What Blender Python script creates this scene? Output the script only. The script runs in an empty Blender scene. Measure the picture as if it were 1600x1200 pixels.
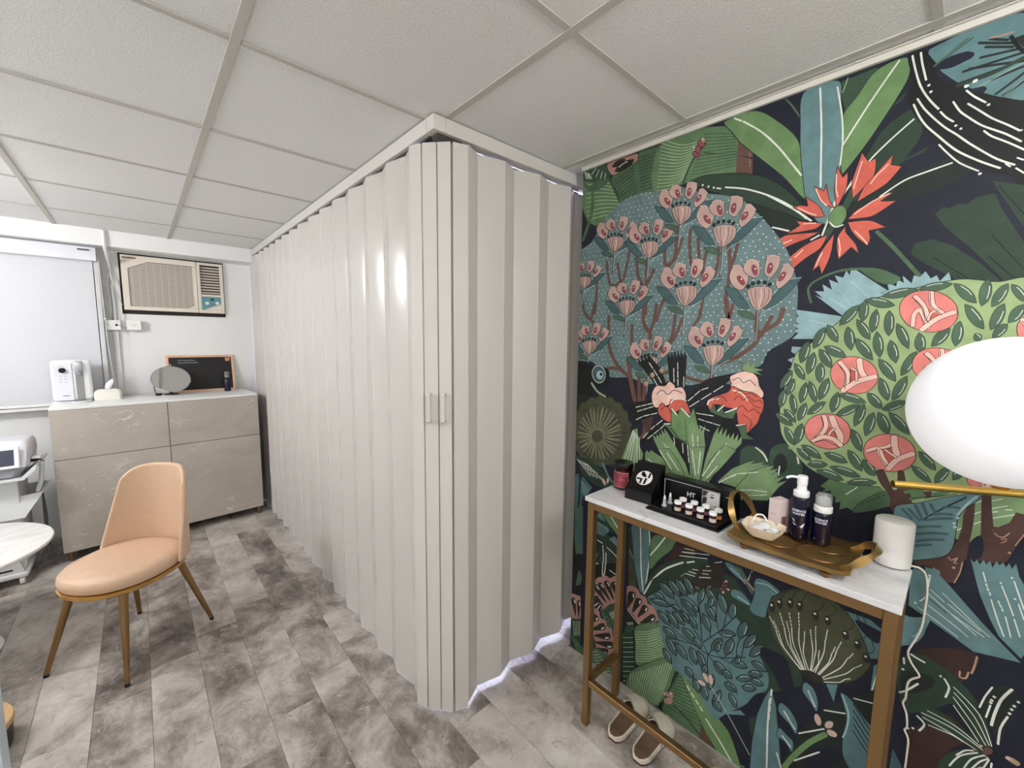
import bpy, bmesh, math, random
from mathutils import Vector, Matrix
random.seed(7)
PI = math.pi
SC = bpy.context.scene
COL = SC.collection
# ------------------------------------------------------------------ camera, exposure, world, lights
cam_data = bpy.data.cameras.new('camera')
cam = bpy.data.objects.new('camera', cam_data); COL.objects.link(cam)
cam_data.sensor_fit = 'HORIZONTAL'; cam_data.sensor_width = 36.0; cam_data.lens = 14.4935
cam_data.clip_start = 0.02
RX = Vector((0.7413, -0.6711, 0.0107)); RD = Vector((-0.0639, -0.0864, -0.9942)); RF = Vector((0.6681, 0.7364, -0.1069))
cam.matrix_world = Matrix(((RX.x, -RD.x, -RF.x, 0), (RX.y, -RD.y, -RF.y, 0), (RX.z, -RD.z, -RF.z, 1.5), (0, 0, 0, 1)))
SC.camera = cam
SC.view_settings.view_transform = 'Standard'
SC.view_settings.look = 'None'
SC.view_settings.exposure = 0.0
SC.view_settings.gamma = 1.0
SC.view_settings.use_curve_mapping = False
world = bpy.data.worlds.new('world'); SC.world = world; world.use_nodes = True
world.node_tree.nodes['Background'].inputs[0].default_value = (0.9, 0.95, 1, 1)
world.node_tree.nodes['Background'].inputs[1].default_value = 0.15
CEIL = 2.245
# unseen lamps, globe form made up to light the ceiling: x, y, radiance, colour
LAMP_R, LAMP_DROP = 0.115, 0.165
LAMPS = [(-1.05, 1.30, 26, (255, 253, 250)), (-1.30, 3.00, 104, (253, 253, 255)), (0.55, -0.60, 66, (255, 252, 248)),
         (-0.66, -0.46, 40, (255, 252, 249)), (1.28, 2.25, 330, (206, 216, 255))]

# ------------------------------------------------------------------ helpers
def lin(c):
    return tuple(((v / 255) / 12.92 if v / 255 <= .04045 else ((v / 255 + .055) / 1.055) ** 2.4) for v in c)
def mat(name, rgb, rough=.5, metal=0., spec=.5, noise=None, bump=None, emit=None, trans=0., coat=0.):
    """rgb 0-255; noise = (scale, amount, detail); bump = (scale, strength[, stretch])"""
    m = bpy.data.materials.new(name); m.use_nodes = True; t = m.node_tree; b = t.nodes['Principled BSDF']
    c = lin(rgb)
    b.inputs['Base Color'].default_value = (*c, 1); b.inputs['Roughness'].default_value = rough
    b.inputs['Metallic'].default_value = metal; b.inputs['Specular IOR Level'].default_value = spec
    b.inputs['Transmission Weight'].default_value = trans; b.inputs['Coat Weight'].default_value = coat
    if emit:
        b.inputs['Emission Color'].default_value = (*lin(emit[0]), 1); b.inputs['Emission Strength'].default_value = emit[1]
    if noise or bump:
        tc = t.nodes.new('ShaderNodeTexCoord')
    if noise:
        n = t.nodes.new('ShaderNodeTexNoise'); n.inputs['Scale'].default_value = noise[0]; n.inputs['Detail'].default_value = noise[2] if len(noise) > 2 else 4
        t.links.new(tc.outputs['Object'], n.inputs['Vector'])
        r = t.nodes.new('ShaderNodeValToRGB'); a = noise[1]
        r.color_ramp.elements[0].position = .3; r.color_ramp.elements[1].position = .7
        r.color_ramp.elements[0].color = (*[v * (1 - a) for v in c], 1); r.color_ramp.elements[1].color = (*[min(1, v * (1 + a)) for v in c], 1)
        t.links.new(n.outputs['Fac'], r.inputs[0]); t.links.new(r.outputs[0], b.inputs['Base Color'])
    if bump:
        n2 = t.nodes.new('ShaderNodeTexNoise'); n2.inputs['Scale'].default_value = bump[0]; n2.inputs['Detail'].default_value = 3
        src = tc.outputs['Object']
        if len(bump) > 2:
            mp = t.nodes.new('ShaderNodeMapping'); mp.inputs['Scale'].default_value = bump[2]; t.links.new(src, mp.inputs[0]); src = mp.outputs[0]
        t.links.new(src, n2.inputs['Vector'])
        bp = t.nodes.new('ShaderNodeBump'); bp.inputs['Strength'].default_value = bump[1]; bp.inputs['Distance'].default_value = .002
        t.links.new(n2.outputs['Fac'], bp.inputs['Height']); t.links.new(bp.outputs[0], b.inputs['Normal'])
    return m
def ramp_mat(name, stops, scale, detail, distort, rough, bump=0., per_object=False, stretch=None, veins=None, spec=.5):
    """mottled stone look: noise through a colour ramp, optional pale or dark veins = (scale, rgb, width, amount)"""
    m = bpy.data.materials.new(name); m.use_nodes = True; t = m.node_tree; b = t.nodes['Principled BSDF']
    b.inputs['Roughness'].default_value = rough; b.inputs['Specular IOR Level'].default_value = spec
    tc = t.nodes.new('ShaderNodeTexCoord'); src = tc.outputs['Object']
    if per_object:
        oi = t.nodes.new('ShaderNodeObjectInfo'); sc = t.nodes.new('ShaderNodeVectorMath'); sc.operation = 'MULTIPLY_ADD'
        cx = t.nodes.new('ShaderNodeCombineXYZ')
        for k in range(3):
            mu = t.nodes.new('ShaderNodeMath'); mu.operation = 'MULTIPLY'; mu.inputs[1].default_value = (37., 91., 53.)[k]
            t.links.new(oi.outputs['Random'], mu.inputs[0]); t.links.new(mu.outputs[0], cx.inputs[k])
        ad = t.nodes.new('ShaderNodeVectorMath'); ad.operation = 'ADD'; t.links.new(src, ad.inputs[0]); t.links.new(cx.outputs[0], ad.inputs[1]); src = ad.outputs[0]
    if stretch:
        mp = t.nodes.new('ShaderNodeMapping'); mp.inputs['Scale'].default_value = stretch; t.links.new(src, mp.inputs[0]); src = mp.outputs[0]
    n = t.nodes.new('ShaderNodeTexNoise'); n.inputs['Scale'].default_value = scale; n.inputs['Detail'].default_value = detail
    n.inputs['Roughness'].default_value = .70 if per_object else .62; n.inputs['Distortion'].default_value = distort
    t.links.new(src, n.inputs['Vector'])
    fac = n.outputs['Fac']
    if per_object:
        a1 = t.nodes.new('ShaderNodeMath'); a1.operation = 'MULTIPLY_ADD'; a1.inputs[1].default_value = .17; a1.inputs[2].default_value = -.085
        t.links.new(oi.outputs['Random'], a1.inputs[0])
        a2 = t.nodes.new('ShaderNodeMath'); a2.operation = 'ADD'; t.links.new(fac, a2.inputs[0]); t.links.new(a1.outputs[0], a2.inputs[1]); fac = a2.outputs[0]
    r = t.nodes.new('ShaderNodeValToRGB'); e = r.color_ramp.elements
    e[0].position = stops[0][0]; e[0].color = (*lin(stops[0][1]), 1); e[1].position = stops[-1][0]; e[1].color = (*lin(stops[-1][1]), 1)
    for p, c in stops[1:-1]:
        q = e.new(p); q.color = (*lin(c), 1)
    t.links.new(fac, r.inputs[0]); out = r.outputs[0]
    for v in veins or []:
        n2 = t.nodes.new('ShaderNodeTexNoise'); n2.inputs['Scale'].default_value = v[0]; n2.inputs['Detail'].default_value = 5; n2.inputs['Distortion'].default_value = 1.2
        t.links.new(src, n2.inputs['Vector'])
        s1 = t.nodes.new('ShaderNodeMath'); s1.operation = 'SUBTRACT'; s1.inputs[1].default_value = .5; t.links.new(n2.outputs['Fac'], s1.inputs[0])
        s2 = t.nodes.new('ShaderNodeMath'); s2.operation = 'ABSOLUTE'; t.links.new(s1.outputs[0], s2.inputs[0])
        s3 = t.nodes.new('ShaderNodeMapRange'); s3.inputs[1].default_value = 0; s3.inputs[2].default_value = v[2]; s3.inputs[3].default_value = v[3]; s3.inputs[4].default_value = 0
        t.links.new(s2.outputs[0], s3.inputs[0])
        n3 = t.nodes.new('ShaderNodeTexNoise'); n3.inputs['Scale'].default_value = v[0] * 1.7; n3.inputs['Detail'].default_value = 2; t.links.new(src, n3.inputs['Vector'])
        s5 = t.nodes.new('ShaderNodeMapRange'); s5.inputs[1].default_value = .5; s5.inputs[2].default_value = .68; t.links.new(n3.outputs['Fac'], s5.inputs[0])
        s6 = t.nodes.new('ShaderNodeMath'); s6.operation = 'MULTIPLY'; t.links.new(s3.outputs[0], s6.inputs[0]); t.links.new(s5.outputs[0], s6.inputs[1])
        mx = t.nodes.new('ShaderNodeMix'); mx.data_type = 'RGBA'; t.links.new(s6.outputs[0], mx.inputs['Factor']); t.links.new(out, mx.inputs['A']); mx.inputs['B'].default_value = (*lin(v[1]), 1)
        out = mx.outputs['Result']
    t.links.new(out, b.inputs['Base Color'])
    if bump:
        bp = t.nodes.new('ShaderNodeBump'); bp.inputs['Strength'].default_value = bump; bp.inputs['Distance'].default_value = .001
        t.links.new(n.outputs['Fac'], bp.inputs['Height']); t.links.new(bp.outputs[0], b.inputs['Normal'])
    return m

def BM(): return bmesh.new()
def bx(bm, c, s, bev=0., seg=1, rot=None):
    """box: centre c, full size s"""
    r = bmesh.ops.create_cube(bm, size=1)
    vs = r['verts']; M = Matrix.Translation(c) @ (rot.to_4x4() if rot else Matrix()) 
    for v in vs: v.co = Vector((v.co.x * s[0], v.co.y * s[1], v.co.z * s[2]))
    if bev > 0:
        es = list({e for v in vs for e in v.link_edges})
        q = bmesh.ops.bevel(bm, geom=es, offset=bev, segments=seg, profile=.5, affect='EDGES')
        vs = list({v for f in q['faces'] for v in f.verts} | {v for v in vs if v.is_valid})
    bmesh.ops.transform(bm, matrix=M, verts=vs)
    return vs
def span(bm, a, b, bev=0., seg=1):
    """box from corner a to corner b"""
    return bx(bm, [(a[i] + b[i]) / 2 for i in range(3)], [abs(b[i] - a[i]) for i in range(3)], bev, seg)
def frame_of(d):
    d = d.normalized(); u = Vector((0, 0, 1)) if abs(d.z) < .9 else Vector((1, 0, 0))
    x = d.cross(u).normalized(); return x, x.cross(d).normalized()
def loft(bm, rings, closed=True, cap=True):
    R = [[bm.verts.new(p) for p in ring] for ring in rings]; n = len(R[0])
    for a, b in zip(R, R[1:]):
        for k in range(n if closed else n - 1):
            bm.faces.new((a[k], a[(k + 1) % n], b[(k + 1) % n], b[k]))
    if cap:
        bm.faces.new(R[0][::-1]); bm.faces.new(R[-1])
    return R
def cone(bm, p0, p1, r0, r1, seg=16):
    p0, p1 = Vector(p0), Vector(p1); x, y = frame_of(p1 - p0)
    loft(bm, [[p + (x * math.cos(2 * PI * k / seg) + y * math.sin(2 * PI * k / seg)) * r for k in range(seg)] for p, r in ((p0, r0), (p1, r1))])
def lathe(bm, prof, c=(0, 0, 0), seg=24, sx=1., sy=1.):
    loft(bm, [[Vector((c[0] + r * sx * math.cos(2 * PI * k / seg), c[1] + r * sy * math.sin(2 * PI * k / seg), c[2] + z)) for k in range(seg)] for r, z in prof])
def smooth_path(pts, n=4):
    P = [Vector(p) for p in pts]; out = []
    for i in range(len(P) - 1):
        p0 = P[max(0, i - 1)]; p1 = P[i]; p2 = P[i + 1]; p3 = P[min(len(P) - 1, i + 2)]
        for k in range(n):
            t = k / n; out.append(.5 * ((2 * p1) + (p2 - p0) * t + (2 * p0 - 5 * p1 + 4 * p2 - p3) * t * t + (3 * p1 - p0 - 3 * p2 + p3) * t ** 3))
    return out + [P[-1]]
def tube(bm, pts, r, seg=8, sm=4):
    P = smooth_path(pts, sm) if sm else [Vector(p) for p in pts]
    rings = []; x = None
    for i, p in enumerate(P):
        d = (P[min(i + 1, len(P) - 1)] - P[max(i - 1, 0)]).normalized()
        if x is None: x, _ = frame_of(d)
        x = (x - d * x.dot(d)).normalized(); y = d.cross(x)
        rr = r(i / (len(P) - 1)) if callable(r) else r
        rings.append([p + (x * math.cos(2 * PI * k / seg) + y * math.sin(2 * PI * k / seg)) * rr for k in range(seg)])
    loft(bm, rings)
def prism(bm, poly, z0, z1, M=None):
    """extrude a 2D polygon along z; M maps (x, y, z) to the place"""
    M = M or Matrix()
    loft(bm, [[M @ Vector((x, y, z)) for x, y in poly] for z in (z0, z1)])
def ob(name, bm, m, parent=None, loc=None, angle=35, rot=None, kind=None):
    me = bpy.data.meshes.new(name)
    bmesh.ops.recalc_face_normals(bm, faces=bm.faces[:]); bm.to_mesh(me); bm.free()
    for mm in (m if isinstance(m, (list, tuple)) else [m]): me.materials.append(mm)
    if angle is not None:
        me.shade_smooth(); me.set_sharp_from_angle(angle=math.radians(angle))
    o = bpy.data.objects.new(name, me); COL.objects.link(o)
    if parent: o.parent = parent
    if loc: o.location = loc
    if rot: o.rotation_euler = rot
    if kind: o['kind'] = kind
    return o
def thing(name, label, cat, loc=(0, 0, 0), rz=0., group=None):
    o = bpy.data.objects.new(name, None); o.empty_display_size = .05; COL.objects.link(o)
    o.location = loc; o.rotation_euler = (0, 0, rz); o['label'] = label; o['category'] = cat
    if group: o['group'] = group
    return o
def tag(o, label, cat, group=None):
    o['label'] = label; o['category'] = cat
    if group: o['group'] = group
    return o
def copy_thing(o, loc, rz, label, group=None):
    r = o.copy(); COL.objects.link(r); r.location = loc; r.rotation_euler = (0, 0, rz); r['label'] = label
    if group: r['group'] = group
    for ch in list(o.children):
        c = ch.copy(); COL.objects.link(c); c.parent = r
        for g in list(ch.children):
            d = g.copy(); COL.objects.link(d); d.parent = c
    return r
def struct(name, bm, m, angle=35):
    o = ob(name, bm, m, angle=angle); o['kind'] = 'structure'; return o
def text_part(name, txt, size, m, parent, M, depth=.0003, bold=0.):
    """flat printed lettering as a thin mesh; M places the text plane (x right, y up)"""
    cu = bpy.data.curves.new(name, 'FONT'); cu.body = txt; cu.size = size; cu.align_x = 'CENTER'; cu.align_y = 'CENTER'; cu.extrude = depth; cu.offset = bold; cu.resolution_u = 2
    tmp = bpy.data.objects.new('lettering', cu); COL.objects.link(tmp)
    me = bpy.data.meshes.new_from_object(tmp.evaluated_get(bpy.context.evaluated_depsgraph_get()))
    bpy.data.objects.remove(tmp); bpy.data.curves.remove(cu)
    me.transform(M); me.materials.clear(); me.materials.append(m)
    o = bpy.data.objects.new(name, me); COL.objects.link(o); o.parent = parent; return o
def face_M(origin, right, up):
    r = Vector(right).normalized(); u = Vector(up).normalized(); n = r.cross(u)
    return Matrix(((r.x, u.x, n.x, origin[0]), (r.y, u.y, n.y, origin[1]), (r.z, u.z, n.z, origin[2]), (0, 0, 0, 1)))

# ------------------------------------------------------------------ materials
wall_white = mat('wall_paint', (238, 238, 237), .75, noise=(3, .02), bump=(160, .12))
ceil_core = mat('ceiling_void', (150, 148, 144), .9)
tile_m = mat('ceiling_tile_board', (234, 233, 231), .95, spec=.2, noise=(230, .085, 2), bump=(190, .5))
tee_m = mat('tee_grid_paint', (196, 193, 184), .9, spec=.15)
pvc = mat('partition_pvc', (207, 203, 198), .2, bump=(90, .05, (8, 8, .12)))
pvc_track = mat('track_white', (214, 211, 205), .4)
slab_m = mat('floor_screed', (92, 88, 84), .9)
plank_m = ramp_mat('stone_vinyl', [(.28, (84, 75, 71)), (.40, (134, 125, 119)), (.52, (176, 169, 162)), (.70, (208, 203, 196))], 4.6, 12, .35, .40, .25, True, (1, .8, 1),
                   [(6., (84, 76, 73), .010, .75), (11., (92, 84, 80), .014, .5), (13., (216, 213, 208), .03, .45)], spec=.35)
cab_front = ramp_mat('taupe_marble', [(.3, (172, 163, 153)), (.7, (190, 182, 172))], 2.6, 6, .6, .35, 0, False, (1, 1, 1.6), [(2.2, (232, 227, 220), .010, .9), (3.7, (220, 213, 206), .008, .7), (6., (210, 202, 194), .008, .5)])
cab_body = mat('cabinet_carcass', (196, 190, 182), .45)
cab_side = mat('cabinet_side', (150, 138, 126), .5)
white_lam = mat('white_laminate', (240, 240, 238), .35)
gold = mat('brushed_gold', (206, 164, 96), .2, 1., bump=(60, .1))
gold_d = mat('gold_leg_paint', (146, 115, 77), .33, .85, bump=(80, .08))
black = mat('black_plastic', (7, 7, 9), .3, spec=.35)
black_m = mat('black_matte', (16, 15, 16), .6)
white_pl = mat('white_plastic', (236, 237, 238), .3)
navy_pl = mat('navy_bottle', (9, 9, 38), .25)
clear_pl = mat('clear_plastic', (225, 228, 230), .12, trans=.75)
MURAL_COLOURS = [(27, 30, 48), (20, 24, 25), (30, 40, 36), (40, 62, 47), (52, 80, 60), (70, 102, 70), (98, 136, 80), (86, 122, 78), (116, 150, 98), (146, 172, 112), (70, 100, 76), (72, 76, 50), (92, 94, 62), (92, 132, 136), (134, 172, 178), (62, 96, 100), (84, 124, 128), (156, 152, 124), (66, 94, 90), (96, 126, 128), (190, 152, 142), (206, 172, 162), (150, 62, 72), (216, 88, 70), (236, 122, 114), (242, 192, 176), (104, 70, 60), (60, 38, 35), (82, 52, 46), (216, 222, 208), (150, 178, 136), (44, 40, 32), (176, 124, 114), (150, 190, 196), (176, 140, 110)]
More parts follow.
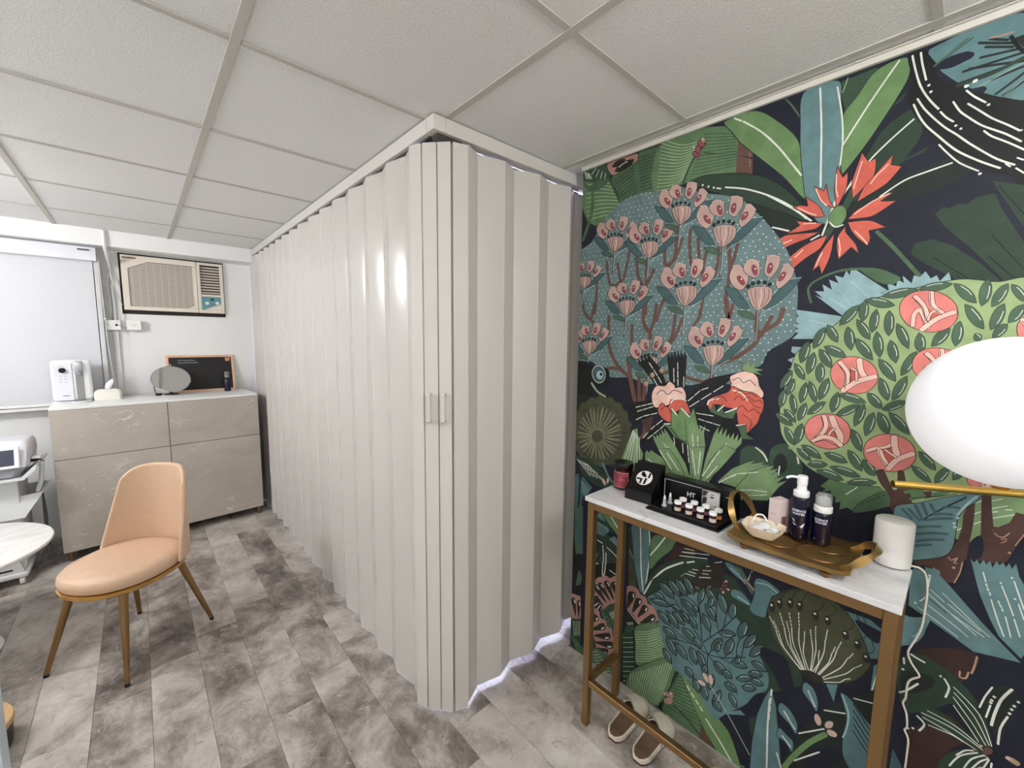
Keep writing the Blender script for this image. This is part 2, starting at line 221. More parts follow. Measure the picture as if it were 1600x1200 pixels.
MURAL = """
F1 7 - 1197,2161 -12,-93 -49,-70 -103,-32 -53,58 22,38 45,90 68,64 84,24
S1 30 3.2 1181,2190 -75,-22 -69,-31
S1 30 3.2 1179,2171 -76,-19 -71,-29
S1 30 3.2 1177,2152 -78,-17 -72,-26
S1 30 3.2 1174,2133 -79,-14 -74,-25
S1 30 3.2 1172,2113 -80,-11 -76,-22
S1 30 3.2 1170,2094 -82,-8 -78,-20
S1 30 3.2 1167,2075 -82,-5 -80,-18
S1 30 3.2 1165,2056 -84,-3 -81,-15
S1 30 3.2 1163,2037 -86,0 -83,-13
S1 30 3.2 1161,2018 -87,3 -85,-11
S1 4 8.3 1055,2165 -45,-84 -36,-53
F1 5 - 1041,2167 -104,31 -15,-47 -17,-84 69,-34 37,65
S1 3 3.2 1030,2147 -46,15 -43,15
S1 3 3.2 1022,2133 -43,16 -42,15
S1 3 3.2 1015,2119 -42,16 -40,16
S1 3 3.2 1008,2106 -40,16 -39,16
S1 3 3.2 1000,2092 -38,17 -37,15
S1 3 3.2 993,2078 -36,17 -35,16
S1 3 3.2 986,2065 -35,17 -33,16
S1 3 3.2 978,2051 -32,18 -32,16
F1 5 - 931,2218 -84,4 -45,1 43,-42 15,-63 -9,-60 54,3 17,90
S1 3 3.3 924,2204 -36,-1 -36,0
S1 3 3.3 922,2191 -35,0 -35,0
S1 3 3.3 920,2179 -34,0 -34,-1
S1 3 3.3 919,2166 -34,0 -33,0
S1 3 3.3 917,2154 -33,0 -32,0
S1 3 3.3 915,2141 -32,0 -31,1
S1 3 3.3 914,2129 -32,0 -30,1
S1 3 3.3 912,2116 -31,1 -29,0
S1 3 3.3 910,2103 -30,1 -28,1
S1 3 3.3 908,2091 -28,1 -28,1
S1 3 3.3 907,2078 -28,1 -27,1
F1 7 - 861,2144 -20,66 -70,37 -206,-58 -13,-141 106,18 60,-3 120,-18 20,47
S1 30 2.7 826,2240 -77,-44 -71,-9
S1 30 2.7 827,2227 -76,-41 -69,-6
S1 30 2.7 828,2215 -75,-38 -67,-5
S1 30 2.7 829,2202 -74,-35 -65,-2
S1 30 2.7 830,2189 -73,-32 -63,0
S1 30 2.8 831,2177 -72,-29 -61,2
S1 30 2.8 831,2164 -69,-26 -60,4
S1 30 2.8 832,2152 -68,-24 -58,6
S1 30 2.8 833,2139 -67,-21 -56,8
S1 30 2.8 834,2126 -66,-18 -54,11
S1 30 2.8 835,2113 -65,-15 -52,13
S1 30 2.8 836,2101 -64,-13 -50,15
S1 30 2.8 837,2088 -62,-10 -48,17
S1 30 2.8 837,2075 -60,-7 -46,19
S1 30 2.8 838,2062 -59,-4 -44,21
S1 4 2.5 669,2206 -52,-17 -49,-16
S1 4 2.5 672,2195 -54,-16 -51,-15
S1 4 2.5 676,2184 -57,-15 -53,-14
S1 4 2.5 679,2173 -59,-14 -55,-14
S1 4 2.5 682,2162 -60,-13 -58,-13
S1 4 2.5 686,2151 -63,-12 -60,-12
S1 4 2.5 689,2140 -65,-12 -62,-10
S1 4 2.5 693,2129 -68,-11 -64,-9
S1 4 2.5 696,2117 -70,-9 -66,-8
S1 4 2.5 700,2106 -73,-8 -68,-8
S1 4 2.5 704,2094 -76,-6 -70,-7
S1 4 2.5 707,2083 -78,-6 -71,-5
S1 3 6.6 665,2173 42,-43 30,-65
S1 5 15.5 940,2193 -19,-64 -13,-67
F1 4 - 1199,2228 -61,6 -81,-17 -15,-38 48,-21 92,29
S1 29 3.0 1183,2226 -13,-33
S1 29 3.0 1122,2224 22,-20
S1 29 3.0 1175,2222 -14,-31
S1 29 2.9 1106,2212 15,-23
S1 29 3.0 1167,2217 -15,-29
S1 29 2.9 1089,2201 9,-26
S1 29 3.0 1160,2213 -17,-27
S1 29 2.9 1073,2189 3,-28
F1 5 - 1186,2182 -36,-21 -37,8 -58,-9 27,-22 44,-6 39,12
S1 5 15.0 1138,2146 0,-100 43,-107
F1 32 2:2.5 1065,2224 -108,1 -32,-4 2,-26 61,-15 53,-7
F2 31 - 1043,2204 -20,-5 -20,1 -16,7 -8,12 20,5 19,-1 16,-7
F2 31 2:2.2 1028,2183 -27,-6 -27,3 -22,9 -12,15 26,6 27,-2 22,-9
S1 29 3.0 1010,2195 -21,8 -19,2
F0 26 - 560,2148 -47,-32 -3,-84 50,18
S0 34 2.3 522,2110 0,-7
S0 34 2.3 521,2098 0,-7
S0 34 2.3 521,2087 -1,-7
S0 34 2.3 520,2075 -1,-7
S0 34 2.3 519,2064 0,-7
F1 2 - 668,2146 -113,-44 -48,-23 -38,-24 42,21 57,32 95,32
F1 22 2:1.9 668,2166 6,-1 9,4 7,7 3,9 -2,5 -6,1 -8,-4 -7,-7 -3,-8
F1 22 2:2.0 683,2140 4,-4 7,2 8,5 5,7 1,6 -4,3 -8,-1 -7,-5 -6,-7
F1 22 2:1.9 680,2159 1,-8 4,-3 6,1 5,7 2,9 -1,8 -5,4 -5,-2 -5,-7
F1 32 - 666,2185 1,-4 3,-2 5,1 3,5 2,5 -1,5 -3,2 -5,-2 -3,-4
D 29 2.6 675,2190
D 29 2.7 705,2175
F1 3 1:2.0 713,2059 -55,9 -107,-22 -73,-31 -62,-50 -56,-71 -6,-38 57,36 86,45 109,57 60,34
S1 29 4.8 589,2011 -63,-21 -72,-39 -61,-46 -39,-41
D 29 3.6 666,2038
D 29 3.5 646,2028
D 29 3.5 628,2020
S1 29 4.1 618,2016 -13,-5
F1 2 - 514,1941 -103,-49 -59,-53 -2,-33 61,27 80,67
S1 29 2.8 441,1856 -45,-19
F1 2 - 265,2222 -46,-4 -56,-55 29,-50 59,-75 40,-72 16,175
F1 6 2:2.6 606,2223 -91,0 -73,-62 -52,-69 -15,-80 -15,-93 66,84 122,131 30,44
S1 29 4.7 547,2202 -55,-50 -50,-61 -40,-60 -26,-40
S1 29 4.7 575,2222 -22,-16
S1 5 4.3 431,2222 -18,-25 -21,-37
F0 4 - 306,2215 -83,5 31,-59 28,-34
S1 30 2.2 285,2220 9,-34
F1 6 2:1.4 225,2213 -58,4 -4,-56 62,-118 52,-75 6,25 5,132 -27,39
S1 29 4.1 182,2217 50,-80 51,-92
F1 13 2:2.0 387,2223 1,-96 -6,-73 -22,-135 -30,-66 -23,-14 -25,30 1,117 2,85 10,90 11,61
S1 29 4.6 347,2219 -11,-110 -6,-97 -4,-66
S1 29 3.7 307,2206 -16,-80 -7,-69 1,-64
F1 3 1:1.2 148,2089 -24,-65 32,-59 57,-69 54,0 -58,149
S1 29 3.8 143,2062 42,-37 38,-40 43,-64
F1 2 - 39,1955 41,-9 79,-20 80,-36 19,-30 -67,2 -89,15 -67,23
S1 29 3.6 66,1935 40,-8 43,-11 44,-29
F0 3 - 174,1958 -15,8 -50,22 7,-12
F0 3 - 189,2108 -28,28 7,-20
F1 1 - 167,2220 -24,6 -27,-27 -6,-49 -42,-40 -64,-51 -42,-22 -18,-199 26,39 50,34 57,56 50,77 29,63 -1,53
F1 16 - 128,2217 -149,4 -17,-182 31,14 32,22 43,39 33,40 13,27
S1 2 5.2 -9,2166 26,12 28,14
S1 2 5.1 -8,2158 21,10 21,10
S1 2 5.1 -17,2150 28,4 29,4
S1 2 5.2 -21,2139 42,0 44,0
S1 2 5.2 -29,2120 41,11 44,10
S1 2 5.2 -29,2124 48,-5 52,-4
S1 2 5.1 -30,2110 23,-4 25,-5
S1 2 5.1 -31,2097 19,-15 21,-15
S1 2 5.0 -33,2080 15,-11 15,-10
S1 2 5.1 1,2177 13,7 14,8
S1 30 1.2 -27,2118 56,-21 17,-5
S1 30 1.1 -30,2081 26,-23
S1 3 8.1 -26,2128 45,-13 52,-4
S1 1 6.6 -3,2182 -11,-24 -13,-21
F0 2 - -8,2176 -18,1 -3,-36 13,21
S1 32 3.4 28,2194 -19,-3 -15,-1
F1 0 - 116,2170 -11,8 -18,6 -25,-2 -12,-10 4,-8 12,-3 19,-4 19,4
F1 0 - 49,2093 -18,0 -7,-7 4,-8 12,5
S1 10 4.4 116,2174 -20,15 -32,22
S1 1 1.9 108,2176 -20,13 -32,20
F1 29 - 40,2111 0,-2 1,-2 3,-1 3,0 1,2 0,2 -1,2 -3,1 -3,0
F1 29 - 53,2105 0,-2 2,-2 2,-1 3,1 1,2 0,2 -1,2 -3,0 -2,-1
S1 29 3.6 56,2094 -14,-19 -19,-20
D 29 3.0 18,2048
S1 29 3.9 158,2217 -7,-31 -11,-40 -11,-27 -14,-26 -15,-23
S1 29 3.9 143,2217 -5,-28 -10,-41
D 29 3.1 122,2133
D 29 3.1 117,2116
S1 29 3.5 96,2062 -11,-17 -13,-14
D 29 2.7 67,2020
D 29 2.7 58,2010
S1 29 3.7 140,2109 -14,-28 -21,-32 -21,-28 -20,-22 -27,-32 -41,-43 -29,-22
S1 29 3.9 146,2098 -13,-33 -15,-28 -22,-30 -35,-45 -41,-37 -32,-24
S1 29 3.6 76,2077 -13,-26 -15,-19 -22,-25 -24,-20 -17,-14 -23,-23
S1 29 3.5 51,2063 -21,-24 -20,-23 -26,-24 -17,-17
S1 29 3.3 -33,1974 -4,0
S1 29 3.4 20,1992 -13,-16 -26,-22 -27,-25
S1 29 3.2 92,1985 -16,-24 -23,-30 -32,-27
D 29 3.2 18,1897
S1 29 2.9 -36,1916 -9,-7
S1 29 3.0 -20,1908 -7,-8
S1 29 2.9 -36,1894 -20,-22
F0 3 - 85,1821 -13,13 -10,-6 -15,10 -13,-7 -14,13 -16,2 -14,0 -12,-35 -45,-92 -9,-99 34,25 53,75 56,69
F0 3 - 122,1730 -7,25 -31,5 -38,-23 -45,-44 -41,-52 20,-24 20,5 43,42 41,30
F0 3 - -2,1876 -53,-24 -10,-101 23,45
S0 1 1.8 -13,1753 -54,-83
S0 1 1.8 -12,1706 -49,-63
S0 1 2.0 80,1715 -64,-57
S0 1 1.8 -13,1863 -44,-73
S0 1 2.0 35,1667 -34,-41
S1 5 8.6 192,1797 -38,-48 -58,-83
F0 14 2:1.4 363,1600 -28,-5 -89,-20 74,67 -22,-12 21,21 -23,-2 5,21 -23,-18 9,30 -23,-13 11,23 -20,-8 -6,19 -8,-14 -2,21 -14,-10 -44,-39 -27,-23 -48,-64 91,-54 108,-9 60,0 -15,19 29,0 -28,12 28,15 -29,-1 28,18 -24,4
S1 2 2.0 322,1637 -42,-48 -34,-14
F0 14 2:1.2 171,1637 -15,5 5,20 -19,-12 -1,18 -13,-11 4,20 -19,-22 -2,20 -12,-5 -9,13 -11,-19 -10,7 -6,-15 -14,20 -7,-24 39,-27 58,-13
S1 33 3.1 236,1671 -15,-15 -30,-36
S1 33 3.2 283,1630 -31,-24 -30,-24
S0 33 3.4 325,1568 -6,-3
S0 33 3.4 315,1564 -5,-2
S0 33 3.4 306,1561 -5,-2
S0 33 3.4 297,1558 -6,-2
S0 33 3.3 288,1554 -6,-2
S0 33 3.3 279,1551 -6,-2
S0 33 2.6 263,1651 -3,-5
S0 33 2.6 258,1643 -4,-4
S0 33 2.6 252,1635 -3,-4
S0 33 2.5 247,1628 -3,-5
S0 33 2.5 242,1620 -4,-5
S0 33 2.5 236,1612 -3,-4
F0 14 2:1.4 364,1489 -37,-2 -16,5 3,-67 57,-8 -19,16 21,14 -24,15 16,10
S1 5 6.5 325,1619 10,38 -14,22 -47,22 -49,3 -47,-9 -40,-25
F1 5 - 221,1704 -43,-9 -43,-26 17,-14 30,11
S1 4 16.0 249,1921 17,-47 16,-22 22,-53
S1 29 4.8 286,1905 11,-41 15,-55
S1 29 3.9 254,1944 24,-45
S1 29 5.3 461,1955 -68,-53 -51,-47
S1 29 4.3 441,1855 -44,-19
S1 29 4.0 338,1800 -19,10
F2 23 2:1.8 341,1951 -24,-19 -4,18 -11,-46 -15,-27 31,22 14,25
F2 23 2:1.7 291,1992 -15,-34 -10,12 0,-44 18,-48 9,54
F2 23 2:1.6 239,2012 -16,-29 -14,6 1,-45 40,-48 5,44
F2 23 2:1.5 175,1988 2,-25 -21,-10 27,-36 56,-32 -11,35 -24,31
F2 23 2:1.5 159,1897 33,-22 -32,-6 24,-17 25,-13 47,3 -19,22
F2 23 2:1.7 256,1834 -35,-2 -20,-6 -26,-20 34,-3 -5,-21 5,-18 22,23 16,24
F2 23 2:1.7 258,1826 1,-17 -26,-39 -7,-25 17,20 26,-29 7,36 -2,31
F2 23 2:1.8 284,1809 2,-44 7,-35 12,-32 8,26 16,-16 -14,48
F2 23 2:1.8 299,1807 14,-34 37,-26 34,-31 -3,21 24,4 -49,44
F2 23 2:1.8 320,1819 26,-13 40,-12 37,-14 -8,18 18,8 -29,19
F2 23 2:1.8 312,1843 17,-13 39,-2 32,1 -31,18 9,14
F2 23 2:1.8 310,1860 29,6 52,37 -18,2 -20,-7 6,28 -34,-34
S1 25 3.0 337,1943 -14,-34 -16,-19
S1 25 2.9 291,1970 -2,-39 -6,-23
S1 25 2.7 237,1989 7,-35 6,-32
S1 25 2.6 183,1965 21,-22 11,-18
S1 25 2.7 174,1891 34,-13 35,-25
S1 25 2.7 238,1807 -21,-27 -7,-12
S1 25 2.9 274,1794 -6,-27 0,-22
S1 25 3.0 308,1759 10,-26 3,-11
S1 25 3.2 356,1775 19,-20
S1 25 3.3 387,1808 24,-8
S1 25 3.0 361,1850 -31,-4
S1 25 3.0 377,1899 -30,-22 -16,-8
F1 6 2:1.4 264,1840 9,-13 13,-2 10,8 5,17 -4,18 -10,12 -13,3 -10,-9 -4,-17
S1 29 3.2 297,1842 -14,-16 -17,3
F1 19 - 1219,1876 -87,47 -47,66 -61,52 -73,25 -69,2 -54,-13 -74,0 -94,-45 -64,-22 -61,-29 -41,-44 -39,-47 -39,-55 -23,-42 -17,-49 -15,-58 -3,-76 0,-58 28,-29 42,-31 15,-42 46,-23 26,-45 106,-5 57,-14 62,11 105,-21 73,20 108,-2 86,58 91,5 26,238
D 29 2.0 844,1333 -179,14 21,0 15,2 23,1 25,1 14,-3 25,1 23,0 16,-2 27,1 20,5 20,-2 86,1 36,0 -488,17 21,-3 22,1 18,4 22,-5 17,0 25,6 23,-5 17,3 20,-3 19,-2 25,4 22,-2 23,2 15,-5 27,8 21,-3 16,-5 21,2 26,5 20,-6 17,1 26,-1 20,4 19,2 19,-3 -535,17 22,-3 24,0 22,1 14,6 27,-5 19,2 22,-3 22,7 20,-1 23,-4 20,4 19,-6 21,6 19,-2 25,0 14,0 23,2 24,-5 23,3 17,2 25,0 21,-2 20,0 19,3 20,-7 24,3 -555,20 21,-3 19,4 21,-3 17,-4 27,8 16,-2 22,-1 24,-2 20,-1 20,-1 19,2 26,-2 20,0 23,1 13,0 28,4 21,-2 15,-1 23,5 19,-6 26,-1 22,2 18,3 24,-5 20,1 20,-1 22,1 16,-1 -617,20 23,4 21,-6 16,1 22,3 21,1 22,-3 24,5 17,-5 27,-1 13,0 28,4 22,-1 13,-2 27,1 16,0 24,-1 21,-1 17,5 27,-3 16,-1 25,5 20,0 21,-6 22,3 21,1 16,-2 28,-2 14,0 23,2 22,2 19,-3 26,2 23,3 15,-5 -743,16 23,7 15,0 27,-2 19,-3 17,2 28,-3 17,1 23,5 23,-5 17,-2 22,7 23,-7 18,0 21,7 20,0 26,-1 15,1 27,1 14,-8 23,4 22,-3 23,4 21,-1 20,1 17,-2 22,-2 26,1 17,0 23,-1 22,-1 23,1 20,3 18,-2 21,4 22,-2 19,1 -763,19 23,-2 16,-1 21,-1 21,0 22,0 20,3 21,2 25,-4 21,-1 15,6 20,-8 28,0 19,5 18,-3 27,1 15,1 25,-2 16,4 21,-5 20,7 25,-2 22,2 19,-5 24,-3 18,6 23,-2 24,0 19,-1 16,0 22,-3 21,1 23,5 23,1 18,-2 25,-2 21,-2 -766,20 16,-2 26,4 19,-3 17,2 27,-1 17,1 24,-3 22,-1 19,6 19,0 20,-5 22,1 23,3 21,3 22,-1 22,1 20,-5 19,3 23,2 21,-2 17,-1 20,1 21,-5 27,6 16,-6 25,6 16,0 26,-2 17,-4 19,3 26,1 17,2 20,-2 22,-5 21,7 21,-7 23,3 -790,18 21,5 23,-2 25,-2 16,-1 23,1 18,3 25,1 23,-2 21,0 18,1 24,-6 15,1 24,6 21,-1 20,-2 20,1 21,-5 22,4 25,-2 22,4 14,0 28,1 19,-4 19,2 22,-4 23,3 15,-2 21,1 21,1 22,2 25,-5 22,3 16,3 19,-4 26,-2 20,6 20,-2 20,2 -805,15 20,-3 18,2 24,3 20,-3 25,2 20,1 19,-4 18,3 26,2 22,-3 18,4 17,-5 25,2 22,-4 20,0 20,0 20,4 22,-4 21,4 20,-3 22,3 18,0 21,2 22,-1 20,-2 23,2 25,-5 15,5 24,-3 20,0 23,0 18,1 28,2 18,1 19,-4 24,-2 21,0 20,3 -829,21 15,-1 23,0 27,-6 16,4 26,4 13,-7 24,6 24,-2 23,2 20,-2 16,1 25,2 17,-8 22,2 21,-1 23,3 18,-3 24,0 23,1 21,-1 17,5 22,-2 24,-3 21,3 16,-1 21,2 23,-1 22,3 22,-4 20,3 23,-3 18,3 20,-3 23,0 23,0 16,2 24,3 24,-4 17,1 21,0 -847,20 20,1 17,0 20,-7 24,1 19,3 20,-1 23,4 18,-3 24,-3 20,1 21,2 23,-1 20,1 22,-4 22,3 22,-2 19,1 22,4 21,-2 23,-3 22,2 18,-3 16,1 25,0 23,0 20,6 21,0 22,-1 15,-2 23,-1 24,2 17,-4 20,4 27,-5 16,1 28,-1 17,6 18,-1 22,0 22,-4 -825,21 21,1 14,-5 28,5 19,1 18,-1 23,-5 20,7 22,-1 17,-3 24,1 24,0 19,0 22,0 18,-2 25,1 20,-1 23,-1 16,2 25,3 16,-4 25,1 17,-2 25,4 22,-5 18,1 22,1 18,2 20,2 21,-4 26,0 18,4 23,0 23,1 15,-4 24,-1 24,1 22,-3 17,5 23,-1 22,-2 -831,18 20,1 24,1 20,-2 22,-2 15,5 24,-1 22,-1 21,0 20,3 19,0 25,2 15,-5 22,-2 23,5 19,0 26,2 21,-6 20,3 18,1 21,1 26,-4 15,4 21,-6 27,1 16,1 24,-1 18,-1 21,5 24,-1 23,-5 16,5 22,3 19,0 25,-3 23,-2 16,0 25,4 20,-1 21,0 17,1 -848,14 18,2 22,-2 24,-1 18,-1 22,6 20,-5 20,3 26,-3 22,-2 15,1 26,0 21,1 18,-1 25,2 22,3 18,-2 21,1 24,-3 15,6 25,-3 19,-5 19,7 21,-2 23,-3 18,-1 26,1 19,3 23,-3 19,4 22,-2 21,3 23,-3 15,-3 25,5 20,0 19,-3 22,3 26,-4 14,1 27,5 -832,14 24,2 21,1 21,-1 20,-1 20,3 23,0 19,-4 19,0 25,2 20,0 15,-2 23,4 24,-5 20,5 21,-2 20,-2 24,-2 20,5 24,-2 18,3 22,-1 19,-5 23,-1 20,2 22,3 19,-2 19,5 23,-1 18,-7 21,2 28,-1 17,5 19,-4 20,-2 24,4 18,0 24,1 19,-4 26,4 20,-3 -852,19 22,4 19,-4 23,1 18,-4 25,4 21,-1 21,3 16,0 19,-1 27,1 17,-3 21,4 24,-1 20,-3 25,4 19,-2 22,-3 17,4 24,0 21,-3 16,3 27,-2 17,3 20,-6 24,3 22,-4 23,2 17,-2 20,4 26,-3 14,6 28,-3 17,3 21,-4 21,-1 19,1 20,0 26,4 16,-4 27,4 17,-6 -848,24 18,-5 23,-1 21,4 20,1 23,-1 22,-4 16,1 21,5 26,0 18,0 25,-1 20,0 15,-3 23,1 23,3 19,1 20,-2 22,-1 24,-5 20,5 19,-4 23,1 18,0 24,2 20,-3 19,4 23,-3 24,2 17,4 23,-7 20,1 24,4 15,-5 26,3 18,0 20,0 24,4 22,-3 16,-1 25,1 -852,21 24,-2 23,2 14,0 24,-3 17,-4 28,2 22,5 17,-3 22,0 23,3 17,-4 21,-3 19,1 26,0 20,6 19,0 20,-5 20,-1 23,5 23,-5 17,-1 23,4 18,-4 26,1 16,5 22,-1 21,1 24,-4 19,4 22,-2 21,-3 21,0 24,5 21,-4 18,5 22,-3 18,2 24,-5 21,0 20,1 -828,19 22,-3 18,2 22,5 21,-4 22,3 19,-1 22,-5 18,0 24,1 22,4 20,0 20,-4 25,3 16,-2 27,-2 20,1 22,3 15,-2 23,2 24,2 16,-2 26,-3 21,1 19,2 21,2 18,-4 27,3 21,-4 16,3 25,0 15,-1 27,4 15,-4 28,2 19,-4 20,2 21,1 17,2 24,-5 23,1 -835,23 26,-5 24,3 13,1 22,-4 25,3 24,1 15,-2 20,2 24,-1 18,-1 24,-4 22,8 22,0 16,-3 25,-2 23,0 15,2 27,-2 19,-2 24,7 13,-3 29,-1 14,2 24,-3 18,-1 27,2 18,1 20,1 24,-6 20,0 20,7 24,-5 22,-1 19,5 15,-4 25,6 18,-4 27,-3 21,5 -814,16 20,3 26,-6 23,4 19,-4 22,5 18,-5 24,1 21,3 18,-1 20,0 26,1 17,1 25,-4 18,5 21,-5 18,4 24,-5 17,2 25,1 19,-2 23,4 20,-2 23,-1 22,-3 17,5 20,-5 25,5 21,2 18,0 26,1 16,-7 25,1 15,4 26,0 17,0 22,-2 24,-1 18,4 24,0 -833,14 24,4 21,-3 20,1 19,-2 23,-2 21,5 17,-3 29,5 14,0 27,-3 16,-1 20,1 21,-1 21,2 23,1 25,-5 20,4 17,1 20,-4 26,4 23,-2 19,3 23,-5 17,4 21,-6 24,3 15,-1 20,5 22,-8 28,3 18,0 19,5 24,-5 22,4 21,-3 18,4 21,-5 22,3 20,-5 -809,18 18,4 24,-4 20,1 25,6 22,0 17,-6 23,0 23,0 18,4 17,1 24,-1 22,1 18,-5 25,-1 19,5 19,-2 25,-2 18,3 25,0 21,0 16,3 23,-6 22,2 17,-1 22,1 22,4 19,-5 21,1 23,-1 20,0 26,5 19,-3 19,3 19,-3 25,0 24,0 15,-3 24,-1 20,6 -811,16 23,2 23,1 20,-4 18,3 23,-2 23,0 18,1 20,2 28,1 17,-5 22,3 18,-1 22,-2 19,3 23,-2 22,3 23,-1 23,1 14,0 27,-6 16,5 26,-6 20,7 19,-5 19,0 26,4 16,0 26,-4 21,3 15,-2 23,-1 23,1 24,1 18,3 16,-5 28,3 21,-5 20,2 -790,23 23,-5 19,4 23,-4 17,4 20,-2 27,-2 15,6 27,-2 21,1 18,1 25,-2 19,-5 17,4 26,-5 22,7 14,-1 26,-3 20,-1 20,5 21,-3 20,2 23,-3 21,2 24,-2 15,-1 22,2 20,-2 23,-2 21,7 20,-2 24,1 23,-2 15,2 21,-2 20,-2 23,3 26,-4 -770,19 25,6 18,-5 19,-2 24,5 21,0 19,-2 20,-1 19,2 25,3 20,0 18,-4 24,1 24,0 19,2 24,-6 20,3 20,3 16,-6 27,4 21,-3 18,3 18,1 22,-1 20,1 25,0 21,1 16,-6 24,3 22,1 20,-2 20,0 23,5 19,-1 25,-3 20,2 23,-5 19,3 -771,18 28,-3 16,5 20,2 22,-3 22,1 18,-1 25,-3 18,-1 24,2 21,3 21,-3 21,3 21,-5 17,2 25,0 23,5 20,-7 20,6 24,-6 18,2 21,1 24,-2 15,5 26,-4 23,3 19,-5 20,4 16,-3 23,7 21,-4 21,-1 22,-3 18,4 22,-1 20,1 23,1 -722,21 18,-6 21,1 20,2 23,-4 21,3 19,1 27,0 20,-5 16,6 26,-5 17,1 24,0 23,4 17,-2 25,-2 16,3 27,-4 17,-1 19,7 27,-5 15,-1 24,2 22,-1 19,4 18,-4 27,5 22,0 15,-5 22,-1 23,2 17,3 22,-3 23,2 24,3 17,-1 -741,16 20,-4 15,5 22,-3 20,5 27,0 22,-4 17,-1 21,0 23,-1 23,3 15,-2 21,2 25,-2 22,-2 19,0 19,4 24,-1 22,0 19,-3 22,2 20,1 18,3 24,-3 17,-3 27,3 17,3 19,-4 22,5 23,-2 18,-2 21,1 27,0 19,1 21,-5 22,5 -705,15 18,3 25,1 24,-4 14,-2 21,7 22,-5 24,-2 21,5 16,-5 25,7 21,-6 18,0 22,-1 25,5 20,-5 21,3 19,2 21,-5 19,7 27,-2 21,0 17,-1 22,-3 18,6 24,-2 19,-3 20,1 28,4 18,-1 20,-1 22,-1 17,0 -658,15 18,5 24,-4 21,4 21,-5 20,6 25,-2 18,-4 23,1 21,2 21,-1 18,-1 23,2 20,-3 24,1 16,-1 23,-1 23,1 22,4 17,2 25,-6 17,0 18,6 27,-5 22,2 19,3 23,-7 19,0 18,1 25,0 22,-1 -623,22 24,-4 22,3 18,-3 16,2 21,3 21,1 26,-2 17,-3 24,0 21,6 23,-6 23,3 14,4 27,-1 17,0 19,-1 24,1 22,0 21,-5 24,0 20,2 21,0 19,3 22,-1 19,0 21,2 19,-4 20,-2 21,1 -578,19 26,-3 24,1 18,4 19,-3 19,-1 24,2 19,2 19,-3 21,-1 21,3 26,-2 21,4 20,-4 23,-2 22,6 18,-4 17,4 26,-2 19,1 23,-1 20,1 19,-5 25,0 17,7 26,-4 17,-2 -535,19 19,-2 27,6 15,1 22,-5 23,-2 21,3 23,-3 21,2 18,-2 17,7 28,-3 14,-1 23,4 26,-5 21,3 16,-2 26,-3 18,6 21,-4 20,6 19,-3 26,-2 16,0 21,-3 24,7 -451,17 18,-1 22,0 21,-3 22,1 21,1 24,-4 20,3 17,-2 21,5 26,-1 22,0 18,2 23,-7 22,3 18,2 22,-1 18,-4 23,3 21,0 22,3 18,-4 -412,22 24,-3 24,-1 22,0 20,3 19,-2 18,1 23,-2 18,1 26,0 23,2 20,0 18,1 21,-4 21,4 19,-5 26,3 17,3 26,-6 18,5 -365,17 21,0 20,-2 17,2 22,-4 20,1 26,5 18,-6 21,0 23,2 23,0 21,0 15,0 25,0 16,-1 23,1 26,3 -288,17 21,2 26,-3 20,4 22,-6 21,4 14,-3 23,-2 24,1 18,0 23,2 21,-1 20,4 -133,14 17,-2 21,7 25,-4 20,5 21,-6
S1 26 12.1 752,1914 0,-102 26,-39 15,-40
S1 26 11.9 795,1875 -5,-90 -38,16 -24,68
S1 26 11.4 699,1899 2,-44 -10,-82 -27,-33
S1 26 11.1 671,1859 -10,-80 -17,-41
S1 26 10.7 600,1819 -1,-52 10,-43 27,-31
S1 26 12.6 568,1824 -10,-86 8,-94 -8,-49
S1 26 10.2 538,1833 9,-59 12,-27
S1 26 11.1 1052,1830 -22,-97 -62,17 -22,105
S1 26 11.2 998,1817 -17,-77
S1 26 13.0 910,1833 -7,-72 -34,-48 -33,57
S1 26 12.9 868,1811 -4,-93 -3,-111
S1 26 12.1 1097,1763 3,-103 6,-43
S1 26 11.1 638,1815 11,-67 -6,-99 7,-50
S1 26 12.5 773,1684 26,-52 15,-54
S1 26 15.5 867,1657 2,-84 -33,-45 2,-17
S1 26 12.8 817,1638 9,-66 13,-38
S1 26 12.5 740,1597 7,-75 27,-43 23,-6
S1 26 11.2 643,1643 7,-55 19,-30
S1 26 12.1 712,1585 24,-68 26,-32
S1 26 12.5 561,1638 -8,-63 -11,48
S1 26 13.8 395,1602 12,-40 43,-31 18,-37 49,-43 54,-27
S1 26 13.7 466,1591 -1,-50 -16,-19
S1 26 11.5 424,1581 18,-40
S1 26 14.5 1031,1601 -5,-115 -32,-72 -71,-61
S1 26 19.5 930,1429 -14,-82 -24,-86
S1 26 16.3 877,1362 -3,-75 -11,-87
S1 26 13.8 919,1563 -3,-133 4,-59
S1 26 14.4 1029,1382 -50,3 -42,-21
S1 26 11.7 780,1380 -57,4 -55,-18 -52,-6 -23,22
S1 26 12.6 1171,1675 -10,-51 -49,-45
S1 26 12.4 1108,1659 13,-61
S1 26 16.2 851,1341 2,-81 -12,-115 17,-39
F1 15 2:2.7 1267,1789 -38,-11 -35,-42 29,4 29,26
F1 15 2:2.3 1055,1788 40,-7 49,-39 12,-12 -34,7 -36,23
F1 10 2:2.3 1228,1732 -37,-5 -16,-18 38,10
S1 33 2.8 1057,1788 38,-4 41,-29 29,-23
S1 33 2.8 1114,1738 33,-13 17,-15
S1 26 5.7 1173,1734 -1,-37 3,-42
S1 33 2.5 1168,1727 2,-38 3,-27
F1 20 2:3.0 1254,1812 -12,21 -16,0 -27,-27 5,-20 16,-9 23,13
S1 21 2.1 1242,1833 -16,0 -27,-27
F1 22 2:1.6 1213,1801 -5,-8 2,-6 7,2 9,7 5,9 -2,5 -7,-1
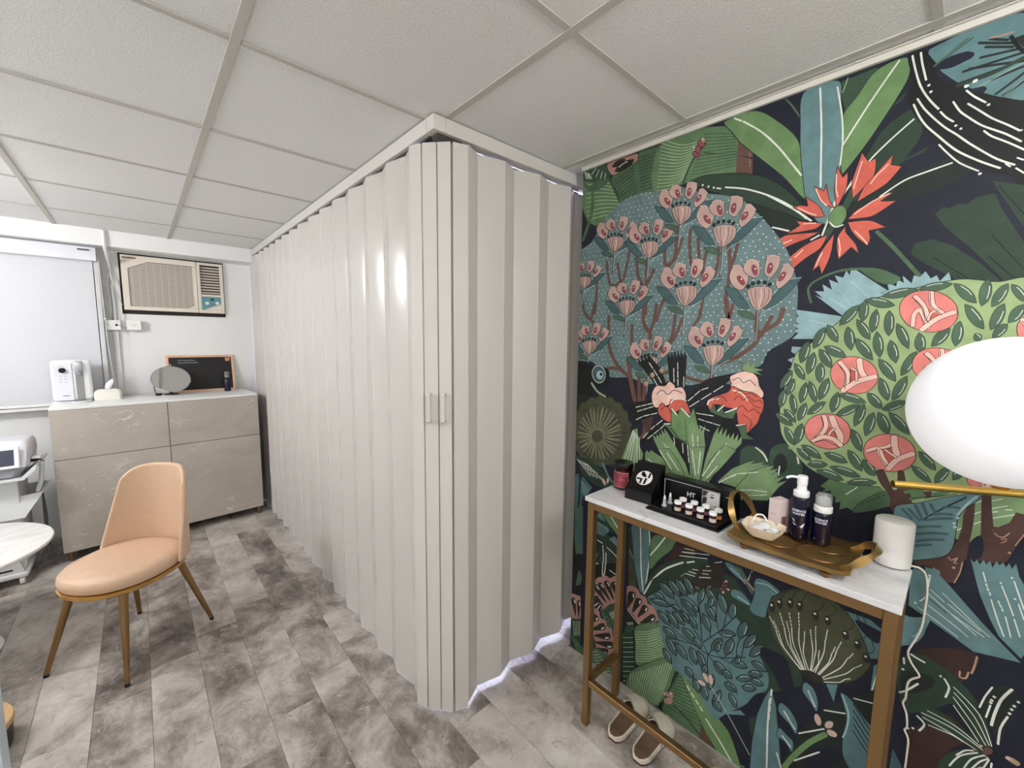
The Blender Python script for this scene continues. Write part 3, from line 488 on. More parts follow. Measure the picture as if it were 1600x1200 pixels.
D 29 2.2 1218,1802
F1 20 2:2.9 1215,1825 -11,14 -15,3 -20,-9 -2,-24 11,-9 25,10
S1 21 2.1 1204,1839 -15,3 -20,-9
F1 22 2:1.6 1174,1817 -1,-9 4,-4 6,3 6,9 1,9 -4,4 -7,-3
D 29 2.1 1180,1820
F1 20 2:2.8 1155,1814 -7,30 -17,-1 -17,-7 1,-20 20,-21 18,9
S1 21 2.0 1148,1844 -17,-1 -17,-7
F1 22 2:1.5 1133,1815 4,-8 6,-2 4,5 0,9 -4,7 -6,2 -4,-5
D 29 2.1 1138,1820
F1 20 2:2.7 1123,1784 -18,34 -13,2 -16,-15 9,-19 28,-16
S1 21 1.9 1105,1818 -13,2 -16,-15
F1 22 2:1.5 1101,1791 7,-5 7,0 2,5 -4,8 -8,5 -7,0 -1,-6
D 29 2.0 1105,1798
D 2 5.6 1198,1783
D 2 5.6 1185,1788
D 2 5.5 1169,1789
D 2 5.5 1152,1787
D 2 5.4 1139,1782
F1 20 2:2.6 1201,1774 -17,6 -17,1 -22,-3 -14,-8 2,-22 21,-15 15,-5 18,15
S1 28 2.5 1191,1776 -5,-20 -12,-21
S1 28 2.5 1178,1777 -1,-22 -7,-22
S1 28 2.5 1154,1775 -1,-22 12,-21
S1 28 2.5 1141,1772 1,-20 17,-17
S1 25 3.1 1162,1775 -1,-18 5,-23
F1 15 2:2.4 1124,1942 -42,-15 -39,-51 32,7 32,32
F1 15 2:2.1 892,1927 43,-6 53,-41 13,-14 -37,6 -39,25
F1 10 2:2.1 1080,1874 -40,-8 -18,-23 42,14
S1 33 2.5 894,1927 41,-2 44,-31 32,-25
S1 33 2.5 955,1873 37,-12 18,-18
S1 26 6.2 1020,1873 -1,-44 3,-48
S1 33 2.3 1015,1864 1,-44 3,-32
F1 20 2:2.7 1110,1969 -12,24 -18,-2 -31,-34 6,-22 17,-10 26,17
S1 21 2.4 1098,1993 -18,-2 -31,-34
F1 22 2:1.4 1065,1953 -6,-10 2,-6 8,2 10,9 5,11 -1,6 -9,-2
D 29 2.5 1070,1954
F1 20 2:2.6 1067,1981 -12,16 -17,1 -22,-11 -2,-28 12,-10 28,13
S1 21 2.3 1055,1997 -17,1 -22,-11
F1 22 2:1.4 1022,1969 -2,-10 4,-5 8,4 6,11 1,10 -4,5 -7,-4
D 29 2.4 1028,1973
F1 20 2:2.5 1001,1964 -8,34 -19,-2 -18,-9 1,-23 22,-23 19,11
S1 21 2.2 993,1998 -19,-2 -18,-9
F1 22 2:1.4 976,1963 5,-8 6,-2 5,6 0,10 -4,8 -7,2 -4,-6
D 29 2.3 982,1969
F1 20 2:2.4 966,1927 -20,38 -13,2 -19,-19 10,-21 31,-18
S1 21 2.2 946,1965 -13,2 -19,-19
F1 22 2:1.3 941,1933 8,-5 8,0 2,7 -5,8 -8,6 -7,-1 -2,-6
D 29 2.3 946,1942
D 2 6.4 1047,1931
D 2 6.3 1033,1936
D 2 6.2 1016,1936
D 2 6.2 997,1932
D 2 6.1 983,1925
F1 20 2:2.3 1051,1921 -18,6 -20,-1 -23,-5 -16,-10 2,-25 23,-16 17,-5 20,18
S1 28 2.3 1040,1922 -6,-23 -13,-26
S1 28 2.3 1025,1922 -1,-25 -7,-27
S1 28 2.2 999,1919 -1,-26 13,-24
S1 28 2.2 985,1915 1,-24 18,-19
S1 25 2.8 1008,1919 -2,-20 6,-27
F1 15 2:2.2 965,1896 -40,-15 -39,-52 32,7 31,32
F1 15 2:1.9 741,1885 42,-7 50,-44 13,-14 -36,7 -37,26
F1 10 2:1.9 922,1826 -39,-8 -17,-23 41,14
S1 33 2.2 743,1884 40,-2 42,-33 30,-26
S1 33 2.3 802,1828 35,-14 17,-18
S1 26 5.7 864,1826 -2,-46 3,-49
S1 33 2.1 859,1817 1,-45 3,-33
F1 20 2:2.4 952,1924 -12,25 -17,-1 -30,-35 5,-24 17,-10 25,17
S1 21 2.4 940,1949 -17,-1 -30,-35
F1 22 2:1.3 908,1909 -6,-11 2,-6 8,2 9,9 6,11 -2,6 -7,-2
D 29 2.5 913,1910
F1 20 2:2.4 910,1937 -11,17 -16,2 -21,-12 -3,-29 12,-10 27,13
S1 21 2.3 899,1954 -16,2 -21,-12
F1 22 2:1.3 867,1926 -2,-11 4,-5 7,4 6,11 2,11 -4,5 -7,-4
D 29 2.4 873,1929
F1 20 2:2.3 847,1921 -8,35 -17,-1 -18,-10 1,-23 20,-25 19,12
S1 21 2.2 839,1956 -17,-1 -18,-10
F1 22 2:1.2 823,1920 4,-8 6,-3 5,6 0,11 -4,9 -6,2 -5,-6
D 29 2.3 829,1927
F1 20 2:2.2 813,1883 -19,41 -13,1 -18,-19 9,-22 30,-19
S1 21 2.2 794,1924 -13,1 -18,-19
F1 22 2:1.2 789,1890 8,-5 7,0 2,7 -4,8 -8,6 -7,0 -2,-7
D 29 2.3 794,1899
D 2 6.4 891,1886
D 2 6.3 877,1891
D 2 6.2 861,1891
D 2 6.1 843,1888
D 2 6.1 829,1881
F1 20 2:2.1 894,1875 -17,7 -19,0 -23,-5 -14,-11 1,-25 22,-18 16,-5 19,19
S1 28 2.1 884,1877 -6,-24 -13,-27
S1 28 2.0 870,1877 -2,-26 -7,-27
S1 28 2.0 844,1874 -1,-26 12,-25
S1 28 2.0 831,1870 1,-24 17,-20
S1 25 2.5 853,1875 -2,-22 5,-28
F1 15 2:2.0 842,2006 -39,-17 -38,-55 31,8 30,34
F1 15 2:1.7 625,1983 41,-4 48,-43 12,-14 -34,6 -36,25
F1 10 2:1.7 800,1932 -38,-9 -17,-25 40,16
S1 33 2.0 627,1983 39,0 40,-32 29,-25
S1 33 2.1 683,1928 34,-12 17,-18
S1 26 5.1 744,1930 -2,-47 2,-51
S1 33 1.9 739,1920 0,-46 3,-33
F1 20 2:2.2 830,2033 -12,26 -16,-2 -30,-37 6,-24 15,-10 25,19
S1 21 2.4 818,2059 -16,-2 -30,-37
F1 22 2:1.2 787,2016 -6,-11 2,-7 8,3 9,10 5,11 -1,6 -8,-2
D 29 2.5 792,2017
F1 20 2:2.1 790,2045 -11,16 -16,2 -21,-13 -2,-30 11,-9 26,14
S1 21 2.3 779,2061 -16,2 -21,-13
F1 22 2:1.2 747,2032 -1,-12 4,-4 6,4 6,11 2,12 -4,4 -7,-4
D 29 2.4 753,2035
F1 20 2:2.0 728,2026 -7,35 -17,-3 -18,-10 1,-24 20,-24 18,13
S1 21 2.2 721,2061 -17,-3 -18,-10
F1 22 2:1.1 705,2024 4,-9 6,-2 4,6 1,11 -4,9 -6,2 -5,-7
D 29 2.3 711,2031
F1 20 2:2.0 694,1985 -17,40 -13,1 -17,-20 9,-22 28,-17
S1 21 2.1 677,2025 -13,1 -17,-20
F1 22 2:1.1 672,1991 7,-5 7,1 2,6 -4,9 -7,6 -7,-1 -2,-7
D 29 2.3 676,2000
D 2 6.3 771,1992
D 2 6.3 757,1997
D 2 6.2 741,1996
D 2 6.1 724,1992
D 2 6.0 710,1984
F1 20 2:1.9 774,1981 -17,6 -18,-1 -23,-6 -14,-11 1,-27 21,-16 16,-5 19,20
S1 28 1.9 763,1982 -6,-24 -13,-28
S1 28 1.9 750,1982 -2,-26 -7,-29
S1 28 1.8 725,1978 -2,-27 12,-25
S1 28 1.8 712,1973 0,-25 17,-19
S1 25 2.3 734,1978 -2,-22 4,-28
F1 15 2:1.8 694,1908 -41,-18 -40,-59 32,7 32,37
F1 15 2:1.5 470,1894 41,-7 49,-51 13,-16 -36,8 -36,30
F1 10 2:1.5 649,1827 -39,-9 -18,-26 41,15
S1 33 1.8 472,1893 39,-2 41,-38 30,-30
S1 33 1.8 529,1829 34,-16 17,-20
S1 26 4.6 590,1827 -2,-52 1,-57
S1 33 1.7 585,1817 0,-52 3,-38
F1 20 2:2.0 682,1940 -12,29 -18,-2 -31,-40 6,-27 16,-12 26,20
S1 21 2.6 670,1969 -18,-2 -31,-40
F1 22 2:1.1 637,1922 -6,-12 1,-8 8,3 10,10 6,13 -2,7 -8,-2
D 29 2.7 642,1923
F1 20 2:1.9 640,1955 -11,19 -17,2 -21,-13 -3,-33 11,-12 27,15
S1 21 2.5 629,1974 -17,2 -21,-13
F1 22 2:1.0 595,1942 -1,-13 4,-5 7,4 6,13 2,12 -4,6 -7,-5
D 29 2.6 602,1946
F1 20 2:1.8 575,1936 -6,40 -18,-2 -18,-11 0,-27 20,-27 19,13
S1 21 2.4 569,1976 -18,-2 -18,-11
F1 22 2:1.0 552,1935 4,-10 6,-3 4,7 1,12 -4,11 -6,2 -5,-7
D 29 2.5 558,1942
F1 20 2:1.8 541,1892 -18,46 -13,2 -18,-22 9,-25 28,-21
S1 21 2.3 523,1938 -13,2 -18,-22
F1 22 2:1.0 517,1900 8,-6 7,0 2,8 -4,10 -8,6 -6,0 -3,-8
D 29 2.4 522,1910
D 2 6.8 619,1896
D 2 6.7 605,1902
D 2 6.7 589,1902
D 2 6.6 571,1898
D 2 6.5 557,1890
F1 20 2:1.7 622,1884 -17,7 -19,0 -23,-6 -15,-12 1,-29 22,-20 15,-6 20,21
S1 28 1.7 611,1885 -6,-27 -14,-31
S1 28 1.7 597,1886 -1,-30 -8,-32
S1 28 1.6 572,1882 -2,-30 12,-29
S1 28 1.6 558,1877 1,-27 16,-23
S1 25 2.1 581,1883 -2,-25 4,-32
F1 15 2:2.4 1053,1669 -40,-11 -38,-47 32,4 30,28
F1 15 2:2.0 830,1679 42,-10 51,-48 12,-15 -35,10 -38,29
F1 10 2:2.0 1011,1604 -39,-3 -17,-21 41,10
S1 33 2.4 832,1679 40,-6 42,-37 31,-28
S1 33 2.5 891,1618 35,-17 18,-19
S1 26 6.1 953,1610 -1,-44 3,-48
S1 33 2.2 948,1602 1,-44 4,-32
F1 20 2:2.6 1041,1697 -13,25 -17,1 -30,-31 6,-24 17,-11 25,14
S1 21 2.3 1028,1722 -17,1 -30,-31
F1 22 2:1.4 997,1686 -6,-10 2,-6 7,1 10,8 6,10 -2,7 -8,-2
D 29 2.4 1002,1687
F1 20 2:2.6 999,1714 -11,17 -17,4 -21,-9 -2,-28 12,-11 26,10
S1 21 2.3 988,1731 -17,4 -21,-9
F1 22 2:1.4 955,1707 -1,-10 4,-5 7,3 6,10 1,10 -4,5 -7,-3
D 29 2.4 961,1710
F1 20 2:2.4 936,1705 -8,34 -18,0 -18,-7 1,-23 21,-26 19,10
S1 21 2.2 928,1739 -18,0 -18,-7
F1 22 2:1.3 912,1706 4,-9 6,-3 5,6 0,10 -4,9 -6,3 -5,-6
D 29 2.3 918,1712
F1 20 2:2.4 902,1671 -19,41 -13,3 -18,-17 10,-22 29,-21
S1 21 2.1 883,1712 -13,3 -18,-17
F1 22 2:1.3 878,1680 8,-6 7,-1 2,7 -4,9 -8,6 -7,0 -2,-6
D 29 2.2 883,1688
D 2 6.2 980,1666
D 2 6.2 966,1672
D 2 6.1 950,1674
D 2 6.0 932,1673
D 2 6.0 918,1667
F1 20 2:2.3 983,1655 -17,8 -19,2 -23,-2 -14,-9 2,-26 21,-18 16,-7 20,16
S1 28 2.2 973,1658 -6,-23 -13,-25
S1 28 2.2 959,1660 -1,-25 -8,-27
S1 28 2.2 933,1659 -1,-26 13,-25
S1 28 2.2 920,1656 1,-23 17,-21
S1 25 2.7 942,1659 -1,-21 5,-28
F1 15 2:2.0 820,1707 -43,-13 -42,-57 33,4 34,35
F1 15 2:1.7 582,1716 43,-12 53,-56 14,-18 -38,12 -39,34
F1 10 2:1.7 773,1629 -42,-4 -19,-25 44,11
S1 33 2.0 584,1715 42,-6 44,-43 32,-33
S1 33 2.1 645,1644 37,-19 18,-23
S1 26 5.2 711,1636 -2,-53 2,-59
S1 33 1.9 705,1626 1,-53 3,-39
F1 20 2:2.2 807,1741 -13,30 -19,1 -33,-38 7,-28 17,-13 27,17
S1 21 2.7 794,1771 -19,1 -33,-38
F1 22 2:1.2 759,1728 -6,-13 1,-7 9,2 10,9 6,13 -1,7 -9,-2
D 29 2.8 764,1728
F1 20 2:2.2 762,1760 -12,21 -17,4 -23,-12 -3,-33 12,-13 29,13
S1 21 2.6 750,1781 -17,4 -23,-12
F1 22 2:1.2 715,1752 -2,-13 5,-6 7,4 7,12 1,13 -4,6 -8,-5
D 29 2.7 722,1755
F1 20 2:2.1 694,1748 -8,41 -19,0 -19,-10 1,-27 22,-30 19,12
S1 21 2.5 686,1789 -19,0 -19,-10
F1 22 2:1.1 668,1749 5,-11 6,-3 5,7 1,12 -5,11 -6,3 -5,-7
D 29 2.6 675,1756
F1 20 2:2.0 657,1707 -19,48 -14,3 -19,-20 10,-26 30,-24
S1 21 2.4 638,1755 -14,3 -19,-20
F1 22 2:1.1 632,1718 8,-8 8,0 2,7 -4,11 -9,7 -7,0 -2,-7
D 29 2.5 637,1727
D 2 7.1 741,1703
D 2 7.0 726,1710
D 2 6.9 709,1712
D 2 6.8 689,1710
D 2 6.8 674,1703
F1 20 2:1.9 744,1690 -19,9 -19,2 -25,-3 -16,-11 2,-30 23,-22 16,-8 21,19
S1 28 1.9 733,1692 -7,-27 -14,-29
S1 28 1.9 718,1695 -2,-30 -8,-32
S1 28 1.8 691,1694 -2,-31 13,-30
S1 28 1.8 676,1690 1,-28 18,-25
S1 25 2.3 700,1693 -2,-25 5,-33
F1 15 2:1.7 571,1683 -40,-13 -40,-59 31,4 32,36
F1 15 2:1.4 353,1695 39,-13 48,-59 12,-19 -35,13 -35,36
F1 10 2:1.4 526,1603 -38,-5 -18,-26 41,12
S1 33 1.7 354,1694 39,-7 39,-45 29,-35
S1 33 1.7 409,1619 33,-20 17,-24
S1 26 4.3 469,1610 -3,-55 1,-61
S1 33 1.6 464,1600 -1,-55 2,-41
F1 20 2:1.9 559,1719 -11,32 -17,0 -31,-38 5,-30 16,-14 25,17
S1 21 2.6 548,1751 -17,0 -31,-38
F1 22 2:1.0 515,1705 -6,-12 2,-8 7,2 10,10 6,12 -1,8 -8,-1
D 29 2.7 520,1706
F1 20 2:1.8 518,1740 -10,21 -16,4 -21,-11 -4,-35 12,-14 26,13
S1 21 2.5 508,1761 -16,4 -21,-11
F1 22 2:1.0 475,1731 -1,-13 3,-6 7,4 6,12 2,13 -4,7 -7,-5
D 29 2.6 481,1734
F1 20 2:1.7 455,1727 -5,43 -18,0 -18,-9 1,-29 19,-31 18,11
S1 21 2.4 450,1770 -18,0 -18,-9
F1 22 2:0.9 432,1729 4,-11 6,-3 5,6 0,13 -3,11 -6,3 -5,-7
D 29 2.5 438,1736
F1 20 2:1.7 421,1685 -17,51 -12,3 -18,-21 8,-27 28,-26
S1 21 2.3 404,1736 -12,3 -18,-21
F1 22 2:0.9 399,1696 7,-7 7,-1 2,8 -4,11 -7,8 -7,0 -2,-8
D 29 2.5 403,1706
D 2 7.0 498,1680
D 2 6.9 485,1688
D 2 6.8 469,1690
D 2 6.7 451,1688
D 2 6.6 437,1681
F1 20 2:1.6 501,1666 -17,10 -18,2 -23,-3 -15,-11 1,-31 21,-24 15,-8 20,20
S1 28 1.6 490,1669 -6,-28 -14,-31
S1 28 1.6 477,1671 -3,-31 -8,-33
S1 28 1.5 452,1671 -3,-32 12,-32
S1 28 1.5 438,1667 0,-29 16,-26
S1 25 1.9 461,1670 -3,-26 4,-34
F1 15 2:2.7 1240,1496 -42,-8 -39,-43 33,1 32,26
F1 15 2:2.3 1005,1522 44,-13 54,-51 14,-16 -38,13 -40,31
F1 10 2:2.3 1196,1436 -40,-1 -18,-19 43,6
S1 33 2.8 1007,1522 42,-9 45,-39 32,-30
S1 33 2.8 1070,1457 37,-18 18,-21
S1 26 5.7 1135,1446 0,-44 3,-48
S1 33 2.5 1130,1438 2,-44 4,-32
F1 20 2:3.0 1227,1524 -14,27 -18,2 -31,-29 7,-23 17,-13 26,12
S1 21 2.4 1213,1551 -18,2 -31,-29
F1 22 2:1.6 1180,1518 -5,-10 1,-6 9,0 9,8 6,9 -2,7 -8,-1
D 29 2.5 1185,1518
F1 20 2:2.9 1182,1544 -12,18 -17,5 -22,-7 -2,-28 13,-12 27,8
S1 21 2.3 1170,1562 -17,5 -22,-7
F1 22 2:1.6 1137,1541 -2,-10 5,-5 7,2 6,10 1,10 -4,5 -7,-3
D 29 2.4 1143,1543
F1 20 2:2.8 1116,1540 -9,35 -18,1 -19,-6 1,-23 22,-27 20,8
S1 21 2.2 1107,1575 -18,1 -19,-6
F1 22 2:1.5 1091,1543 4,-9 7,-3 4,5 1,10 -5,9 -6,3 -5,-5
D 29 2.3 1097,1548
F1 20 2:2.7 1080,1509 -20,42 -14,3 -18,-15 10,-22 31,-23
S1 21 2.2 1060,1551 -14,3 -18,-15
F1 22 2:1.5 1055,1520 9,-7 7,-1 2,6 -4,9 -9,7 -7,1 -2,-6
D 29 2.3 1060,1527
D 2 6.4 1163,1499
D 2 6.3 1148,1506
D 2 6.2 1131,1509
D 2 6.2 1112,1509
D 2 6.1 1098,1504
F1 20 2:2.6 1167,1488 -19,9 -19,3 -25,-1 -15,-7 2,-26 23,-20 17,-7 20,14
S1 28 2.5 1155,1491 -5,-22 -14,-23
S1 28 2.5 1141,1494 -1,-25 -8,-25
S1 28 2.5 1114,1495 -1,-25 13,-26
S1 28 2.5 1099,1493 2,-23 18,-22
S1 25 3.1 1124,1494 -2,-20 6,-28
F1 15 2:2.2 938,1433 -38,-7 -37,-44 30,1 30,25
F1 15 2:1.9 726,1466 40,-15 47,-54 12,-16 -33,14 -36,33
F1 10 2:1.9 897,1372 -36,0 -17,-19 39,5
S1 33 2.3 728,1465 38,-10 40,-41 28,-32
S1 33 2.3 783,1397 34,-20 16,-21
S1 26 5.8 842,1384 -1,-45 2,-49
S1 33 2.1 838,1376 0,-45 3,-33
F1 20 2:2.5 926,1462 -11,28 -17,2 -28,-28 5,-25 16,-13 23,12
S1 21 2.3 915,1490 -17,2 -28,-28
F1 22 2:1.3 884,1456 -5,-9 1,-7 8,1 9,7 5,10 -1,6 -8,0
D 29 2.4 889,1456
F1 20 2:2.4 886,1484 -10,18 -15,6 -21,-7 -2,-28 11,-13 25,8
S1 21 2.2 876,1502 -15,6 -21,-7
F1 22 2:1.3 845,1481 -1,-10 4,-5 6,2 6,10 1,10 -4,6 -6,-3
D 29 2.3 851,1484
F1 20 2:2.3 826,1481 -7,36 -17,2 -17,-6 1,-24 20,-28 17,8
S1 21 2.1 819,1517 -17,2 -17,-6
F1 22 2:1.3 804,1485 4,-10 5,-3 5,5 0,10 -4,10 -6,3 -4,-5
D 29 2.3 809,1490
F1 20 2:2.3 794,1450 -18,43 -12,4 -17,-15 9,-23 27,-24
S1 21 2.1 776,1493 -12,4 -17,-15
F1 22 2:1.2 771,1462 8,-8 7,0 1,6 -3,9 -8,7 -7,1 -1,-6
D 29 2.2 776,1469
D 2 6.1 868,1437
D 2 6.1 855,1445
D 2 6.0 840,1448
D 2 5.9 822,1449
D 2 5.9 809,1445
F1 20 2:2.1 871,1426 -16,10 -18,3 -22,0 -14,-7 2,-26 20,-21 15,-8 19,14
S1 28 2.1 861,1429 -5,-22 -13,-23
S1 28 2.1 848,1433 -1,-25 -7,-26
S1 28 2.1 824,1435 -1,-26 11,-27
S1 28 2.1 811,1434 1,-24 16,-23
S1 25 2.6 832,1433 -1,-20 4,-29
F1 15 2:1.9 701,1484 -40,-9 -38,-51 30,1 31,30
F1 15 2:1.6 484,1516 40,-15 47,-60 13,-19 -35,15 -35,37
F1 10 2:1.6 658,1413 -38,0 -18,-23 40,7
S1 33 1.9 486,1516 38,-11 40,-46 29,-35
S1 33 1.9 541,1440 33,-22 17,-25
S1 26 4.9 601,1425 -2,-51 1,-57
S1 33 1.8 596,1416 0,-51 2,-38
F1 20 2:2.1 689,1518 -11,31 -17,3 -30,-34 5,-28 16,-14 25,14
S1 21 2.5 678,1549 -17,3 -30,-34
F1 22 2:1.1 645,1510 -5,-11 1,-7 8,0 9,9 6,11 -1,8 -8,-1
D 29 2.6 650,1510
F1 20 2:2.0 648,1542 -10,21 -16,6 -21,-9 -3,-32 12,-14 25,9
S1 21 2.4 638,1563 -16,6 -21,-9
F1 22 2:1.1 606,1538 -2,-12 4,-6 7,3 6,11 1,12 -4,6 -6,-3
D 29 2.5 612,1541
F1 20 2:1.9 586,1537 -6,41 -17,1 -18,-7 1,-27 19,-31 18,9
S1 21 2.3 580,1578 -17,1 -18,-7
F1 22 2:1.1 563,1540 4,-10 6,-4 5,6 0,12 -4,11 -6,3 -4,-6
D 29 2.4 569,1547
F1 20 2:1.9 553,1500 -18,50 -12,4 -18,-18 9,-26 28,-27
S1 21 2.3 535,1550 -12,4 -18,-18
F1 22 2:1.0 530,1513 7,-8 7,-1 2,7 -4,11 -7,8 -7,1 -2,-7
D 29 2.4 535,1522
D 2 6.7 629,1488
D 2 6.6 615,1497
D 2 6.5 600,1500
D 2 6.4 582,1500
D 2 6.4 568,1495
F1 20 2:1.8 632,1475 -17,11 -18,3 -23,0 -14,-9 1,-30 21,-24 15,-9 19,17
S1 28 1.8 621,1479 -6,-26 -13,-28
S1 28 1.8 608,1482 -2,-29 -8,-30
S1 28 1.7 583,1484 -2,-30 12,-30
S1 28 1.7 570,1482 0,-27 16,-26
S1 25 2.2 592,1483 -3,-24 5,-33
F1 1 - 1202,1398 -49,9 -48,-17 -76,-8 -13,-42 10,-32 67,-19 14,-46 89,-17
F1 15 29:2.7 1040,1361 1,-22 13,-17 20,-5 20,10 13,20 -1,23 -14,17 -21,4 -20,-10
F1 33 - 1049,1353 2,-11 9,-8 11,-1 10,6 4,11 -3,12 -9,7 -11,1 -10,-6
D 1 7.4 1061,1355
S1 30 9.3 1110,1313 -33,-35 -42,-18
F0 2 - 1197,1259 -50,-1 -32,-10 31,-43 48,-26
F1 11 - 908,1130 -8,-25 14,-25 1,-28 21,-20 10,-28 26,-13 18,-25 29,-3 26,-20 27,7 30,-10 22,17 32,0 14,25 28,11 3,31 21,22 -9,31 11,29 -19,28 -1,31 -27,20 -12,30 -30,10 -21,24 -30,0 -26,16 -27,-10 -28,7 -20,-18 -27,-4 -12,-24 -22,-12 -3,-27 -17,-19
F2 11 2:2.1 1028,1090 -24,-1 -29,7 -27,11 -19,13 23,2 28,-6 27,-11
F2 12 2:2.1 1029,1081 -21,-8 -27,-1 -27,3 -22,9 20,7 26,2 28,-3
F2 11 2:2.1 1033,1072 -16,-13 -23,-10 -26,-4 -23,3 15,13 22,9 26,4
F2 12 2:2.2 1039,1064 -10,-18 -18,-16 -23,-12 -21,-3 9,17 17,16 23,12
F2 11 2:2.2 1046,1058 -3,-21 -11,-22 -17,-18 -19,-9 3,20 11,22 17,17
F2 12 2:2.2 1056,1053 4,-22 -4,-25 -11,-22 -15,-15 -3,22 4,25 10,22
F2 11 2:2.2 1065,1051 11,-21 4,-26 -2,-25 -10,-19 -10,22 -4,26 2,25
F2 12 2:2.2 1075,1052 16,-18 12,-25 6,-26 -3,-20 -16,19 -12,25 -6,25
F2 11 2:2.2 1084,1055 20,-13 19,-21 14,-23 4,-22 -21,15 -19,21 -13,23
F2 12 2:2.2 1090,1061 23,-7 24,-14 20,-19 12,-20 -24,8 -24,15 -20,18
F2 11 2:2.2 1095,1069 22,0 27,-6 25,-13 19,-15 -24,-1 -27,8 -25,12
F2 12 2:2.2 1097,1078 19,7 27,2 28,-4 24,-9 -21,-8 -27,-2 -28,4
F2 11 2:2.2 1096,1087 15,14 25,11 28,5 26,-2 -16,-15 -25,-10 -28,-5
F2 12 2:2.2 1092,1096 10,20 21,18 25,14 26,6 -11,-20 -21,-19 -25,-13
F2 11 2:2.2 1085,1105 5,23 15,25 21,21 23,13 -6,-23 -14,-26 -21,-21
F2 12 2:2.2 1077,1111 -1,26 8,29 14,28 18,19 1,-26 -8,-30 -14,-27
F2 11 2:2.2 1068,1115 -7,27 0,32 6,31 12,23 7,-26 1,-33 -7,-31
F2 12 2:2.2 1058,1117 -13,26 -8,32 -1,33 5,25 14,-25 7,-33 2,-33
F2 11 2:2.2 1049,1116 -19,23 -15,31 -9,31 0,26 18,-23 15,-30 9,-32
F2 12 2:2.2 1040,1112 -22,19 -21,27 -16,28 -6,25 22,-18 21,-26 16,-29
F2 11 2:2.1 1034,1106 -25,14 -26,21 -20,23 -12,22 24,-12 25,-20 22,-24
F2 12 2:2.1 1030,1099 -26,6 -28,14 -25,18 -16,19 25,-6 27,-14 26,-18
S0 17 2.6 1039,1083 -90,24
S0 17 2.6 1040,1077 -88,6
S0 17 2.6 1042,1071 -83,-11
S0 17 2.7 1045,1066 -75,-28
S0 17 2.7 1049,1061 -63,-42
S0 17 2.7 1055,1057 -51,-55
S0 17 2.8 1061,1053 -35,-65
S0 17 2.8 1067,1051 -18,-71
S0 17 2.9 1073,1050 0,-74
S0 17 2.9 1080,1051 17,-74
S0 17 2.9 1085,1053 34,-69
S0 17 3.0 1091,1055 49,-59
S0 17 3.0 1095,1059 61,-47
S0 17 3.0 1098,1064 71,-32
S0 17 3.0 1100,1070 76,-14
S0 17 3.0 1100,1076 78,5
S0 17 3.0 1100,1082 75,25
S0 17 3.0 1097,1088 69,43
S0 17 2.9 1094,1093 58,61
S0 17 2.9 1089,1098 46,76
S0 17 2.9 1084,1103 30,87
S0 17 2.8 1078,1106 13,96
S0 17 2.8 1072,1108 -4,101
S0 17 2.7 1065,1108 -21,102
S0 17 2.7 1059,1108 -37,99
S0 17 2.7 1053,1106 -52,93
S0 17 2.7 1048,1103 -65,83
S0 17 2.6 1044,1099 -76,71
S0 17 2.6 1041,1094 -83,57
S0 17 2.6 1039,1089 -88,41
F1 11 - 1043,1084 5,-14 12,-11 17,-3 13,6 6,13 -5,14 -13,11 -16,3 -13,-6
F0 1 - 880,1408 7,21 -20,-13 6,19 -18,-11 9,23 -21,-16 6,20 -18,-12 -44,-43 -33,-69 41,-9 32,36
F0 1 - 763,1436 -4,18 -9,-16 -3,23 -10,-21 -1,31 -11,-30 -1,30 -11,-28 -2,29 -11,-27 -2,20 -10,-18 -1,-114 33,-14 29,30
F1 1 - 674,1292 -24,44 -48,36 -84,25 13,-20 35,-38 57,-36 44,-42
F0 1 - 816,1270 56,-12 66,-26 -28,-15 5,-25 -20,-9 5,-30 -19,9 -86,54
F0 1 - 771,1202 45,-53 67,-71 -57,20 -36,21 -44,53
F1 1 - 646,1263 -65,4 -68,-31 -47,-27 -19,-25 62,-12 66,3 68,25
F0 1 - 734,1163 -88,15 -18,-135 52,-35 53,43
S0 29 3.4 836,1416 -16,-21
S0 29 3.3 815,1389 -16,-21
S0 29 3.3 795,1363 -14,-22
S0 29 3.4 815,1355 -6,-7
S0 29 3.4 808,1346 -5,-7
S0 29 3.3 802,1337 -6,-7
S0 29 3.1 721,1421 -2,-24
S0 29 3.1 719,1391 -2,-24
S0 29 3.2 717,1361 -2,-24
S0 29 3.2 735,1399 -1,-14
S0 29 3.2 734,1381 -1,-14
S0 29 3.2 732,1363 -1,-14
S0 29 3.1 695,1370 -1,-10
S0 29 3.1 694,1357 0,-10
S0 29 3.1 693,1345 0,-10
S0 29 3.5 816,1257 19,-6
S0 29 3.5 840,1249 20,-7
S0 29 3.6 865,1240 20,-7
S0 29 3.5 812,1245 18,-8
S0 29 3.5 835,1235 19,-8
S0 29 3.6 859,1225 19,-8
S0 29 3.4 793,1222 25,-9
S0 29 3.5 825,1211 26,-10
S0 29 3.6 857,1198 25,-16
S0 29 3.4 770,1197 24,-22
S0 29 3.5 800,1170 22,-23
S0 29 3.5 827,1141 20,-27
S0 29 3.4 758,1182 19,-20
S0 29 3.4 782,1157 20,-19
S0 29 3.5 807,1133 21,-20
S0 29 3.0 674,1284 -19,18
S0 29 3.0 651,1307 -18,18
S0 29 2.9 628,1329 -23,10
S0 29 3.0 667,1263 -33,26
S0 29 2.9 626,1295 -32,25
S0 29 2.8 586,1326 -31,24
S0 29 3.0 642,1243 -17,-1
S0 29 2.9 621,1242 -17,0
S0 29 2.9 600,1242 -17,-1
S0 29 3.0 633,1223 -22,-4
S0 29 2.9 606,1218 -22,-3
S0 29 2.8 579,1214 -21,-3
S0 29 3.0 627,1198 -10,-4
S0 29 3.0 615,1193 -10,-3
S0 29 2.9 602,1189 -9,-3
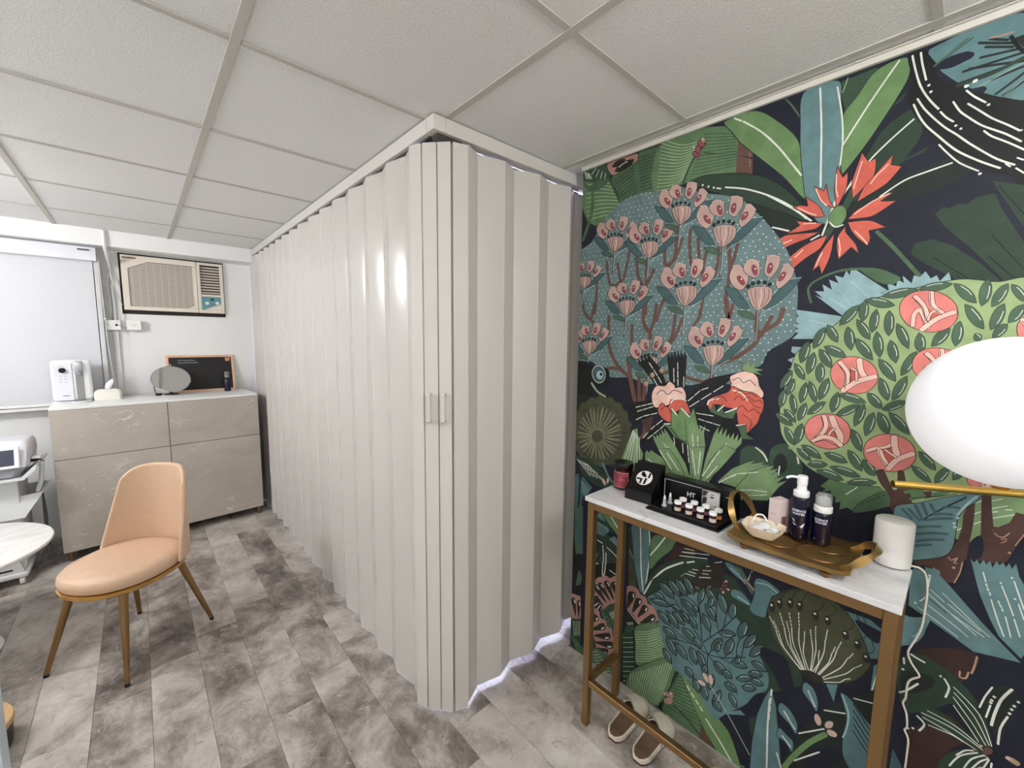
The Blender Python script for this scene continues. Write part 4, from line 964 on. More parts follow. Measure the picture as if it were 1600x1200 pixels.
S0 29 3.2 721,1138 -2,-12
S0 29 3.2 718,1123 -1,-11
S0 29 3.2 716,1109 -2,-12
S0 29 3.2 686,1122 -1,-10
S0 29 3.2 685,1110 -2,-10
S0 29 3.2 683,1097 -1,-10
S0 29 3.1 667,1121 -2,-19
S0 29 3.1 664,1098 -2,-19
S0 29 3.1 661,1075 -3,-19
F1 34 - 773,1389 2,-6 4,-4 6,-1 5,4 2,6 -1,5 -5,4 -6,1 -4,-4
D 29 2.2 781,1392
F1 34 - 810,1370 2,-7 5,-4 6,0 5,3 2,6 -2,6 -4,4 -6,1 -5,-4
D 29 2.3 818,1372
F1 34 - 836,1334 1,-7 5,-4 6,0 5,3 3,6 -2,6 -5,4 -6,1 -5,-4
D 29 2.3 843,1336
F0 28 - 859,1183 -52,25 9,-59 18,-15
F1 25 2:2.6 818,1298 -17,30 -35,3 -17,19 -23,-15 0,-8 -28,5 -15,-25 2,-22 32,-9 56,-29 30,-4 13,21
S1 29 3.8 811,1282 -29,20 -24,2 -18,-14 -16,12
F1 23 2:2.5 740,1279 -22,8 -33,-2 -18,-30 -4,-20 30,11 22,-8 20,-42 24,2 24,19 7,22 -16,25 -24,-14
S1 29 4.8 739,1268 -10,15 -33,6 -14,-6
F0 6 2:2.6 770,1183 -36,-3 2,72 -27,-24 -9,31 -35,-30 -14,34 -19,-66 -18,-45 56,-29 51,20 25,29
S1 29 4.9 734,1247 -20,-20
S1 29 4.7 698,1254 -33,-28
S1 29 5.0 761,1184 -23,4
S1 5 3.6 681,1216 -11,-85
S1 3 4.9 734,1174 -36,-38 -28,-5
F1 23 2:2.2 607,1289 -19,18 -51,25 -12,26 -28,-7 -44,-15 -24,-21 0,-33 7,-20 6,-25 20,-27 12,-12 24,26 12,47 28,6 39,6 13,-28
F1 25 2:2.1 536,1382 -18,13 -17,8 -26,2 -23,-17 -8,-28 -14,-22 5,-17 22,14 40,6 28,14
S1 29 4.1 529,1355 -22,0 -19,-13 -34,8
S1 29 4.1 524,1338 -28,-7 -19,-22
S1 29 3.3 517,1380 -27,-9 -20,20
S1 2 2.0 473,1315 -18,-22 -18,-3
S1 2 2.0 487,1260 -27,-20 6,-31
F0 8 2:1.8 501,1408 -3,19 12,7 -21,-6 -7,19 -8,-23 -18,20 7,-26 -28,-6 21,-6 -20,-12 34,7
F0 5 2:2.2 595,1255 -13,32 -9,-29 -15,27 -14,-33 -42,30 15,-42 33,1
S1 29 4.6 542,1259 -36,20
S1 29 4.3 568,1261 -18,20
S1 29 3.7 505,1220 -27,7
S1 29 4.5 604,1279 -7,16 -29,9
F0 5 2:1.9 502,1218 -26,9 -6,-33 -25,-12 37,-5
S1 2 2.2 517,1305 -13,16 -16,-13 -14,14 -19,-15 -14,7 -11,-11
S1 2 2.2 516,1329 -15,12 -18,-13 -15,6 -18,-10
S1 2 2.2 506,1277 -17,12 -17,-18 -16,12 -22,-16
S1 2 2.2 526,1370 -18,11 -16,-15 -17,11 -20,-18
S1 2 2.4 583,1297 -23,18 -20,-18
S1 2 2.7 799,1294 -22,20 -25,-15 -21,19 -34,-7
S1 2 2.8 778,1235 -22,20 -19,-20
F1 4 2:1.9 487,1117 -3,25 -21,17 -34,0 -23,-24 -8,-56 81,-20
S1 29 4.7 441,1156 -22,-15 -14,-23
F1 4 2:1.8 402,1136 -6,29 -23,19 -31,1 -24,-22 -5,-71 85,-22
S1 29 4.7 349,1175 -20,-14 -8,-30
F1 2 - 350,1124 2,-20 9,-14 11,-3 11,10 5,18 -3,20 -8,14 -12,2 -10,-9
S1 29 3.8 370,1110 2,-29
F0 8 - 837,1051 -7,15 -12,-8 -7,13 -11,-6 -131,-49 -76,-40 106,-29 135,63
F0 8 - 802,1117 1,16 -13,-9 1,15 -12,-9 1,17 -13,-10 6,25 -17,-18 5,24 -17,-18 -73,-101 -37,-84 65,-18
F0 8 - 668,1191 -17,29 6,-33 -18,30 6,-33 -13,18 1,-21 -14,20 2,-24 -15,26 4,-29 -7,-41 5,-80 5,-82 32,-9 12,117
F0 8 - 575,1180 -14,28 1,-30 -15,29 2,-32 -15,30 2,-33 -11,16 -2,-18 -13,25 0,-28 -13,26 1,-29 -13,24 0,-26 64,-95 54,-104 15,-5 -19,123
F0 8 2:1.9 510,1051 -30,32 -46,26 -21,7 8,-13 -23,5 18,-16 -25,8 16,-18 -32,8 -3,-33 82,-32
S0 29 3.0 760,1108 -17,-19
S0 29 3.0 738,1084 -16,-18
S0 29 3.0 717,1061 -15,-19
S0 29 2.9 699,1037 -15,-19
S0 29 3.0 742,1100 -10,-11
S0 29 3.0 729,1086 -9,-12
S0 29 3.0 717,1071 -10,-11
S0 29 3.0 705,1057 -10,-11
S0 29 2.8 651,1162 -4,-26
S0 29 2.8 646,1130 -3,-25
S0 29 2.8 642,1099 -4,-25
S0 29 2.8 637,1067 -3,-25
S0 29 2.8 632,1160 -3,-22
S0 29 2.8 629,1132 -3,-22
S0 29 2.8 625,1105 -3,-22
S0 29 2.8 622,1078 -3,-22
S0 29 2.6 531,1153 15,-22
S0 29 2.7 550,1126 17,-23
S0 29 2.7 571,1098 12,-26
S0 29 2.8 586,1066 12,-26
S0 29 2.7 547,1114 10,-17
S0 29 2.7 559,1093 10,-17
S0 29 2.7 571,1072 10,-17
S0 29 2.7 584,1051 10,-18
S0 29 2.4 461,1063 -12,4
S0 29 2.4 446,1068 -12,4
S0 29 2.4 431,1073 -11,4
S0 29 2.4 417,1078 -12,4
S0 29 3.2 823,1031 -13,-6
S0 29 3.2 807,1024 -13,-5
S0 29 3.1 791,1018 -12,-6
S0 29 3.1 776,1011 -13,-5
F0 8 2:2.5 899,1135 -25,16 -10,-70 -21,-31 4,-43 100,-17 -24,80
S0 29 3.2 893,1136 37,-142
S0 29 3.2 887,1131 28,-134
S0 29 3.1 882,1126 18,-125
S0 29 3.1 876,1121 10,-117
S0 29 3.1 871,1116 0,-108
S0 29 3.0 865,1111 -8,-100
S1 30 8.5 875,1103 12,-148
F0 8 2:2.5 843,1013 -20,14 9,-17 -20,5 -53,-31 -41,-41 59,8 60,48
F0 8 2:2.3 784,1084 -48,10 -51,-58 -26,-63 51,5
F0 8 2:2.1 662,1114 -60,12 5,-58 8,-78 22,-6
F0 8 2:2.0 538,1148 -39,-13 49,-79 50,-62 14,6 -29,82
F0 8 2:2.0 554,1011 -44,58 -51,37 -21,7 14,-13 -35,12 20,-19 -34,10 -4,-59 91,-37
F0 8 2:1.8 403,1103 -19,7 12,-19 -23,10 16,-23 -18,6 11,-18 -29,16 22,-29 -28,16 21,-28 27,-52 93,-24 6,41 -41,65
S0 29 3.6 774,1077 -11,-14
S0 29 3.6 761,1061 -12,-14
S0 29 3.6 747,1045 -11,-14
S0 29 3.5 734,1029 -11,-14
S0 29 3.5 744,1074 -11,-13
S0 29 3.5 731,1059 -11,-13
S0 29 3.5 718,1044 -10,-12
S0 29 3.5 706,1030 -11,-13
S0 29 3.3 648,1103 -4,-19
S0 29 3.3 644,1081 -4,-20
S0 29 3.3 639,1058 -4,-19
S0 29 3.3 634,1035 -3,-19
S0 29 3.2 618,1105 1,-18
S0 29 3.3 619,1084 1,-18
S0 29 3.3 620,1063 0,-19
S0 29 3.3 621,1041 0,-18
S0 29 3.1 552,1123 12,-22
S0 29 3.2 566,1097 12,-23
S0 29 3.2 580,1070 12,-24
S0 29 3.2 594,1042 12,-24
S0 29 3.1 557,1066 7,-11
S0 29 3.2 565,1053 8,-11
S0 29 3.2 574,1040 7,-11
S0 29 3.2 582,1027 8,-11
S0 29 3.0 549,1008 -25,22
S0 29 3.0 519,1034 -25,20
S0 29 2.9 489,1056 -27,9
S0 29 2.8 457,1067 -27,9
S0 29 3.0 530,1026 -7,5
S0 29 3.0 522,1032 -7,5
S0 29 3.0 513,1038 -7,5
S0 29 3.0 505,1043 -7,5
S0 29 2.9 488,978 -20,6
S0 29 2.9 464,986 -19,6
S0 29 2.8 441,994 -19,6
S0 29 2.8 418,1001 -19,7
S0 29 2.9 486,999 -20,6
S0 29 2.9 463,1006 -19,6
S0 29 2.8 440,1012 -19,3
S0 29 2.8 418,1016 -18,1
F0 3 - 1187,967 -76,0 -112,-55 -32,-39 80,-23 95,25
S0 29 3.3 1179,952 -23,-18
S0 29 3.3 1151,930 -23,-17
S0 29 3.2 1122,909 -22,-17
S0 29 3.3 1165,949 -24,-17
S0 29 3.3 1134,928 -24,-16
S0 29 3.2 1104,907 -23,-16
S0 29 3.3 1151,947 -26,-17
S0 29 3.2 1118,926 -25,-16
S0 29 3.2 1086,906 -25,-15
S0 29 3.3 1137,944 -27,-15
S0 29 3.2 1103,925 -27,-16
S0 29 3.1 1069,905 -27,-15
S0 29 3.2 1124,942 -30,-15
S0 29 3.2 1087,923 -28,-15
S0 29 3.1 1052,904 -28,-14
S1 16 12.2 1036,963 -30,-47 -26,-25
S1 16 9.7 1141,870 -48,-32
F1 13 - 1162,853 -49,-21 -8,-20 47,-43 14,7
F1 21 - 1020,888 -4,-9 0,-7 4,-3 6,3 7,7 4,9 0,7 -4,3 -7,-3
F1 21 - 1000,895 2,-9 4,-5 4,-1 2,5 0,9 -2,8 -4,6 -4,0 -2,-5
F1 9 2:1.8 352,1468 20,-96 10,-81 -11,-80 -44,-57 -43,-36 -93,-28 -94,-5 -218,35 48,527 41,-2 61,12 77,-15 60,-15 51,-24 53,-59 54,-52
F2 10 2:1.2 169,1625 -18,-6 -21,1 -19,7 -13,11 17,5 20,0 20,-7
S1 29 1.6 152,1633 -18,5 -14,2
F2 10 2:1.1 99,1638 -15,-6 -17,0 -16,5 -11,10 14,6 17,0 17,-5
S1 29 1.5 85,1645 -15,4 -12,0
F2 10 2:1.0 39,1648 -6,-18 -10,-17 -13,-11 -13,-4 5,18 10,16 14,12
S1 29 1.4 26,1640 -12,-11 -7,-11
F2 10 2:1.0 -17,1654 8,-11 4,-17 -1,-19 -5,-17 -9,11 -4,17 1,19
S1 29 1.3 -20,1636 0,-16 2,-13
F2 10 2:0.9 -48,1640 10,-5 8,-13 4,-17 -1,-18 -10,6 -8,13 -4,17
S1 29 1.3 -46,1624 4,-15 5,-9
F2 10 2:0.9 -52,1638 -2,-14 -7,-14 -8,-10 -10,-5 3,15 6,13 9,11
S1 29 1.3 -61,1630 -7,-9 -5,-10
F2 10 2:1.0 16,1597 -3,-20 -8,-19 -12,-15 -13,-7 3,19 8,19 12,16
S1 29 1.4 4,1585 -10,-14 -7,-13
F2 10 2:0.9 -46,1595 10,-8 6,-15 3,-20 -3,-18 -10,8 -7,16 -2,19
S1 29 1.3 -46,1577 3,-16 4,-12
F2 10 2:0.9 -77,1592 10,-3 8,-9 4,-14 0,-16 -10,3 -8,9 -4,14
S1 29 1.3 -74,1578 4,-12 5,-8
F2 10 2:0.9 -55,1548 8,0 8,-7 4,-11 1,-13 -9,0 -7,7 -5,11
S1 29 1.3 -52,1536 4,-9 5,-5
F2 10 2:1.2 203,1618 -14,-13 -17,-9 -18,-1 -14,5 13,13 17,8 18,3
S1 29 1.6 186,1619 -16,-3 -12,-5
F2 10 2:1.2 201,1618 8,-11 4,-16 -2,-17 -8,-14 -8,11 -3,16 2,17
S1 29 1.7 197,1603 -1,-15 2,-12
F2 10 2:1.2 212,1606 15,-5 14,-13 9,-18 3,-20 -15,5 -14,14 -9,18
S1 29 1.7 219,1588 9,-16 9,-10
F2 10 2:1.2 176,1593 8,-12 4,-17 -1,-19 -6,-16 -9,12 -3,18 1,18
S1 29 1.6 173,1576 -1,-16 2,-13
F2 10 2:1.2 150,1588 7,-14 1,-19 -3,-19 -9,-16 -7,15 -1,19 3,19
S1 29 1.6 144,1571 -2,-17 0,-14
F2 10 2:1.2 133,1554 0,-19 -6,-20 -10,-17 -12,-11 0,19 5,20 10,17
S1 29 1.6 122,1540 -8,-16 -5,-14
F2 10 2:1.1 89,1529 5,-13 1,-16 -5,-14 -10,-10 -5,13 0,15 4,14
S1 29 1.5 82,1516 -4,-13 0,-10
F2 10 2:1.0 35,1540 12,-3 10,-10 6,-15 1,-18 -12,4 -10,10 -6,15
S1 29 1.5 39,1525 6,-13 7,-8
F2 10 2:1.0 20,1557 8,-11 3,-17 -1,-18 -7,-16 -8,12 -3,17 2,18
S1 29 1.4 17,1541 -1,-16 2,-12
F2 10 2:1.2 216,1567 -2,-18 -7,-18 -11,-14 -13,-7 1,17 7,18 11,14
S1 29 1.7 204,1555 -10,-13 -6,-12
F2 10 2:1.3 234,1547 5,-16 0,-19 -7,-19 -11,-13 -5,17 0,19 6,18
S1 29 1.7 225,1531 -4,-16 -2,-14
F2 10 2:1.3 281,1553 1,-17 -6,-16 -10,-12 -13,-6 0,16 5,16 10,13
S1 29 1.8 270,1543 -8,-12 -5,-10
F2 10 2:1.3 286,1546 13,-9 9,-16 4,-19 -3,-19 -13,9 -9,16 -4,19
S1 29 1.9 287,1527 4,-16 6,-12
F2 10 2:1.3 215,1514 -3,-20 -10,-19 -14,-14 -15,-6 4,20 9,18 14,15
S1 29 1.7 201,1503 -12,-13 -7,-13
F2 10 2:1.2 171,1533 5,-17 0,-20 -6,-19 -11,-15 -5,18 1,20 6,19
S1 29 1.6 164,1516 -5,-17 -1,-14
F2 10 2:1.2 142,1510 4,-16 -2,-18 -7,-16 -11,-11 -4,16 3,18 6,16
S1 29 1.6 134,1496 -6,-15 -2,-12
F2 10 2:1.3 284,1490 -9,-16 -14,-11 -16,-4 -14,3 8,15 14,11 16,5
S1 29 1.8 269,1489 -14,-6 -10,-6
F2 10 2:1.4 295,1483 -1,-18 -7,-18 -12,-13 -14,-6 1,18 7,18 12,13
S1 29 1.8 282,1473 -9,-13 -6,-11
F2 10 2:1.4 322,1506 12,-11 8,-18 1,-20 -5,-18 -13,11 -7,18 -1,20
S1 29 1.9 321,1487 2,-17 4,-13
F2 10 2:1.4 306,1473 11,-12 6,-18 0,-20 -6,-17 -11,13 -6,18 0,19
S1 29 1.9 304,1455 1,-17 3,-13
F2 10 2:1.1 89,1482 12,-9 9,-17 5,-20 -1,-20 -12,10 -9,16 -5,20
S1 29 1.5 92,1462 4,-17 6,-12
F2 10 2:1.0 -6,1526 1,-8 -2,-7 -5,-3 -5,1 -1,9 2,6 5,3
S1 29 1.4 -10,1525 -4,-4 -2,-4
F2 10 2:1.2 162,1460 -3,-20 -9,-19 -14,-14 -14,-7 3,20 9,19 13,14
S1 29 1.6 149,1449 -12,-14 -7,-12
F2 10 2:1.1 102,1417 12,-10 9,-18 4,-20 -1,-20 -12,10 -9,18 -5,20
S1 29 1.6 104,1397 4,-18 6,-13
F2 10 2:1.2 155,1409 2,-18 -3,-19 -9,-15 -11,-9 -3,17 4,18 8,16
S1 29 1.6 145,1396 -6,-15 -4,-12
F2 10 2:1.1 98,1350 12,2 14,-5 12,-10 7,-15 -13,-2 -13,6 -12,10
S1 29 1.6 107,1338 11,-8 9,-5
F2 10 2:1.2 178,1365 -3,-17 -8,-13 -12,-9 -12,-1 3,16 8,13 11,9
S1 29 1.7 166,1359 -10,-9 -6,-9
F2 10 2:1.3 240,1354 -13,-12 -17,-7 -18,-2 -15,5 13,12 17,7 18,2
S1 29 1.8 223,1355 -16,-3 -12,-4
F2 10 2:1.3 241,1361 10,-12 6,-16 0,-19 -6,-15 -10,11 -6,17 0,18
S1 29 1.8 239,1344 0,-16 4,-12
F2 10 2:1.3 266,1400 12,-11 8,-18 2,-20 -4,-19 -12,12 -8,18 -2,20
S1 29 1.9 266,1381 3,-17 4,-13
F2 10 2:1.4 268,1329 14,-2 13,-10 11,-15 4,-17 -14,4 -13,10 -10,14
S1 29 1.9 276,1315 9,-13 9,-8
F2 10 2:1.3 190,1330 15,-1 16,-9 13,-13 9,-17 -15,2 -16,8 -14,14
S1 29 1.8 201,1316 13,-12 11,-7
F2 10 2:1.2 181,1335 11,-11 7,-18 2,-21 -3,-18 -11,12 -8,18 -2,20
S1 29 1.7 180,1317 3,-18 5,-13
F2 10 2:1.2 160,1313 11,-12 6,-19 0,-20 -5,-18 -11,14 -6,18 0,20
S1 29 1.7 158,1295 2,-18 3,-13
F2 10 2:1.2 151,1315 1,-19 -5,-18 -9,-14 -13,-7 -2,19 5,18 10,14
S1 29 1.6 140,1304 -8,-13 -4,-13
F2 10 2:1.2 130,1318 -6,-20 -11,-17 -14,-12 -14,-5 5,19 11,17 14,13
S1 29 1.6 116,1309 -13,-12 -8,-12
F2 10 2:1.4 312,1387 2,-17 -3,-20 -9,-17 -11,-11 -2,17 3,20 8,17
S1 29 1.9 302,1373 -6,-16 -3,-13
F2 10 2:1.4 319,1382 10,-13 5,-17 0,-19 -5,-16 -10,13 -5,18 0,18
S1 29 1.9 317,1365 1,-17 3,-12
F2 10 2:1.4 288,1443 9,-13 2,-17 -4,-18 -9,-13 -8,14 -2,17 3,17
S1 29 1.9 283,1428 -3,-15 1,-12
F2 10 2:1.4 354,1438 -1,-16 -6,-16 -11,-12 -12,-5 0,16 7,15 10,12
S1 29 2.0 343,1428 -9,-11 -5,-10
F2 10 2:1.4 357,1416 13,-8 11,-16 6,-18 -1,-18 -13,9 -11,15 -6,18
S1 29 2.0 360,1398 6,-16 7,-11
F2 10 2:1.4 351,1391 10,-8 7,-14 2,-16 -4,-15 -11,9 -7,14 -1,16
S1 29 2.0 350,1376 2,-14 4,-10
F2 10 2:1.5 374,1357 9,-12 6,-17 -1,-17 -6,-15 -10,12 -5,17 1,17
S1 29 2.0 371,1341 1,-16 2,-12
F2 10 2:1.5 354,1344 4,-16 -2,-18 -6,-17 -9,-12 -4,16 1,18 6,17
S1 29 2.0 346,1330 -4,-16 -2,-13
F2 10 2:1.4 315,1321 11,-10 7,-15 2,-18 -4,-15 -11,10 -7,16 -2,17
S1 29 2.0 315,1305 2,-15 4,-11
F2 10 2:1.5 394,1279 -7,-16 -12,-12 -16,-7 -15,1 7,16 12,12 16,6
S1 29 2.0 379,1275 -13,-7 -10,-7
F2 10 2:1.5 371,1294 -2,-14 -8,-13 -12,-8 -12,-2 2,14 8,13 12,8
S1 29 2.0 360,1289 -10,-9 -6,-8
F2 10 2:1.5 365,1240 0,-18 -7,-18 -11,-13 -13,-6 0,17 7,17 11,14
S1 29 2.0 353,1229 -9,-13 -5,-11
F2 10 2:1.4 320,1257 12,-13 6,-18 1,-20 -7,-16 -12,13 -6,18 0,19
S1 29 2.0 318,1239 1,-17 3,-13
F2 10 2:1.3 203,1259 1,-18 -5,-20 -10,-15 -12,-8 -1,18 4,19 10,16
S1 29 1.7 192,1247 -8,-14 -4,-13
F2 10 2:1.4 318,1190 -8,-15 -14,-12 -16,-5 -15,1 8,15 13,12 16,6
S1 29 1.9 302,1187 -14,-6 -10,-7
F2 10 2:1.4 261,1177 -11,-12 -16,-7 -16,-2 -14,5 10,13 15,7 17,2
S1 29 1.8 245,1179 -15,-3 -11,-4
F2 10 2:1.3 207,1198 -2,-19 -8,-18 -12,-13 -14,-4 2,19 8,17 12,13
S1 29 1.8 194,1189 -10,-12 -7,-12
F2 10 2:1.3 173,1178 -1,-17 -7,-14 -10,-9 -12,-1 1,17 7,13 10,9
S1 29 1.7 162,1172 -8,-9 -6,-9
F2 10 2:1.5 329,1178 -5,-14 -10,-11 -12,-6 -12,-1 5,14 10,10 12,7
S1 29 2.0 317,1174 -11,-7 -7,-7
F2 10 2:1.4 299,1134 -11,-6 -15,0 -14,6 -10,10 11,6 14,0 14,-5
S1 29 1.9 287,1142 -13,4 -10,0
F2 10 2:1.4 245,1140 -15,-12 -20,-6 -20,-1 -17,6 14,12 19,6 21,1
S1 29 1.8 225,1142 -18,-2 -14,-3
F2 10 2:1.4 276,1122 -13,-12 -19,-7 -19,-1 -16,6 12,12 19,7 19,1
S1 29 1.9 258,1124 -18,-2 -13,-4
F2 10 2:1.3 203,1103 -15,-5 -19,2 -18,8 -13,12 15,5 18,-2 18,-8
S1 29 1.7 187,1112 -16,6 -13,3
F2 10 2:1.1 65,1224 -4,-17 -9,-14 -11,-9 -12,-3 4,16 9,14 11,10
S1 29 1.5 54,1217 -10,-9 -7,-10
F2 10 2:1.1 75,1183 -6,-15 -10,-12 -12,-7 -12,-1 6,14 10,12 12,8
S1 29 1.5 63,1178 -10,-7 -8,-8
F2 10 2:1.1 7,1197 10,-6 8,-12 5,-15 -1,-16 -10,6 -8,12 -4,15
S1 29 1.5 9,1182 5,-13 5,-10
F2 10 2:1.1 -1,1164 -10,6 -6,11 -4,14 1,15 9,-6 7,-11 4,-14
S1 29 1.4 -3,1178 -4,13 -4,8
F2 10 2:1.0 -41,1420 1,-14 -4,-13 -6,-11 -9,-5 -1,13 4,14 6,11
S1 29 1.3 -48,1412 -6,-10 -3,-10
F2 10 2:1.0 -59,1253 1,-13 -2,-14 -6,-10 -9,-5 -1,13 3,14 6,10
S1 29 1.3 -66,1245 -5,-10 -2,-9
F2 10 2:1.0 -39,1387 4,-11 -1,-13 -3,-13 -7,-8 -4,12 0,13 4,12
S1 29 1.3 -44,1377 -3,-11 -1,-9
F2 10 2:1.0 -23,1459 6,-8 3,-13 -1,-13 -5,-12 -7,9 -2,12 1,13
S1 29 1.4 -26,1447 0,-12 1,-9
F2 10 2:0.9 -66,1494 7,-6 5,-11 1,-14 -2,-14 -8,7 -4,11 -2,14
S1 29 1.3 -67,1481 2,-12 3,-8
F2 10 2:1.0 -50,1427 4,-11 1,-13 -4,-12 -6,-9 -4,11 -1,12 3,13
S1 29 1.3 -55,1416 -2,-11 0,-9
F2 10 2:1.0 -33,1407 0,-14 -4,-14 -8,-11 -9,-4 1,14 4,14 7,10
S1 29 1.3 -41,1399 -6,-10 -3,-9
F2 10 2:1.0 1,1383 7,-8 4,-13 0,-14 -4,-13 -8,9 -4,12 0,15
S1 29 1.4 -1,1370 0,-12 3,-10
F2 10 2:1.0 -51,1428 6,-9 2,-13 -2,-13 -5,-10 -6,9 -2,12 2,13
S1 29 1.3 -54,1416 -1,-12 1,-8
F2 10 2:0.9 -66,1416 4,-10 1,-13 -4,-12 -6,-9 -4,11 0,13 3,12
S1 29 1.3 -70,1406 -3,-11 0,-9
F2 10 2:0.9 -78,1478 7,-6 4,-11 2,-14 -3,-13 -7,6 -5,12 -1,13
S1 29 1.3 -79,1465 2,-11 3,-9
F2 10 2:1.0 -13,1279 4,-12 0,-14 -4,-12 -8,-8 -4,13 1,13 4,12
S1 29 1.4 -18,1269 -3,-11 -1,-9
F2 10 2:1.0 -3,1408 8,-8 4,-12 0,-15 -4,-13 -7,8 -4,13 -1,14
S1 29 1.4 -4,1395 1,-13 2,-9
F2 10 2:1.0 -74,1253 0,-15 -4,-13 -7,-10 -8,-4 0,14 4,13 6,10
S1 29 1.3 -82,1245 -5,-9 -3,-9
F2 10 2:1.0 -80,1235 7,-7 5,-13 2,-15 -2,-14 -8,8 -5,13 -2,15
S1 29 1.3 -80,1221 2,-12 3,-10
F2 10 2:1.0 -26,1221 3,-14 -3,-14 -5,-11 -9,-5 -2,13 2,14 6,11
S1 29 1.4 -32,1212 -5,-10 -2,-9
F2 10 2:1.0 -40,1231 3,-12 0,-14 -4,-12 -8,-7 -3,13 0,13 4,12
S1 29 1.4 -46,1221 -3,-10 -1,-10
F2 10 2:0.9 -73,1425 6,-8 4,-12 0,-13 -4,-13 -7,8 -3,12 0,13
S1 29 1.3 -75,1412 1,-12 2,-8
F2 10 2:1.0 -24,1466 6,-9 2,-12 -2,-13 -6,-11 -6,9 -2,12 2,13
S1 29 1.4 -27,1454 -2,-11 1,-9
F2 10 2:0.9 -91,1415 8,-6 5,-11 1,-14 -2,-14 -7,7 -5,11 -2,14
S1 29 1.3 -91,1402 2,-12 3,-9
F2 10 2:1.0 27,1454 2,-13 -2,-14 -6,-12 -9,-7 -2,13 2,14 6,12
S1 29 1.4 20,1445 -5,-11 -2,-10
F2 10 2:1.0 -18,1421 8,-7 5,-12 1,-15 -3,-13 -8,7 -5,12 -1,15
S1 29 1.4 -18,1408 1,-13 3,-9
F2 10 2:0.9 -95,1390 6,-7 3,-12 0,-14 -4,-12 -6,8 -3,12 0,13
S1 29 1.3 -97,1378 0,-12 2,-8
F2 10 2:1.0 -3,1304 8,-8 5,-13 0,-15 -4,-13 -7,8 -5,13 0,15
S1 29 1.4 -4,1291 1,-13 3,-10
F1 24 2:1.4 25,1570 5,-20 14,-14 21,-6 24,5 22,14 15,22 5,25 -6,21 -16,14 -22,4 -23,-6 -21,-15 -14,-21
F0 23 - 89,1566 -5,29 -10,-8 -8,-10 -14,-5 17,-18 13,-14
S1 2 10.4 102,1547 0,27 -9,14 -14,-29 -4,-19
S1 25 8.2 102,1547 0,27 -9,14 -14,-29 -4,-19
S1 2 11.6 103,1620 -16,-23 -10,-29 -3,-26
S1 25 9.5 103,1620 -16,-23 -10,-29 -3,-26
S1 2 11.5 75,1628 -5,-31 -18,-20
S1 25 9.4 75,1628 -5,-31 -18,-20
S1 2 12.8 84,1537 -24,26 -28,15
S1 25 10.6 84,1537 -24,26 -28,15
S1 2 6.2 76,1559 -5,19 -13,9
S1 25 4.0 76,1559 -5,19 -13,9
S1 2 1.4 109,1619 -20,-24 -8,-27 -7,-14
S1 2 1.3 77,1628 -4,-31 -19,-22 -2,-3
F1 24 2:1.2 -112,1530 2,-13 6,-10 8,-4 10,2 9,8 6,12 2,15 -2,13 -6,10 -9,4 -10,-3 -8,-8 -6,-12
F0 23 2:1.0 -86,1544 -7,-3 -1,-14 4,-7 3,3
S1 2 9.8 -76,1557 -8,-16 -2,-15 1,-16
S1 25 7.9 -76,1557 -8,-16 -2,-15 1,-16
S1 2 10.7 -93,1561 -3,-17 -5,-14
S1 25 8.9 -93,1561 -3,-17 -5,-14
S1 2 10.8 -84,1508 -10,15 -15,9
S1 25 9.0 -84,1508 -10,15 -15,9
S1 2 5.2 -87,1548 -5,-6
S1 25 3.4 -87,1548 -5,-6
S1 2 5.2 -92,1541 -2,-15
S1 25 3.4 -92,1541 -2,-15
S1 2 1.1 -75,1555 -7,-14 -2,-15 0,-15
S1 2 1.1 -87,1547 -1,-27
F1 24 2:1.7 158,1406 6,-21 14,-17 21,-8 23,2 22,12 14,20 5,23 -6,22 -16,17 -22,7 -23,-4 -20,-12 -13,-19
F0 23 2:1.4 220,1425 -17,-4 -2,-21 11,-13 7,4
S1 2 13.8 243,1445 -17,-25 -4,-24 3,-27
S1 25 11.2 243,1445 -17,-25 -4,-24 3,-27
S1 2 15.0 201,1454 -5,-28 -11,-20
S1 25 12.5 201,1454 -5,-28 -11,-20
S1 2 15.1 230,1366 -27,27 -38,17
S1 25 12.6 230,1366 -27,27 -38,17
S1 2 7.2 218,1432 -13,-9
S1 25 4.7 218,1432 -13,-9
S1 2 7.2 205,1421 -2,-24
S1 25 4.7 205,1421 -2,-24
S1 2 1.6 248,1442 -18,-23 -4,-23 1,-25
S1 2 1.6 218,1430 -1,-43
F1 24 2:1.8 204,1243 5,-22 15,-18 22,-11 24,0 23,9 15,19 5,23 -7,24 -17,18 -22,9 -25,0 -20,-11 -14,-18
F0 23 2:1.5 258,1262 -16,-16 -9,-25 17,4 20,1
S1 2 14.9 269,1285 -7,-28 15,-35 12,-14
S1 25 12.1 269,1285 -7,-28 15,-35 12,-14
S1 2 17.5 250,1285 -12,-29 -12,-22 1,-24
S1 25 14.8 250,1285 -12,-29 -12,-22 1,-24
S1 2 14.4 289,1210 -24,15 -25,-3 -16,-14
S1 25 11.7 289,1210 -24,15 -25,-3 -16,-14
S1 2 7.7 253,1234 -4,10 -7,9
S1 25 5.0 253,1234 -4,10 -7,9
S1 2 1.7 274,1284 -7,-28 13,-32 12,-12
S1 2 1.7 284,1204 -20,11 -20,-6 -15,-6
F1 24 2:1.6 68,1209 5,-22 14,-18 21,-11 23,-2 22,10 15,18 5,23 -6,23 -16,18 -22,10 -23,0 -20,-10 -13,-17
F0 23 2:1.4 129,1220 -14,8 -11,-22 -1,-14 13,-12 16,11
S1 2 11.4 165,1203 -17,11 -19,6 -13,12
S1 25 9.0 165,1203 -17,11 -19,6 -13,12
S1 2 15.6 113,1252 -2,-23 -7,-23
S1 25 13.3 113,1252 -2,-23 -7,-23
S1 2 13.0 141,1213 -9,-22 -11,-17
